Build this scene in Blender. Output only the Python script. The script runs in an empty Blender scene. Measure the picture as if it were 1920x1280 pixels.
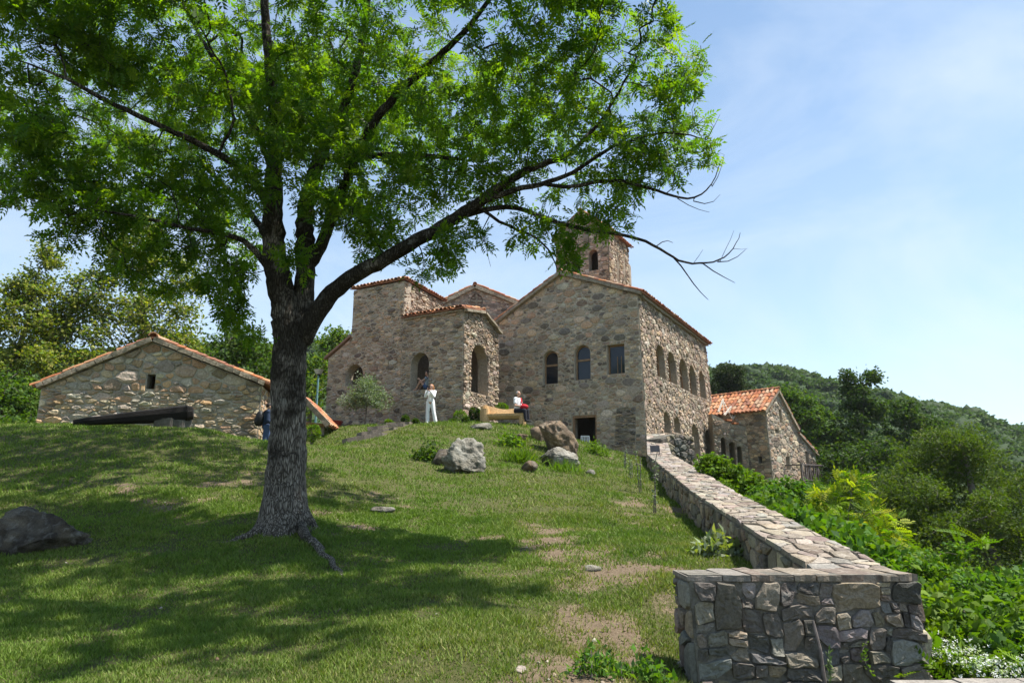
import bpy, bmesh, math, random
import numpy as np
from mathutils import Vector, Matrix, geometry

SC = bpy.context.scene
COL = SC.collection
RNG = np.random.default_rng(7)
random.seed(7)
R = math.radians

# ------------------------------------------------------------------ camera, sky, sun, exposure
EYE = 1.6
PITCH = R(12.5)
FPX = 1280.0
cam_d = bpy.data.cameras.new('camera')
cam_d.sensor_width = 36.0
cam_d.lens = 24.0
cam_d.clip_start = 0.05
cam_d.clip_end = 6000
cam = bpy.data.objects.new('camera', cam_d)
COL.objects.link(cam)
cam.location = (0, 0, EYE)
cam.rotation_euler = (R(90) + PITCH, 0, 0)
SC.camera = cam

SUN_EL, SUN_AZ = R(64), R(92)          # azimuth clockwise from +Y
sun_dir = Vector((math.sin(SUN_AZ) * math.cos(SUN_EL), math.cos(SUN_AZ) * math.cos(SUN_EL), math.sin(SUN_EL)))
sd = bpy.data.lights.new('sun', 'SUN')
sd.energy = 5.0
sd.angle = R(0.55)
sd.color = (1.0, 0.955, 0.88)
sun = bpy.data.objects.new('sun', sd)
COL.objects.link(sun)
sun.location = (30, 0, 60)
sun.rotation_euler = sun_dir.to_track_quat('Z', 'Y').to_euler()

world = bpy.data.worlds.new('World')
SC.world = world
world.use_nodes = True
wn, wl = world.node_tree.nodes, world.node_tree.links
wn.clear()
w_out = wn.new('ShaderNodeOutputWorld')
w_bg = wn.new('ShaderNodeBackground')
w_bg.inputs['Strength'].default_value = 0.108
w_sky = wn.new('ShaderNodeTexSky')
w_sky.sky_type = 'NISHITA'
w_sky.sun_disc = False
w_sky.sun_elevation = SUN_EL
w_sky.sun_rotation = SUN_AZ
w_sky.altitude = 500
w_sky.air_density = 1.0
w_sky.dust_density = 0.25
w_sky.ozone_density = 1.4
w_tc = wn.new('ShaderNodeTexCoord')
w_map = wn.new('ShaderNodeMapping')
w_map.inputs['Rotation'].default_value = (0.25, 0.35, 0.4)
w_map.inputs['Scale'].default_value = (1.0, 1.2, 2.4)
w_n1 = wn.new('ShaderNodeTexNoise')
w_n1.inputs['Scale'].default_value = 1.7
w_n1.inputs['Detail'].default_value = 9
w_n1.inputs['Roughness'].default_value = 0.58
w_n1.inputs['Distortion'].default_value = 0.7
w_cr = wn.new('ShaderNodeMapRange')
w_cr.inputs['From Min'].default_value = 0.46
w_cr.inputs['From Max'].default_value = 0.86
w_cr.inputs['To Max'].default_value = 0.62
w_sep = wn.new('ShaderNodeSeparateXYZ')
w_hz = wn.new('ShaderNodeMapRange')               # thin veil of cirrus thickens towards the horizon
w_hz.inputs['From Min'].default_value = 0.75
w_hz.inputs['From Max'].default_value = 0.08
w_hz.inputs['To Min'].default_value = 0.08
w_hz.inputs['To Max'].default_value = 0.74
w_mul = wn.new('ShaderNodeMath')
w_mul.operation = 'MULTIPLY_ADD'
w_mix = wn.new('ShaderNodeMix')
w_mix.data_type = 'RGBA'
w_mix.inputs['B'].default_value = (4.5, 5.0, 5.6, 1)
wl.new(w_tc.outputs['Generated'], w_map.inputs['Vector'])
wl.new(w_map.outputs['Vector'], w_n1.inputs['Vector'])
wl.new(w_n1.outputs['Fac'], w_cr.inputs['Value'])
wl.new(w_tc.outputs['Generated'], w_sep.inputs['Vector'])
wl.new(w_sep.outputs['Z'], w_hz.inputs['Value'])
w_mul.inputs[1].default_value = 1.0
wl.new(w_cr.outputs['Result'], w_mul.inputs[0])
w_mul2 = wn.new('ShaderNodeMath')
w_mul2.operation = 'MULTIPLY'
w_mul2.inputs[1].default_value = 0.62
wl.new(w_hz.outputs['Result'], w_mul2.inputs[0])
wl.new(w_mul2.outputs[0], w_mul.inputs[2])
w_mul.use_clamp = True
wl.new(w_mul.outputs[0], w_mix.inputs['Factor'])
w_tint = wn.new('ShaderNodeMix')
w_tint.data_type = 'RGBA'
w_tint.blend_type = 'MULTIPLY'
w_tint.inputs['Factor'].default_value = 1.0
w_tint.inputs['B'].default_value = (0.90, 1.04, 1.03, 1)
wl.new(w_sky.outputs['Color'], w_tint.inputs['A'])
wl.new(w_tint.outputs['Result'], w_mix.inputs['A'])
wl.new(w_mix.outputs['Result'], w_bg.inputs['Color'])
wl.new(w_bg.outputs['Background'], w_out.inputs['Surface'])

SC.view_settings.view_transform = 'Standard'
SC.view_settings.look = 'None'
SC.view_settings.exposure = 0.95
SC.view_settings.gamma = 1.0
SC.view_settings.use_curve_mapping = False
SC.cycles.max_bounces = 5
SC.cycles.diffuse_bounces = 3
SC.cycles.glossy_bounces = 2
SC.cycles.transmission_bounces = 4
SC.cycles.transparent_max_bounces = 6
SC.cycles.use_denoising = True

# ------------------------------------------------------------------ helpers
def at(px, py, Y):
    """point of the place at depth Y (metres) seen at photo pixel px, py"""
    a, b = (px - 960) / FPX, (640 - py) / FPX
    d = np.array([a, math.cos(PITCH) - b * math.sin(PITCH), math.sin(PITCH) + b * math.cos(PITCH)])
    q = d * (Y / d[1])
    q[2] += EYE
    return q

def ray(px, py):
    a, b = (px - 960) / FPX, (640 - py) / FPX
    return np.array([a, math.cos(PITCH) - b * math.sin(PITCH), math.sin(PITCH) + b * math.cos(PITCH)])

CAMP = np.array([0, 0, EYE])

def thing(name, loc, label, cat, group=None, rz=0.0):
    o = bpy.data.objects.new(name, None)
    o.empty_display_size = 0.2
    COL.objects.link(o)
    o.location = loc
    o.rotation_euler = (0, 0, rz)
    tag(o, label, cat, group)
    return o

def tag(o, label=None, cat=None, group=None, kind=None):
    if label: o['label'] = label
    if cat: o['category'] = cat
    if group: o['group'] = group
    if kind: o['kind'] = kind
    return o

def fast_mesh(name, V, F, cols=None, smooth=False):
    """V (n,3); F (m,k) all same k; cols (n,3) per point"""
    V = np.ascontiguousarray(V, dtype=np.float32)
    F = np.ascontiguousarray(F, dtype=np.int32)
    me = bpy.data.meshes.new(name)
    n, (m, k) = len(V), F.shape
    me.vertices.add(n)
    me.vertices.foreach_set('co', V.ravel())
    me.loops.add(m * k)
    me.loops.foreach_set('vertex_index', F.ravel())
    me.polygons.add(m)
    me.polygons.foreach_set('loop_start', np.arange(0, m * k, k, dtype=np.int32))
    if smooth:
        me.polygons.foreach_set('use_smooth', np.ones(m, dtype=bool))
    me.update(calc_edges=True)
    if cols is not None:
        set_cols(me, cols)
    return me

def set_cols(me, cols):
    n = len(me.vertices)
    c = np.ones((n, 4), dtype=np.float32)
    c[:, :3] = cols
    a = me.attributes.new('col', 'FLOAT_COLOR', 'POINT')
    a.data.foreach_set('color', c.ravel())

def obj(name, me, mat=None, parent=None, loc=(0, 0, 0), rot=None):
    o = bpy.data.objects.new(name, me)
    COL.objects.link(o)
    if mat is not None and me is not None and len(me.materials) == 0:
        me.materials.append(mat)
    o.location = loc
    if rot is not None: o.rotation_euler = rot
    if parent is not None: o.parent = parent
    return o

def py_mesh(name, V, F, col=None, smooth=False):
    me = bpy.data.meshes.new(name)
    me.from_pydata([tuple(map(float, v)) for v in V], [], [tuple(f) for f in F])
    if smooth:
        me.polygons.foreach_set('use_smooth', np.ones(len(me.polygons), dtype=bool))
    me.update()
    if col is not None: set_cols(me, np.asarray(col))
    return me

def part(name, V, F, mat, th, col=None, smooth=False):
    """a part given in world coordinates, under thing th (whose location is its base)"""
    b = np.array(root_loc(th))
    V = np.asarray(V, float)
    c = V.mean(0)
    me = py_mesh(name, V - c, F, col, smooth)
    return obj(name, me, mat, th, tuple(c - b))

def root_loc(o):
    v = Vector((0, 0, 0))
    while o is not None:
        v = v + Vector(o.location)
        o = o.parent
    return v

def boxVF(c, ax, ay, az):
    """oriented box: centre c, half-axis vectors"""
    c, ax, ay, az = (np.asarray(q, float) for q in (c, ax, ay, az))
    V = [c + sx * ax + sy * ay + sz * az for sx in (-1, 1) for sy in (-1, 1) for sz in (-1, 1)]
    F = [(0, 1, 3, 2), (4, 6, 7, 5), (0, 4, 5, 1), (2, 3, 7, 6), (0, 2, 6, 4), (1, 5, 7, 3)]
    return V, F

def barVF(p, q, w, h, up=(0, 0, 1)):
    p, q = np.asarray(p, float), np.asarray(q, float)
    d = q - p
    L = np.linalg.norm(d); d = d / L
    up = np.asarray(up, float)
    s = np.cross(d, up)
    if np.linalg.norm(s) < 1e-4: s = np.cross(d, (1, 0, 0))
    s /= np.linalg.norm(s)
    u = np.cross(s, d)
    return boxVF((p + q) / 2, d * L / 2, s * w / 2, u * h / 2)

def joinVF(parts):
    V, F = [], []
    for v, f in parts:
        n = len(V)
        V += list(v)
        F += [tuple(i + n for i in q) for q in f]
    return V, F

def tubeVF(pts, rad, sides=8, cap=True):
    pts = np.asarray(pts, float)
    n = len(pts)
    rad = np.broadcast_to(np.asarray(rad, float), (n,))
    V, F = [], []
    t0 = pts[1] - pts[0]
    ref = np.array([0.3, 0.9, 0.1]) if abs(t0[2]) > 0.7 * np.linalg.norm(t0) else np.array([0, 0, 1.0])
    for i in range(n):
        t = pts[min(i + 1, n - 1)] - pts[max(i - 1, 0)]
        t = t / (np.linalg.norm(t) + 1e-9)
        s = np.cross(t, ref); s /= (np.linalg.norm(s) + 1e-9)
        ref = np.cross(s, t)
        for k in range(sides):
            a = 2 * math.pi * k / sides
            V.append(pts[i] + rad[i] * (math.cos(a) * s + math.sin(a) * ref))
    for i in range(n - 1):
        for k in range(sides):
            k2 = (k + 1) % sides
            F.append((i * sides + k, i * sides + k2, (i + 1) * sides + k2, (i + 1) * sides + k))
    if cap:
        F.append(tuple(range(sides - 1, -1, -1)))
        F.append(tuple((n - 1) * sides + k for k in range(sides)))
    return V, F

def vnoise(P, scale=1.0, seed=0, octaves=4):
    """vectorised value noise, P (n,2|3) -> (n,) in about -1..1"""
    P = np.asarray(P, float)
    if P.shape[1] == 2: P = np.c_[P, np.zeros(len(P))]
    out = np.zeros(len(P)); amp = 1.0; tot = 0
    for o in range(octaves):
        Q = P / scale * (2 ** o) + 37.7 * (seed + o)
        I = np.floor(Q).astype(np.int64); f = Q - I
        f = f * f * (3 - 2 * f)
        def h(dx, dy, dz):
            n = (I[:, 0] + dx) * 374761393 + (I[:, 1] + dy) * 668265263 + (I[:, 2] + dz) * 2147483647 + seed * 974711
            n = (n ^ (n >> 13)) * 1274126177
            n = n ^ (n >> 16)
            return (n & 0xffff) / 32767.5 - 1.0
        c = 0
        for dx in (0, 1):
            for dy in (0, 1):
                for dz in (0, 1):
                    w = (f[:, 0] if dx else 1 - f[:, 0]) * (f[:, 1] if dy else 1 - f[:, 1]) * (f[:, 2] if dz else 1 - f[:, 2])
                    c = c + w * h(dx, dy, dz)
        out += amp * c; tot += amp; amp *= 0.5
    return out / tot * 1.5

def sm(t):
    t = np.clip(t, 0, 1)
    return t * t * (3 - 2 * t)

# ------------------------------------------------------------------ materials
def new_mat(name):
    m = bpy.data.materials.new(name)
    m.use_nodes = True
    nt = m.node_tree
    b = nt.nodes['Principled BSDF']
    b.inputs['Specular IOR Level'].default_value = 0.25
    return m, nt, b

def N(nt, typ, **kw):
    n = nt.nodes.new(typ)
    for k, v in kw.items():
        if k.startswith('i_'):
            n.inputs[k[2:].replace('_', ' ')].default_value = v
        else:
            setattr(n, k, v)
    return n

def ramp(nt, fac, stops):
    n = nt.nodes.new('ShaderNodeValToRGB')
    el = n.color_ramp.elements
    while len(el) < len(stops): el.new(0.5)
    for e, (p, c) in zip(el, stops):
        e.position = p
        e.color = (*c, 1) if len(c) == 3 else c
    if fac is not None: nt.links.new(fac, n.inputs['Fac'])
    return n

def mixc(nt, fac, a, b, mode='MIX'):
    n = nt.nodes.new('ShaderNodeMix')
    n.data_type = 'RGBA'
    n.blend_type = mode
    for k, v in (('Factor', fac), ('A', a), ('B', b)):
        if isinstance(v, (int, float)): n.inputs[k].default_value = v
        elif isinstance(v, tuple): n.inputs[k].default_value = (*v, 1)
        else: nt.links.new(v, n.inputs[k])
    return n.outputs['Result']

def noise_tex(nt, vec, scale, detail=5, rough=0.6, dist=0.0):
    n = N(nt, 'ShaderNodeTexNoise')
    n.inputs['Scale'].default_value = scale
    n.inputs['Detail'].default_value = detail
    n.inputs['Roughness'].default_value = rough
    n.inputs['Distortion'].default_value = dist
    nt.links.new(vec, n.inputs['Vector'])
    return n.outputs['Fac']

def add_bump(nt, b, h, strength, dist):
    n = N(nt, 'ShaderNodeBump')
    n.inputs['Strength'].default_value = strength
    n.inputs['Distance'].default_value = dist
    nt.links.new(h, n.inputs['Height'])
    nt.links.new(n.outputs['Normal'], b.inputs['Normal'])

def stone_mat(name, lichen=(0.42, 0.40, 0.34), lich=0.35, bump=0.02, fine=22.0, rough=0.92, dark=(0.05, 0.045, 0.04), dk=0.35):
    """uses the per-stone colour 'col' with grain, pale lichen and dark weathering"""
    m, nt, b = new_mat(name)
    geo = N(nt, 'ShaderNodeNewGeometry').outputs['Position']
    at_ = N(nt, 'ShaderNodeAttribute', attribute_name='col').outputs['Color']
    n1 = noise_tex(nt, geo, fine, 6, 0.7)
    n2 = noise_tex(nt, geo, fine * 0.22, 5, 0.65, 0.6)
    n3 = noise_tex(nt, geo, 1.1, 4, 0.6)
    g = ramp(nt, n1, [(0.28, (0.55, 0.55, 0.55)), (0.72, (1.4, 1.4, 1.4))]).outputs['Color']
    c = mixc(nt, 1.0, at_, g, 'MULTIPLY')
    lf = ramp(nt, n2, [(0.52, (0, 0, 0)), (0.68, (lich, lich, lich))]).outputs['Color']
    c = mixc(nt, lf, c, lichen)
    df = ramp(nt, n3, [(0.5, (0, 0, 0)), (0.75, (dk, dk, dk))]).outputs['Color']
    c = mixc(nt, df, c, dark)
    nt.links.new(c, b.inputs['Base Color'])
    b.inputs['Roughness'].default_value = rough
    s = N(nt, 'ShaderNodeMath', operation='MULTIPLY_ADD')
    nt.links.new(n2, s.inputs[0]); s.inputs[1].default_value = 1.6
    nt.links.new(n1, s.inputs[2])
    add_bump(nt, b, s.outputs[0], 0.9, bump)
    return m

def plain_mat(name, col, var=0.25, scale=12.0, rough=0.8, bump=0.004, stretch=None, spec=0.25, metal=0.0):
    m, nt, b = new_mat(name)
    tc = N(nt, 'ShaderNodeTexCoord').outputs['Object']
    if stretch:
        mp = N(nt, 'ShaderNodeMapping'); mp.inputs['Scale'].default_value = stretch
        nt.links.new(tc, mp.inputs['Vector']); tc = mp.outputs['Vector']
    n1 = noise_tex(nt, tc, scale, 5, 0.65)
    lo = tuple(c * (1 - var) for c in col); hi = tuple(min(1, c * (1 + var)) for c in col)
    c = ramp(nt, n1, [(0.3, lo), (0.7, hi)]).outputs['Color']
    nt.links.new(c, b.inputs['Base Color'])
    b.inputs['Roughness'].default_value = rough
    b.inputs['Specular IOR Level'].default_value = spec
    b.inputs['Metallic'].default_value = metal
    if bump: add_bump(nt, b, n1, 0.7, bump)
    return m

def leaf_mat(name, trans=(0.25, 0.42, 0.03), tfac=0.42, rough=0.45, spec=0.35):
    """per-leaf colour 'col' for the reflected light; thin leaf that lets light through"""
    m, nt, b = new_mat(name)
    at_ = N(nt, 'ShaderNodeAttribute', attribute_name='col').outputs['Color']
    nt.links.new(at_, b.inputs['Base Color'])
    b.inputs['Roughness'].default_value = rough
    b.inputs['Specular IOR Level'].default_value = spec
    t = N(nt, 'ShaderNodeBsdfTranslucent')
    tc = mixc(nt, 1.0, at_, tuple(v * 5.5 for v in trans), 'MULTIPLY')
    nt.links.new(tc, t.inputs['Color'])
    mx = N(nt, 'ShaderNodeMixShader')
    mx.inputs['Fac'].default_value = tfac
    out = nt.nodes['Material Output']
    nt.links.new(b.outputs['BSDF'], mx.inputs[1])
    nt.links.new(t.outputs['BSDF'], mx.inputs[2])
    nt.links.new(mx.outputs['Shader'], out.inputs['Surface'])
    return m

M = {}
M['stone'] = stone_mat('rubble_stone', lich=0.32, bump=0.025, fine=18)
M['stone_warm'] = stone_mat('rubble_stone_warm', lichen=(0.46, 0.40, 0.31), lich=0.4, bump=0.03, fine=16, dk=0.3)
M['stone_dark'] = stone_mat('wall_stone_dark', lichen=(0.36, 0.35, 0.31), lich=0.28, bump=0.012, fine=45, dk=0.55)
M['stone_top'] = stone_mat('coping_stone', lichen=(0.50, 0.45, 0.38), lich=0.5, bump=0.012, fine=40, dk=0.15)
M['mortar'] = stone_mat('lime_mortar', lichen=(0.38, 0.35, 0.29), lich=0.4, bump=0.035, fine=14, dk=0.45)
M['rock'] = stone_mat('boulder_rock', lichen=(0.34, 0.34, 0.30), lich=0.5, bump=0.09, fine=8, dk=0.8)
M['tile'] = stone_mat('roof_tile', lichen=(0.42, 0.30, 0.22), lich=0.35, bump=0.006, fine=30, dk=0.35)
M['cornice'] = plain_mat('cornice_stone', (0.27, 0.225, 0.165), 0.5, 6, 0.95, 0.05)
M['wood'] = plain_mat('weathered_wood', (0.27, 0.165, 0.09), 0.45, 9, 0.85, 0.006, (3, 3, 0.6))
M['wood_grey'] = plain_mat('grey_timber', (0.13, 0.11, 0.10), 0.4, 9, 0.85, 0.006)
M['wood_pale'] = plain_mat('pale_timber', (0.50, 0.45, 0.38), 0.3, 9, 0.8, 0.004)
M['wood_bench'] = plain_mat('fresh_log_wood', (0.52, 0.34, 0.165), 0.45, 7, 0.85, 0.02, (1.2, 6, 6))
M['wood_black'] = plain_mat('charred_log', (0.012, 0.010, 0.009), 0.5, 7, 0.8, 0.03, (1, 5, 5))
M['black'] = plain_mat('black_paint', (0.012, 0.012, 0.013), 0.2, 20, 0.5, 0)
M['metal'] = plain_mat('galvanised_wire', (0.18, 0.18, 0.18), 0.2, 20, 0.5, 0, metal=0.4)
M['teal'] = plain_mat('teal_paint', (0.16, 0.30, 0.31), 0.2, 8, 0.5, 0)
M['white'] = plain_mat('white_plastic', (0.72, 0.72, 0.70), 0.08, 8, 0.45, 0)
M['lamp_glass'] = plain_mat('milky_lamp_glass', (0.66, 0.64, 0.58), 0.08, 8, 0.35, 0)
M['rubber'] = plain_mat('black_rubber', (0.01, 0.01, 0.011), 0.2, 20, 0.55, 0)
M['sign'] = plain_mat('sign_panel', (0.03, 0.032, 0.036), 0.2, 30, 0.35, 0)
M['red_paint'] = plain_mat('red_paint', (0.22, 0.03, 0.03), 0.3, 8, 0.6, 0)

def glass_mat():
    m, nt, b = new_mat('window_glass')
    b.inputs['Base Color'].default_value = (0.012, 0.016, 0.022, 1)
    b.inputs['Roughness'].default_value = 0.06
    b.inputs['Specular IOR Level'].default_value = 0.5
    b.inputs['IOR'].default_value = 1.45
    return m
M['glass'] = glass_mat()

def bark_mat():
    m, nt, b = new_mat('ash_bark')
    geo = N(nt, 'ShaderNodeNewGeometry').outputs['Position']
    mp = N(nt, 'ShaderNodeMapping'); mp.inputs['Scale'].default_value = (1, 1, 0.16)
    nt.links.new(geo, mp.inputs['Vector'])
    v = N(nt, 'ShaderNodeTexVoronoi', feature='DISTANCE_TO_EDGE'); v.inputs['Scale'].default_value = 34
    nd = N(nt, 'ShaderNodeTexNoise'); nd.inputs['Scale'].default_value = 9; nd.inputs['Detail'].default_value = 4
    nt.links.new(mp.outputs['Vector'], nd.inputs['Vector'])
    wv = mixc(nt, 0.12, mp.outputs['Vector'], nd.outputs['Color'], 'ADD')
    nt.links.new(wv, v.inputs['Vector'])
    e = ramp(nt, v.outputs['Distance'], [(0.0, (0, 0, 0)), (0.22, (1, 1, 1))]).outputs['Color']
    n2 = noise_tex(nt, mp.outputs['Vector'], 60, 5, 0.7)
    n3 = noise_tex(nt, geo, 2.2, 5, 0.65)
    base = ramp(nt, n2, [(0.3, (0.13, 0.108, 0.088)), (0.72, (0.44, 0.39, 0.325))]).outputs['Color']
    c = mixc(nt, e, (0.045, 0.036, 0.028), base)
    sp = N(nt, 'ShaderNodeSeparateXYZ'); nt.links.new(geo, sp.inputs[0])
    hm = N(nt, 'ShaderNodeMapRange'); hm.inputs['From Min'].default_value = 2.6; hm.inputs['From Max'].default_value = 4.4; hm.inputs['To Max'].default_value = 0.20
    nt.links.new(sp.outputs['Z'], hm.inputs['Value'])
    ms = N(nt, 'ShaderNodeMath', operation='ADD'); nt.links.new(n3, ms.inputs[0]); nt.links.new(hm.outputs['Result'], ms.inputs[1])
    moss = ramp(nt, ms.outputs[0], [(0.52, (0, 0, 0)), (0.70, (0.85, 0.85, 0.85))]).outputs['Color']
    c = mixc(nt, moss, c, (0.018, 0.014, 0.009))
    lf = ramp(nt, noise_tex(nt, geo, 5.5, 5, 0.6, 0.5), [(0.62, (0, 0, 0)), (0.72, (0.5, 0.5, 0.5))]).outputs['Color']
    c = mixc(nt, lf, c, (0.27, 0.26, 0.23))
    nt.links.new(c, b.inputs['Base Color'])
    b.inputs['Roughness'].default_value = 0.95
    b.inputs['Specular IOR Level'].default_value = 0.1
    s = N(nt, 'ShaderNodeMath', operation='MULTIPLY_ADD')
    nt.links.new(e, s.inputs[0]); s.inputs[1].default_value = 1.0
    nt.links.new(n2, s.inputs[2])
    add_bump(nt, b, s.outputs[0], 1.0, 0.02)
    return m
M['bark'] = bark_mat()
M['bark_grey'] = plain_mat('grey_bark', (0.16, 0.14, 0.12), 0.5, 10, 0.95, 0.01, spec=0.1)
M['leaf_ash'] = leaf_mat('ash_leaf', (0.40, 0.41, 0.035), 0.52, 0.5, 0.2)
M['leaf'] = leaf_mat('leaf_generic', (0.26, 0.29, 0.03), 0.38, 0.6, 0.12)
M['leaf_matte'] = leaf_mat('leaf_matte', (0.16, 0.22, 0.05), 0.3, 0.7, 0.12)
M['grass'] = leaf_mat('grass_blade', (0.19, 0.24, 0.04), 0.32, 0.6, 0.15)

# ------------------------------------------------------------------ terrain
CTRL = []
for q in [  # pixel, pixel, depth of visible ground
    (0, 1280, 4.9), (480, 1280, 4.75), (960, 1280, 4.65), (1190, 1280, 4.7),
    (0, 1150, 6.9), (350, 1150, 6.8), (700, 1100, 7.5), (1000, 1110, 7.3), (1200, 1120, 7.0),
    (0, 1045, 9.6), (250, 1030, 9.7), (530, 990, 10.5), (640, 1030, 9.6), (420, 1000, 10.3),
    (0, 930, 12.8), (250, 920, 12.8), (420, 930, 12.6), (0, 797, 19.3), (130, 797, 19.6), (250, 799, 19.6), (370, 806, 19.6), (470, 826, 19.2),
    (330, 860, 15.8), (150, 860, 15.6), (620, 905, 14.2), (620, 842, 19.5), (700, 920, 14.6), (760, 980, 11.8), (900, 1000, 11.2),
    (700, 845, 21.5), (680, 828, 24.5), (770, 797, 29.0), (640, 803, 29.5), (840, 794, 29.6), (905, 794, 29.8), (980, 797, 30.0),
    (800, 850, 22.0), (870, 893, 18.6), (1000, 950, 13.6), (1000, 880, 19.8), (960, 830, 25.5), (1050, 880, 21.5), (1075, 850, 26.5),
    (1110, 846, 33.0), (1180, 852, 31.0), (1140, 870, 25.5), (1100, 1050, 8.9), (1100, 960, 13.2),
    (1390, 1055, 8.4), (1300, 982, 12.8), (1250, 932, 18.0), (1212, 882, 25.0), (1200, 1000, 11.2),
]:
    CTRL.append(at(*q))
for q in [  # x, y, z where the photo shows no ground
    (1.75, 5.25, 0.06), (2.3, 5.2, -0.05), (3.0, 5.1, -0.1), (0, 0, 0), (-8, 0, 0.1), (8, -1, -0.9), (0, -5, -0.3), (-12, 5, 0.4), (4, 0, -0.25), (1.2, 3, 0.05), (2.2, 3.6, -0.1),
    (-16, 12, 1.1), (-17, 24, 3.6), (-13, 23, 3.7), (-8.55, 23.4, 2.85), (-8.3, 26.5, 3.35), (-10.2, 24.3, 3.5), (-12, 30, 3.9), (-22, 22, 3.2), (-26, 12, 1.2), (-20, 35, 4.0), (-26, 45, 4.5),
    (-10, 36, 4.9), (-5, 34.5, 4.75), (-1, 34, 4.6), (-2, 44, 5.2), (-12, 48, 5.2), (3, 35, 3.4), (1.2, 34.6, 4.0),
    (6.6, 32.4, 3.2), (9.5, 38, 2.2), (13.4, 45, 2.0), (6, 48, 4.2), (14.5, 39.0, 1.4), (19.5, 44, 0.8), (14, 50, 2.4), (20, 52, 1.2),
    (3.6, 6, 0.35), (4.2, 10, 0.7), (4.9, 14, 1.05), (6.0, 20, 1.5), (7.4, 27, 2.0), (3.3, 4.6, 0.1), (3.5, 3, -0.1),
    (6, 4, -0.75), (6.5, 9, -0.35), (8, 14, -0.1), (9.5, 20, 0.35), (11, 27, 0.9), (12, 33, 1.2),
    (10, 3, -2.6), (11, 10, -2.2), (13, 16, -1.8), (15, 24, -1.2), (18, 33, -0.4), (24, 44, -1.5),
    (18, 6, -6), (22, 18, -5.5), (26, 30, -4.5), (32, 44, -5), (32, 10, -11), (32, 55, -4), (0, 55, 5.0), (-28, 55, 5), (-30, 0, 0), (18, -5, -6), (-26, 28, 3.2),
]:
    CTRL.append(np.array(q, float))
CTRL = np.array(CTRL)

def _tps_fit(P, lam=0.25):
    n = len(P)
    d2 = ((P[:, None, :2] - P[None, :, :2]) ** 2).sum(-1)
    K = np.where(d2 > 0, 0.5 * d2 * np.log(d2 + 1e-12), 0) + lam * np.eye(n)
    A = np.zeros((n + 3, n + 3))
    A[:n, :n] = K
    A[:n, n] = 1; A[:n, n + 1:] = P[:, :2]
    A[n:, :n] = A[:n, n:].T
    return np.linalg.solve(A, np.r_[P[:, 2], 0, 0, 0])
TPS = _tps_fit(CTRL)

def near_z(X, Y):
    out = np.empty(len(X))
    for i in range(0, len(X), 20000):
        x, y = X[i:i + 20000], Y[i:i + 20000]
        d2 = (x[:, None] - CTRL[:, 0]) ** 2 + (y[:, None] - CTRL[:, 1]) ** 2
        out[i:i + 20000] = (0.5 * d2 * np.log(d2 + 1e-12)) @ TPS[:-3] + TPS[-3] + TPS[-2] * x + TPS[-1] * y
    return out

def far_z(X, Y):
    xs = [-2500, -700, -250, -90, 20, 76, 122, 170, 230, 330, 700, 2500]
    hs = [50, 52, 42, 43, 43, 38, 22, 0, -12, -16, -20, -20]
    h1 = np.interp(X, xs, hs)
    base = np.interp(X, [-60, -20, 20, 60, 120], [2, 4, 1, -9, -18])
    t1 = sm((Y - 62) / 178)
    z = base + (h1 - base) * t1
    xs2 = [-2500, 60, 160, 255, 336, 420, 700, 2500]
    hs2 = [42, 42, 48, 44, 31, 24, 16, 15]
    h2 = np.interp(X, xs2, hs2)
    z = z + (np.maximum(h2, z) - z) * sm((Y - 290) / 160)
    z = z + 4 * vnoise(np.c_[X, Y], 60, 3, 3) * sm((Y - 80) / 100)
    back = sm((-Y - 10) / 60)
    return z * (1 - back) + back * (-4)

def gz(X, Y, rough=True):
    X = np.atleast_1d(np.asarray(X, float)); Y = np.atleast_1d(np.asarray(Y, float))
    ex = np.maximum(np.maximum(-26 - X, X - 28), 0); ey = np.maximum(np.maximum(-4 - Y, Y - 52), 0)
    w = sm(np.hypot(ex, ey) / 14)
    xc, yc = np.clip(X, -34, 36), np.clip(Y, -10, 62)
    zn = near_z(xc, yc)
    if rough:
        P = np.c_[X, Y]
        zn = zn + 0.085 * vnoise(P, 1.9, 5, 4) + 0.014 * vnoise(P, 0.35, 9, 2)
    return zn * (1 - w) + far_z(X, Y) * w

def gz1(x, y): return float(gz([x], [y], False)[0])

def bare_mask(X, Y):
    """worn earth: the trodden strip by the pier and wall, patches under the tree"""
    P = np.c_[X, Y]
    n = vnoise(P, 1.3, 21, 5)
    n2 = vnoise(P, 0.42, 31, 3)
    path = np.exp(-((X - (0.40 + 0.10 * (Y - 5))) / 0.6) ** 2) * sm((13 - Y) / 5)
    path2 = np.exp(-((X - (2.5 + 0.13 * (Y - 9))) / 1.1) ** 2) * sm((20 - Y) / 8) * 0.8
    under = 0.42 * np.exp(-(((X + 4.2) / 4.2) ** 2 + ((Y - 12.0) / 3.0) ** 2))
    m = 0.52 * path + 0.40 * path2 + 0.8 * under + 0.30 * n + 0.34 * n2 - 0.24
    return np.clip(m * 2.0, 0, 1)

def spaced(lo, hi, step, far, grow):
    c = list(np.arange(lo, hi + 1e-6, step))
    s = step; x = lo
    while x > -far:
        s *= grow; x -= s; c.insert(0, x)
    s = step; x = hi
    while x < far:
        s *= grow; x += s; c.append(x)
    return np.array(c)
gx = spaced(-13, 9, 0.16, 3000, 1.12)
gy = spaced(3.6, 31, 0.17, 3000, 1.12)
GX, GY = np.meshgrid(gx, gy)
gX, gY = GX.ravel(), GY.ravel()
gZ = gz(gX, gY)
nx, ny = len(gx), len(gy)
I = np.arange(nx * ny).reshape(ny, nx)
GF = np.stack([I[:-1, :-1], I[:-1, 1:], I[1:, 1:], I[1:, :-1]], -1).reshape(-1, 4)
gb = bare_mask(gX, gY)
gcols = np.c_[gb, gb, gb]

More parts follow.
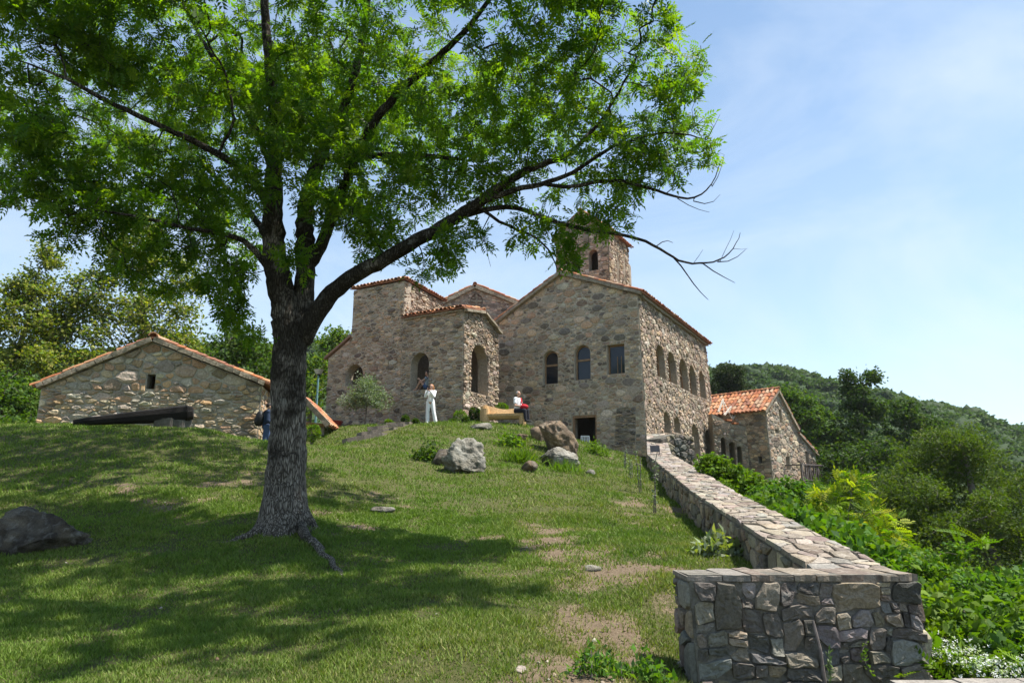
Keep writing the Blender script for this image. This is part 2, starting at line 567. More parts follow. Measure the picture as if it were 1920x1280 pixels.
def ground_mat():
    m, nt, b = new_mat('lawn_and_earth')
    geo = N(nt, 'ShaderNodeNewGeometry').outputs['Position']
    at_ = N(nt, 'ShaderNodeAttribute', attribute_name='col').outputs['Fac']
    n1 = noise_tex(nt, geo, 26, 6, 0.75)
    n2 = noise_tex(nt, geo, 1.3, 5, 0.65)
    n3 = noise_tex(nt, geo, 110, 3, 0.7)
    g = ramp(nt, n1, [(0.3, (0.030, 0.040, 0.012)), (0.7, (0.085, 0.105, 0.030))]).outputs['Color']
    g2 = mixc(nt, n2, g, (0.115, 0.105, 0.045))
    d = ramp(nt, n1, [(0.3, (0.10, 0.070, 0.045)), (0.7, (0.25, 0.19, 0.125))]).outputs['Color']
    d = mixc(nt, ramp(nt, n3, [(0.6, (0, 0, 0)), (0.7, (0.6, 0.6, 0.6))]).outputs['Color'], d, (0.36, 0.31, 0.25))
    s = N(nt, 'ShaderNodeMath', operation='MULTIPLY_ADD')
    nt.links.new(n1, s.inputs[0]); s.inputs[1].default_value = 0.7
    nt.links.new(at_, s.inputs[2])
    s3 = N(nt, 'ShaderNodeMath', operation='MULTIPLY_ADD')
    nt.links.new(n3, s3.inputs[0]); s3.inputs[1].default_value = 0.5
    nt.links.new(s.outputs[0], s3.inputs[2])
    f = ramp(nt, s3.outputs[0], [(0.86, (0, 0, 0)), (1.0, (1, 1, 1))]).outputs['Color']
    c = mixc(nt, f, g2, d)
    nt.links.new(c, b.inputs['Base Color'])
    b.inputs['Roughness'].default_value = 0.95
    b.inputs['Specular IOR Level'].default_value = 0.1
    s2 = N(nt, 'ShaderNodeMath', operation='MULTIPLY_ADD')
    nt.links.new(n1, s2.inputs[0]); s2.inputs[1].default_value = 2.0
    nt.links.new(n3, s2.inputs[2])
    add_bump(nt, b, s2.outputs[0], 0.8, 0.02)
    return m
ground = obj('ground', fast_mesh('ground', np.c_[gX, gY, gZ], GF, gcols, True), ground_mat())
tag(ground, 'grassy hillside rising from the foreground to the monastery', 'ground', kind='structure')

# ------------------------------------------------------------------ rubble masonry
def clip(poly, nx_, ny_, c):
    out = []
    n = len(poly)
    for i in range(n):
        a, b = poly[i], poly[(i + 1) % n]
        da = nx_ * a[0] + ny_ * a[1] - c
        db = nx_ * b[0] + ny_ * b[1] - c
        if da <= 0: out.append(a)
        if (da < 0 < db) or (db < 0 < da):
            t = da / (da - db)
            out.append((a[0] + t * (b[0] - a[0]), a[1] + t * (b[1] - a[1])))
    return out

def parea(p):
    return 0.5 * sum(p[i][0] * p[(i + 1) % len(p)][1] - p[(i + 1) % len(p)][0] * p[i][1] for i in range(len(p)))

def edges_out(poly):
    """half-planes (nx,ny,c) with outward normals of a convex polygon"""
    if parea(poly) < 0: poly = poly[::-1]
    E_ = []
    for i in range(len(poly)):
        a, b = poly[i], poly[(i + 1) % len(poly)]
        dx, dy = b[0] - a[0], b[1] - a[1]
        L = math.hypot(dx, dy)
        if L < 1e-6: continue
        nx_, ny_ = dy / L, -dx / L
        E_.append((nx_, ny_, nx_ * a[0] + ny_ * a[1]))
    return E_

class Wall:
    def __init__(s, o, U, batter=0.0, V=None):
        s.o = np.asarray(o, float)
        s.U = np.asarray(U, float) / np.linalg.norm(U)
        z = np.array([0, 0, 1.0])
        n0 = np.cross(s.U, z)
        if V is None:
            V = z - batter * n0
        s.V = np.asarray(V, float) / np.linalg.norm(V)
        s.N = np.cross(s.U, s.V); s.N /= np.linalg.norm(s.N)
    def P(s, u, v, d=0.0):
        return s.o + s.U * u + s.V * v + s.N * d
    def uv(s, px, py):
        r = ray(px, py)
        t = (s.o - CAMP) @ s.N / (r @ s.N)
        q = CAMP + t * r - s.o
        return (float(q @ s.U), float(q @ s.V))

def arch(u0, u1, v0, v1, pointed=0.0, seg=8):
    """convex arched opening: straight jambs, round head"""
    r = (u1 - u0) / 2
    h = min(r * (1 + pointed), (v1 - v0) * 0.8)
    p = [(u0, v0), (u1, v0)]
    for k in range(seg + 1):
        a = math.pi * k / seg
        p.append(((u0 + u1) / 2 + r * math.cos(a), v1 - h + h * math.sin(a)))
    return p

def rect(u0, u1, v0, v1): return [(u0, v0), (u1, v0), (u1, v1), (u0, v1)]

def px_box(W, x0, x1, y0, y1):
    """wall coordinates of a box seen in the photo"""
    xm, ym = (x0 + x1) / 2, (y0 + y1) / 2
    a, b = W.uv(x0, ym)[0], W.uv(x1, ym)[0]
    c, d = W.uv(xm, y1)[1], W.uv(xm, y0)[1]
    return a, b, c, d

def rubble(W, outline, holes=(), size=0.3, asp=1.7, gap=0.018, proud=0.03, pal=None, seed=1, big=0.12, bigf=2.0, voussoir=0.2, chaikin=True, vary=0.30, tilt=0.25, rnd=(0.04, 0.18)):
    """irregular stones laid over a convex wall outline, leaving the convex holes open"""
    rg = np.random.default_rng(seed)
    u0 = min(p[0] for p in outline); u1 = max(p[0] for p in outline)
    v0 = min(p[1] for p in outline); v1 = max(p[1] for p in outline)
    EO = edges_out(list(outline))
    EH = [edges_out(list(h)) for h in holes]
    SB = np.empty((6000, 2)); QB = np.empty(6000); cnt = [0]
    def put(x, y, r):
        SB[cnt[0]] = (x, y); QB[cnt[0]] = r; cnt[0] += 1
    def inside(x, y):
        if any(a * x + b * y > c - 0.01 for a, b, c in EO): return False
        for E_ in EH:
            if max(a * x + b * y - c for a, b, c in E_) < 0.03: return False
        return True
    for h in holes:                                   # stones set round each opening
        if voussoir <= 0: break
        pts = list(h); L = 0
        hc = np.mean(pts, 0)
        for i in range(len(pts)):
            a, b = np.array(pts[i]), np.array(pts[(i + 1) % len(pts)])
            d = b - a; L_ = np.linalg.norm(d)
            if L_ < 1e-6: continue
            nrm = np.array([d[1], -d[0]]) / L_
            k = max(1, int(round(L_ / (voussoir * 0.85))))
            for j in range(k):
                q = a + d * ((j + 0.5) / k) + nrm * (voussoir * rg.uniform(0.42, 0.62))
                if inside(*q):
                    put(q[0], q[1] * asp, voussoir * 0.5)
    area = (u1 - u0) * (v1 - v0)
    for frac, f in ((big, bigf), (0.55, 1.0), (1.0, 0.62)):
        n = int(area / (size * size / asp) * frac * 2.0) + 8
        for _ in range(n):
            x, y = rg.uniform(u0, u1), rg.uniform(v0, v1)
            if not inside(x, y): continue
            r = 0.5 * size * f * rg.uniform(0.75, 1.25)
            k = cnt[0]
            if k and np.any((SB[:k, 0] - x) ** 2 + (SB[:k, 1] - y * asp) ** 2 < ((QB[:k] + r) * 0.82) ** 2): continue
            put(x, y * asp, r)
    S = SB[:cnt[0]].copy(); q = QB[:cnt[0]].copy()
    EOs = [(a, b / asp, c) for a, b, c in EO]
    EHs = [[(a, b / asp, c) for a, b, c in E_] for E_ in EH]
    stones = []
    facing = W.N
    for i in range(len(S)):
        x, y = S[i]; r = q[i]
        m = 2.6 * r + 0.12
        poly = [(x - m, y - m), (x + m, y - m), (x + m, y + m), (x - m, y + m)]
        d2 = (S[:, 0] - x) ** 2 + (S[:, 1] - y) ** 2
        nb = np.argsort(d2)[1:26]
        for j in nb:
            if d2[j] > (2 * m) ** 2: break
            bx, by = S[j]
            c = (bx * bx + by * by - x * x - y * y + r * r - q[j] * q[j]) / 2
            poly = clip(poly, bx - x, by - y, c)
            if len(poly) < 3: break
        if len(poly) < 3: continue
        for a, b, c in EOs: poly = clip(poly, a, b, c)
        for E_ in EHs:
            k = max(E_, key=lambda e: e[0] * x + e[1] * y - e[2])
            poly = clip(poly, -k[0], -k[1], -k[2])
        if len(poly) < 3: continue
        poly = [(a, b / asp) for a, b in poly]
        for a, b, c in edges_out(poly):
            poly = clip(poly, a, b, c - gap * rg.uniform(0.3, 1.5))
            if len(poly) < 3: break
        # drop doubled points
        pp = []
        for p in poly:
            if not pp or math.hypot(p[0] - pp[-1][0], p[1] - pp[-1][1]) > 0.012: pp.append(p)
        if len(pp) > 2 and math.hypot(pp[0][0] - pp[-1][0], pp[0][1] - pp[-1][1]) < 0.012: pp.pop()
        if len(pp) < 3: continue
        A = parea(pp)
        if A < 0.0009: continue
        P2 = np.array(pp)
        w = math.sqrt(A)
        if A / float(((W.P(*P2[0]) - CAMP) ** 2).sum()) > 3.2e-5:
            nx2 = np.roll(P2, -1, 0)
            c1, c2 = rg.uniform(*rnd, (len(P2), 1)), rg.uniform(*rnd, (len(P2), 1))
            P2 = np.stack([P2 * (1 - c1) + nx2 * c1, P2 * c2 + nx2 * (1 - c2)], 1).reshape(-1, 2)
            P2 = P2 + rg.normal(0, 0.014 * w, P2.shape)
        cen = P2.mean(0)
        n = len(P2)
        h = proud * rg.uniform(0.35, 1.5) * min(1.4, 0.5 + w / size)
        sl = rg.normal(0, tilt, 2) * h / max(w, 0.05)
        def ringz(Q, base, nz):
            return base + (Q - cen) @ sl + rg.normal(0, nz, len(Q))
        Q1 = cen + (P2 - cen) * rg.uniform(0.90, 0.97, (n, 1))
        Q2 = cen + (P2 - cen) * rg.uniform(0.50, 0.72, (n, 1))
        wp = lambda Q, z: W.o + Q[:, :1] * W.U + Q[:, 1:] * W.V + np.reshape(z, (-1, 1)) * W.N
        r0 = wp(P2, np.full(n, -0.03))
        z1 = np.maximum(ringz(Q1, h * 0.72, h * 0.10), 0.004); z2 = np.maximum(ringz(Q2, h, h * 0.13), 0.006)
        r1 = wp(Q1, z1); r2 = wp(Q2, z2)
        V = np.vstack([r0, r1, r2])
        F = []
        for k in range(n):
            k2 = (k + 1) % n
            F.append((k, k2, n + k2, n + k)); F.append((n + k, n + k2, 2 * n + k2, 2 * n + k))
        F.append(tuple(2 * n + k for k in range(n)))
        col = np.array(pal[rg.integers(len(pal))]) * rg.uniform(1 - vary, 1 + vary) * rg.uniform(0.95, 1.05, 3)
        c3 = W.P(*cen)
        to = CAMP - c3
        D = np.linalg.norm(to)
        stones.append((A * max(facing @ to / D, 0.02) / D ** 2, V, F, col))
    return stones

def block_stones(W, u0, u1, v0, v1, areas, gap, proud, pal, seed, warp=0.04):
    """roughly squared fieldstones: the face is split again and again, joints wander"""
    rg = np.random.default_rng(seed)
    cells = []
    def split(a, b, c, d):
        w, h = b - a, d - c
        A = w * h
        if A < areas[rg.integers(len(areas))] * rg.uniform(0.7, 1.3) and 0.55 < w / h < 3.6 or A < 0.0022:
            cells.append((a, b, c, d)); return
        t = rg.uniform(0.3, 0.7)
        if w > h * rg.uniform(0.9, 1.6):
            split(a, a + w * t, c, d); split(a + w * t, b, c, d)
        else:
            split(a, b, c, c + h * t); split(a, b, c + h * t, d)
    split(u0, u1, v0, v1)
    out = []
    for a, b, c, d in cells:
        w, h = b - a, d - c
        g = gap * rg.uniform(0.5, 1.4, 4)
        g = np.minimum(g, 0.2 * min(w, h))
        a2, b2, c2, d2 = a + g[0], b - g[1], c + g[2], d - g[3]
        k = rg.uniform(0.0, 0.22, (4, 2)) * np.array([w, h])
        if rg.uniform() < 0.5: k[rg.integers(4)] += np.array([0.26 * w, 0.38 * h])
        cr = [((a2, c2 + k[0, 1]), (a2 + k[0, 0], c2)), ((b2 - k[1, 0], c2), (b2, c2 + k[1, 1])), ((b2, d2 - k[2, 1]), (b2 - k[2, 0], d2)), ((a2 + k[3, 0], d2), (a2, d2 - k[3, 1]))]
        pts = [np.array(p) for pr in cr for p in pr]
        P2 = []
        for i in range(8):
            p, q = pts[i], pts[(i + 1) % 8]
            n = max(1, int(np.linalg.norm(q - p) / 0.045))
            for j in range(n): P2.append(p + (q - p) * j / n)
        P2 = np.array(P2)
        P2 = P2 + rg.normal(0, 0.0035, P2.shape)
        keep = np.r_[True, np.linalg.norm(np.diff(P2, axis=0), axis=1) > 0.006]
        P2 = P2[keep]
        n = len(P2)
        cen = P2.mean(0)
        hgt = proud * rg.uniform(0.3, 1.5)
        sl = rg.normal(0, 0.10, 2)
        rings = [(1.0, -0.03), (0.99, hgt * 0.6), (0.95, hgt * 0.92), (0.62, hgt), (0.30, hgt * 0.98)]
        V, F = [], []
        for ri, (f, z) in enumerate(rings):
            Q = cen + (P2 - cen) * f
            wv = np.c_[vnoise(Q, 0.30, 5, 2), vnoise(Q, 0.30, 6, 2)] * warp * np.clip(np.minimum(np.minimum(Q[:, 0] - u0, u1 - Q[:, 0]) / 0.1, (v1 - Q[:, 1]) / 0.1), 0, 1)[:, None]
            zz = z + (Q - cen) @ sl * (ri > 0) + (rg.normal(0, 0.0032, n) + 0.012 * vnoise(Q * 1.0, 0.05, seed + 2, 3)) * (ri > 0)
            if ri: zz = np.maximum(zz, 0.002)
            Q = Q + wv
            V.append(W.o + Q[:, :1] * W.U + Q[:, 1:] * W.V + zz[:, None] * W.N)
        V = np.vstack(V)
        m = len(rings)
        for r in range(m - 1):
            for k_ in range(n):
                k2 = (k_ + 1) % n
                F.append((r * n + k_, r * n + k2, (r + 1) * n + k2, (r + 1) * n + k_))
        F.append(tuple((m - 1) * n + k_ for k_ in range(n)))
        col = np.array(pal[rg.integers(len(pal))]) * rg.uniform(0.8, 1.2) * rg.uniform(0.95, 1.05, 3)
        c3 = W.P(*cen); to = CAMP - c3; D = np.linalg.norm(to)
        out.append((w * h * max(W.N @ to / D, 0.02) / D ** 2, V, F, col))
    return out

def lay(th, stones, mat, keep=300, name='stone', host=None):
    """largest stones in view become parts of their own, the rest one part"""
    host = host or th
    b = np.array(root_loc(host))
    stones = sorted(stones, key=lambda s: -s[0])
    for _, V, F, col in stones[:keep]:
        c = V.mean(0)
        me = py_mesh(name, V - c, F, np.tile(col, (len(V), 1)))
        obj(name, me, mat, host, tuple(c - b))
    rest = stones[keep:]
    if rest:
        V, F, C_ = [], [], []
        n = 0
        for _, v, f, col in rest:
            V.append(v - b); C_.append(np.tile(col, (len(v), 1)))
            F += [tuple(i + n for i in q) for q in f]
            n += len(v)
        me = py_mesh('small_stones', np.vstack(V), F, np.vstack(C_))
        o = obj('small_stones', me, mat, host)
        o['kind'] = 'stuff'

def masonry(th, W, outline, holes=(), t=0.6, name='wall', mat=None, col=(0.30, 0.26, 0.205)):
    """the mortar body of a wall with real openings"""
    loops = [list(outline)] + [list(h) for h in holes]
    if parea(loops[0]) < 0: loops[0].reverse()
    for h in loops[1:]:
        if parea(h) < 0: h.reverse()
    flat = [p for L in loops for p in L]
    tri = geometry.tessellate_polygon([[Vector((p[0], p[1], 0)) for p in L] for L in loops])
    n = len(flat)
    V = [W.P(*p) for p in flat] + [W.P(*p, -t) for p in flat]
    F = []
    for a, b, c in tri:
        pa, pb, pc = flat[a], flat[b], flat[c]
        if (pb[0] - pa[0]) * (pc[1] - pa[1]) - (pc[0] - pa[0]) * (pb[1] - pa[1]) < 0: a, b = b, a
        F.append((a, b, c)); F.append((c + n, b + n, a + n))
    k0 = 0
    for li, L in enumerate(loops):
        for k in range(len(L)):
            a, b = k0 + k, k0 + (k + 1) % len(L)
            F.append((a, a + n, b + n, b) if li == 0 else (b, b + n, a + n, a))
        k0 += len(L)
    return part(name, V, F, mat or M['mortar'], th, np.tile(np.array(col), (len(V), 1)))

# ------------------------------------------------------------------ roof tiles
TILE_COLS = [(0.42, 0.155, 0.065), (0.48, 0.20, 0.085), (0.34, 0.115, 0.055), (0.52, 0.26, 0.13), (0.40, 0.18, 0.10), (0.27, 0.12, 0.075), (0.46, 0.30, 0.19)]
def tile_mesh(col, w, L):
    V, F = [], []
    sg = 6
    for e, (y, s) in enumerate(((0, 1.0), (L, 0.82))):
        for k in range(sg + 1):
            a = math.pi * k / sg
            V.append((-math.cos(a) * w / 2 * s, y, math.sin(a) * w * 0.42 * s + (0.02 if e == 0 else 0.0)))
    n = sg + 1
    for k in range(sg): F.append((k, k + 1, n + k + 1, n + k))
    b = len(V)
    for k in range(n):
        x, y, z = V[k]
        V.append((x * 0.78, y, z * 0.72))
    for k in range(sg): F.append((k + 1, k, b + k, b + k + 1))
    me = py_mesh('tile', V, F, np.tile(np.array(col), (len(V), 1)))
    me.materials.append(M['tile'])
    return me

def tile_roof(th, ea, eb, ra, rb, w=0.24, expo=0.36, seed=3, keep=300, slab=0.06, host_name='roof', facing=None, max_rows=None):
    """slope between eave ea-eb and ridge ra-rb: boards, then rows of barrel tiles"""
    rg = np.random.default_rng(seed)
    ea, eb, ra, rb = (np.asarray(q, float) for q in (ea, eb, ra, rb))
    U = (eb - ea) / np.linalg.norm(eb - ea)
    up = (ra - ea) - U * ((ra - ea) @ U); up /= np.linalg.norm(up)
    Nn = np.cross(U, up)
    if Nn[2] < 0: Nn = -Nn
    quad = [ea, eb, rb, ra]
    V = quad + [q - Nn * slab for q in quad]
    F = [(0, 1, 2, 3), (7, 6, 5, 4), (0, 4, 5, 1), (1, 5, 6, 2), (2, 6, 7, 3), (3, 7, 4, 0)]
    rf = part(host_name, V, F, M['tile'], th, np.tile(np.array((0.25, 0.11, 0.06)), (8, 1)))
    b = np.array(root_loc(rf))
    metas = [tile_mesh(c, w * 0.95, expo * 1.2) for c in TILE_COLS]
    H = np.linalg.norm(ra - ea - U * ((ra - ea) @ U))
    rows = int(H / expo)
    if max_rows: rows = min(rows, max_rows)
    items = []
    uA, uB = (ea - ea) @ U, (eb - ea) @ U
    uC, uD = (ra - ea) @ U, (rb - ea) @ U
    for r in range(rows):
        t = (r * expo - 0.05)
        f = max(t, 0) / H
        a, c = uA + (uC - uA) * f, uB + (uD - uB) * f
        k = max(1, int(round((c - a) / w)))
        for j in range(k):
            u = a + (c - a) * (j + 0.5) / k
            p = ea + U * (u + rg.normal(0, 0.012)) + up * (t + rg.normal(0, 0.02)) + Nn * 0.01
            D = np.linalg.norm(CAMP - p)
            items.append((-(Nn @ (CAMP - p)) / D + r * 0.02, p, rg.normal(0, 0.05), rg.normal(0, 0.04), metas[rg.integers(len(metas))]))
    base = Matrix((tuple(U), tuple(up), tuple(np.cross(U, up)))).transposed()
    if base.determinant() < 0 or np.cross(U, up)[2] < 0:
        base = Matrix((tuple(-U), tuple(up), tuple(np.cross(-U, up)))).transposed()
    items.sort(key=lambda q: q[0])
    rest = []
    for i, (_, p, rz, rx, me) in enumerate(items):
        mt = base @ Matrix.Rotation(rz, 3, 'Z') @ Matrix.Rotation(rx, 3, 'X')
        if i < keep:
            o = obj('tile', me, None, rf, tuple(p - b))
            o.rotation_euler = mt.to_euler()
        else:
            rest.append((p, mt, me))
    if rest:
        VV, FF, CC = [], [], []
        n = 0
        for p, mt, me in rest:
            v = np.array([x.co for x in me.vertices]) @ np.array(mt).T + p - b
            VV.append(v)
            cc = np.zeros((len(v), 4), np.float32)
            me.attributes['col'].data.foreach_get('color', cc.ravel()) if False else None
            CC.append(np.tile(np.array(TILE_COLS[metas.index(me)]), (len(v), 1)))
            FF += [tuple(i + n for i in f.vertices) for f in me.polygons]
            n += len(v)
        o = obj('rear_tiles', py_mesh('rear_tiles', np.vstack(VV), FF, np.vstack(CC)), M['tile'], rf)
        o['kind'] = 'stuff'
    return rf

def ridge_tiles(th, rf, a, b, w=0.26, seed=5, name='ridge_tile'):
    rg = np.random.default_rng(seed)
    a, b = np.asarray(a, float), np.asarray(b, float)
    L = np.linalg.norm(b - a); d = (b - a) / L
    k = int(L / 0.36)
    s = np.cross(d, (0, 0, 1)); s /= np.linalg.norm(s)
    mt = Matrix((tuple(s), tuple(d), tuple(np.cross(s, d)))).transposed()
    ms = [tile_mesh(c, w, 0.42) for c in TILE_COLS[:5]]
    base = np.array(root_loc(rf))
    for j in range(k):
        p = a + d * (j * L / k)
        o = obj(name, ms[rg.integers(5)], None, rf, tuple(p - base))
        o.rotation_euler = (mt @ Matrix.Rotation(rg.normal(0, 0.04), 3, 'Z')).to_euler()

def band(th, p, q, w, h, mat=None, name='cornice', up=(0, 0, 1), n=None):
    """a course of cornice slabs, each slab a piece"""
    p, q = np.asarray(p, float), np.asarray(q, float)
    L = np.linalg.norm(q - p)
    n = n or max(2, int(L / 0.85))
    cuts = np.linspace(0, 1, n + 1)
    cuts[1:-1] += RNG.uniform(-0.25, 0.25, n - 1) / n
    for i in range(n):
        g = 0.006 / L
        V, F = barVF(p + (q - p) * (cuts[i] + g), p + (q - p) * (cuts[i + 1] - g), w * RNG.uniform(0.85, 1.0), h * RNG.uniform(0.8, 1.05), up)
        V = np.array(V) + RNG.normal(0, 0.008, (8, 3))
        part(name, V, F, mat or M['cornice'], th)

def window_set(th, W, u0, u1, v0, v1, inset=0.28, arched=True, bar=0.42, fw=0.075, mat=None, glass=True, mull=False):
    """wooden frame and panes set back in an opening"""
    mat = mat or M['wood']
    parts_ = []
    top = v1 if not arched else v1 - (u1 - u0) / 2
    for (a, b) in (((u0 + fw / 2, v0), (u0 + fw / 2, top)), ((u1 - fw / 2, v0), (u1 - fw / 2, top)), ((u0, v0 + fw / 2), (u1, v0 + fw / 2))):
        parts_.append(barVF(W.P(*a, -inset), W.P(*b, -inset), fw, 0.07, W.N))
    if arched:
        r = (u1 - u0) / 2
        pts = [((u0 + u1) / 2 + (r - fw / 2) * math.cos(math.pi * k / 8), top + (r - fw / 2) * math.sin(math.pi * k / 8)) for k in range(9)]
        for a, b in zip(pts[:-1], pts[1:]): parts_.append(barVF(W.P(*a, -inset), W.P(*b, -inset), fw, 0.07, W.N))
    else:
        parts_.append(barVF(W.P(u0, v1 - fw / 2, -inset), W.P(u1, v1 - fw / 2, -inset), fw, 0.07, W.N))
    V, F = joinVF(parts_)
    fr = part('window_frame', V, F, mat, th)
    fl = np.array(root_loc(fr))
    vb = v1 - (v1 - v0) * bar
    if bar:
        V, F = barVF(W.P(u0 + fw, vb, -inset + 0.004), W.P(u1 - fw, vb, -inset + 0.004), fw * 1.3, 0.08, W.N)
        part('glazing_bar', V, F, mat, fr)
    if mull:
        for uu in (u0 + (u1 - u0) * 0.5, u0 + (u1 - u0) * 0.72):
            V, F = barVF(W.P(uu, v0 + fw, -inset + 0.004), W.P(uu, v0 + (v1 - v0) * 0.62, -inset + 0.004), 0.03, 0.05, W.N)
            part('glazing_bar', V, F, mat, fr)
    if glass:
        spans = [(v0 + fw, vb - fw * 0.6), (vb + fw * 0.6, v1)] if bar else [(v0 + fw, v1)]
        for i, (a, b) in enumerate(spans):
            if arched and b == v1:
                P2 = arch(u0 + fw * 0.6, u1 - fw * 0.6, a, v1 - fw * 0.6)
            else:
                P2 = rect(u0 + fw * 0.6, u1 - fw * 0.6, a, b - (fw * 0.6 if b == v1 else 0))
            n = len(P2)
            V = [W.P(*p, -inset) for p in P2] + [W.P(*p, -inset - 0.008) for p in P2]
            F = [tuple(range(n)), tuple(range(2 * n - 1, n - 1, -1))] + [(k, n + k, n + (k + 1) % n, (k + 1) % n) for k in range(n)]
            part('pane', V, F, M['glass'], fr)
    return fr

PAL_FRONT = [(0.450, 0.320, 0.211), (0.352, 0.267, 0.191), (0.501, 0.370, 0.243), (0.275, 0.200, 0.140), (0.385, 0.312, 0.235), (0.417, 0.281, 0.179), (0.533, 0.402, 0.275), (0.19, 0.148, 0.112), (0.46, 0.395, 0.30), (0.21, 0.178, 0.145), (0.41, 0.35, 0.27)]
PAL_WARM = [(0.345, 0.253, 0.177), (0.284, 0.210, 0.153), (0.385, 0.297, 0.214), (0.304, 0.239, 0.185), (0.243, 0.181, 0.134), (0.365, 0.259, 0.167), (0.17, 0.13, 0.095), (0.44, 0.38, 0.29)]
PAL_CHAPEL = [(0.450, 0.340, 0.220), (0.530, 0.424, 0.294), (0.398, 0.255, 0.158), (0.357, 0.302, 0.241), (0.490, 0.328, 0.179), (0.438, 0.376, 0.294), (0.318, 0.242, 0.168)]
PAL_DARK = [(0.219, 0.181, 0.137), (0.154, 0.131, 0.107), (0.270, 0.225, 0.166), (0.322, 0.263, 0.184), (0.180, 0.169, 0.154), (0.245, 0.213, 0.184), (0.129, 0.106, 0.089)]
PAL_TOP = [(0.270, 0.221, 0.167), (0.225, 0.184, 0.144), (0.306, 0.257, 0.203), (0.198, 0.153, 0.122), (0.252, 0.225, 0.194)]
PAL_PINK = [(0.431, 0.310, 0.218), (0.392, 0.298, 0.213), (0.470, 0.347, 0.245), (0.340, 0.245, 0.172), (0.378, 0.310, 0.239), (0.17, 0.13, 0.10), (0.48, 0.41, 0.33)]

# ------------------------------------------------------------------ palace
def build_palace():
    C0 = np.array([6.42, 32.6, 2.2]); Uf = np.array([0.871, -0.491, 0]); Us = np.array([0.491, 0.871, 0])
    Wd, Ln = 8.35, 14.2
    th = thing('palace', (3.0, 34.5, 3.2), 'large two-storey gabled stone palace with arched windows and dark doorway', 'palace')
    b = 0.03
    Wf = Wall(C0 - Uf * Wd, Uf, b)
    Ws = Wall(C0, Us, b)
    ze = 9.15          # eave in wall coordinates
    za = 11.0
    ap = Wf.uv(1052, 516)[0]
    bl = Wf.uv(930, 606); br = Wf.uv(1194, 552)
    out = [(0.0, 0), (Wd - 0.02, 0), (Wd - b * ze - 0.02, br[1]), (ap, Wf.uv(1052, 516)[1]), (0.02, bl[1])]
    w1 = px_box(Wf, 1018, 1046, 657, 720); w2 = px_box(Wf, 1077, 1107, 646, 712); w3 = px_box(Wf, 1138, 1171, 645, 701)
    dr = px_box(Wf, 1073, 1119, 778, 850)
    niche = px_box(Wf, 1150, 1191, 762, 838)
    nrect = [(niche[0], niche[2]), (niche[1], niche[2] + 0.1), (niche[1] + 0.05, niche[3]), (niche[0] + 0.2, niche[3] - 0.05)]
    holes = [arch(*w1), arch(*w2), rect(*w3), rect(dr[0], dr[1], 0.35, dr[3])]
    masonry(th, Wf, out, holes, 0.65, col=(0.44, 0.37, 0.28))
    st = rubble(Wf, nrect, (), 0.22, 3.6, 0.008, 0.05, PAL_DARK + PAL_FRONT[:2], 15, voussoir=0, big=0.05)
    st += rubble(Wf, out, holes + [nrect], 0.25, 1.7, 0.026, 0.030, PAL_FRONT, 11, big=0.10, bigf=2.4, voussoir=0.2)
    # cracked masonry beside the door: a recess of thin slabs
    hs = []
    for x0, x1, y0, y1 in ((1230, 1246, 647, 707), (1252, 1267, 661, 717), (1274, 1289, 674, 729), (1292, 1305, 686, 739), (1311, 1322, 697, 745),
                           (1244, 1256, 772, 811), (1263, 1275, 780, 811), (1297, 1311, 796, 860), (1322, 1333, 806, 852)):
        hs.append(px_box(Ws, x0, x1, y0, y1))
    eL = Ws.uv(1194, 552)[1]; eR = Ws.uv(1331, 653)[1]
    so = [(0.0, 0), (Ln, -0.6), (Ln - b * ze, eR), (b * ze, eL)]
    sh = [arch(*h) for h in hs]
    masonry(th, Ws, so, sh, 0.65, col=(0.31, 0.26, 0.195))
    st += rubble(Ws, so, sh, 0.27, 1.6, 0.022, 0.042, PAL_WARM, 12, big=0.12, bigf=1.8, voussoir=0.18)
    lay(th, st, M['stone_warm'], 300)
    # hidden walls keep the inside dark
    Wl = Wall(C0 - Uf * Wd + Us * Ln, -Us); masonry(th, Wl, rect(0.66, Ln - 0.66, 0, ze - 0.3), (), 0.5)
    Wb = Wall(C0 + Us * (Ln - 0.1), -Uf)
    masonry(th, Wb, [(0.66, 0), (Wd - 0.66, 0), (Wd - 0.66, ze), (Wd / 2, za), (0.66, ze)], (), 0.5)
    # inner floor
    V, F = boxVF(C0 - Uf * Wd / 2 + Us * Ln / 2 + np.array([0, 0, 4.35]), Uf * (Wd / 2 - 0.67), Us * (Ln / 2 - 0.7), np.array([0, 0, 0.1]))
    part('floor', V, F, M['wood'], th)
    window_set(th, Wf, *w1, bar=0.42); window_set(th, Wf, *w2, bar=0.42); window_set(th, Wf, *w3, arched=False, bar=0, mull=True)
    for h in hs[:5]:
        u0, u1, v0, v1 = h
        window_set(th, Ws, u0, u1, v0, v1, inset=0.35, bar=0.5, fw=0.06, glass=False)
    # door frame
    V, F = joinVF([barVF(Wf.P(dr[0] + 0.05, 0.5, -0.12), Wf.P(dr[0] + 0.05, dr[3], -0.12), 0.10, 0.16, Wf.N),
                   barVF(Wf.P(dr[1] - 0.04, 0.5, -0.12), Wf.P(dr[1] - 0.04, dr[3], -0.12), 0.08, 0.16, Wf.N),
                   barVF(Wf.P(dr[0] + 0.1, dr[3] - 0.06, -0.118), Wf.P(dr[1] - 0.08, dr[3] - 0.06, -0.118), 0.12, 0.16, Wf.N)])
    part('door_frame', V, F, M['wood'], th)
    # roof
    oh = 0.22
    apw = Wf.P(ap, out[3][1]); lw = Wf.P(*out[4]); rw = Wf.P(*out[2])
    rl = np.array([0, 0, 0.21])
    fo = -Us * oh
    ridge_a = apw + rl + fo; ridge_b = ridge_a + Us * (Ln + 0.3)
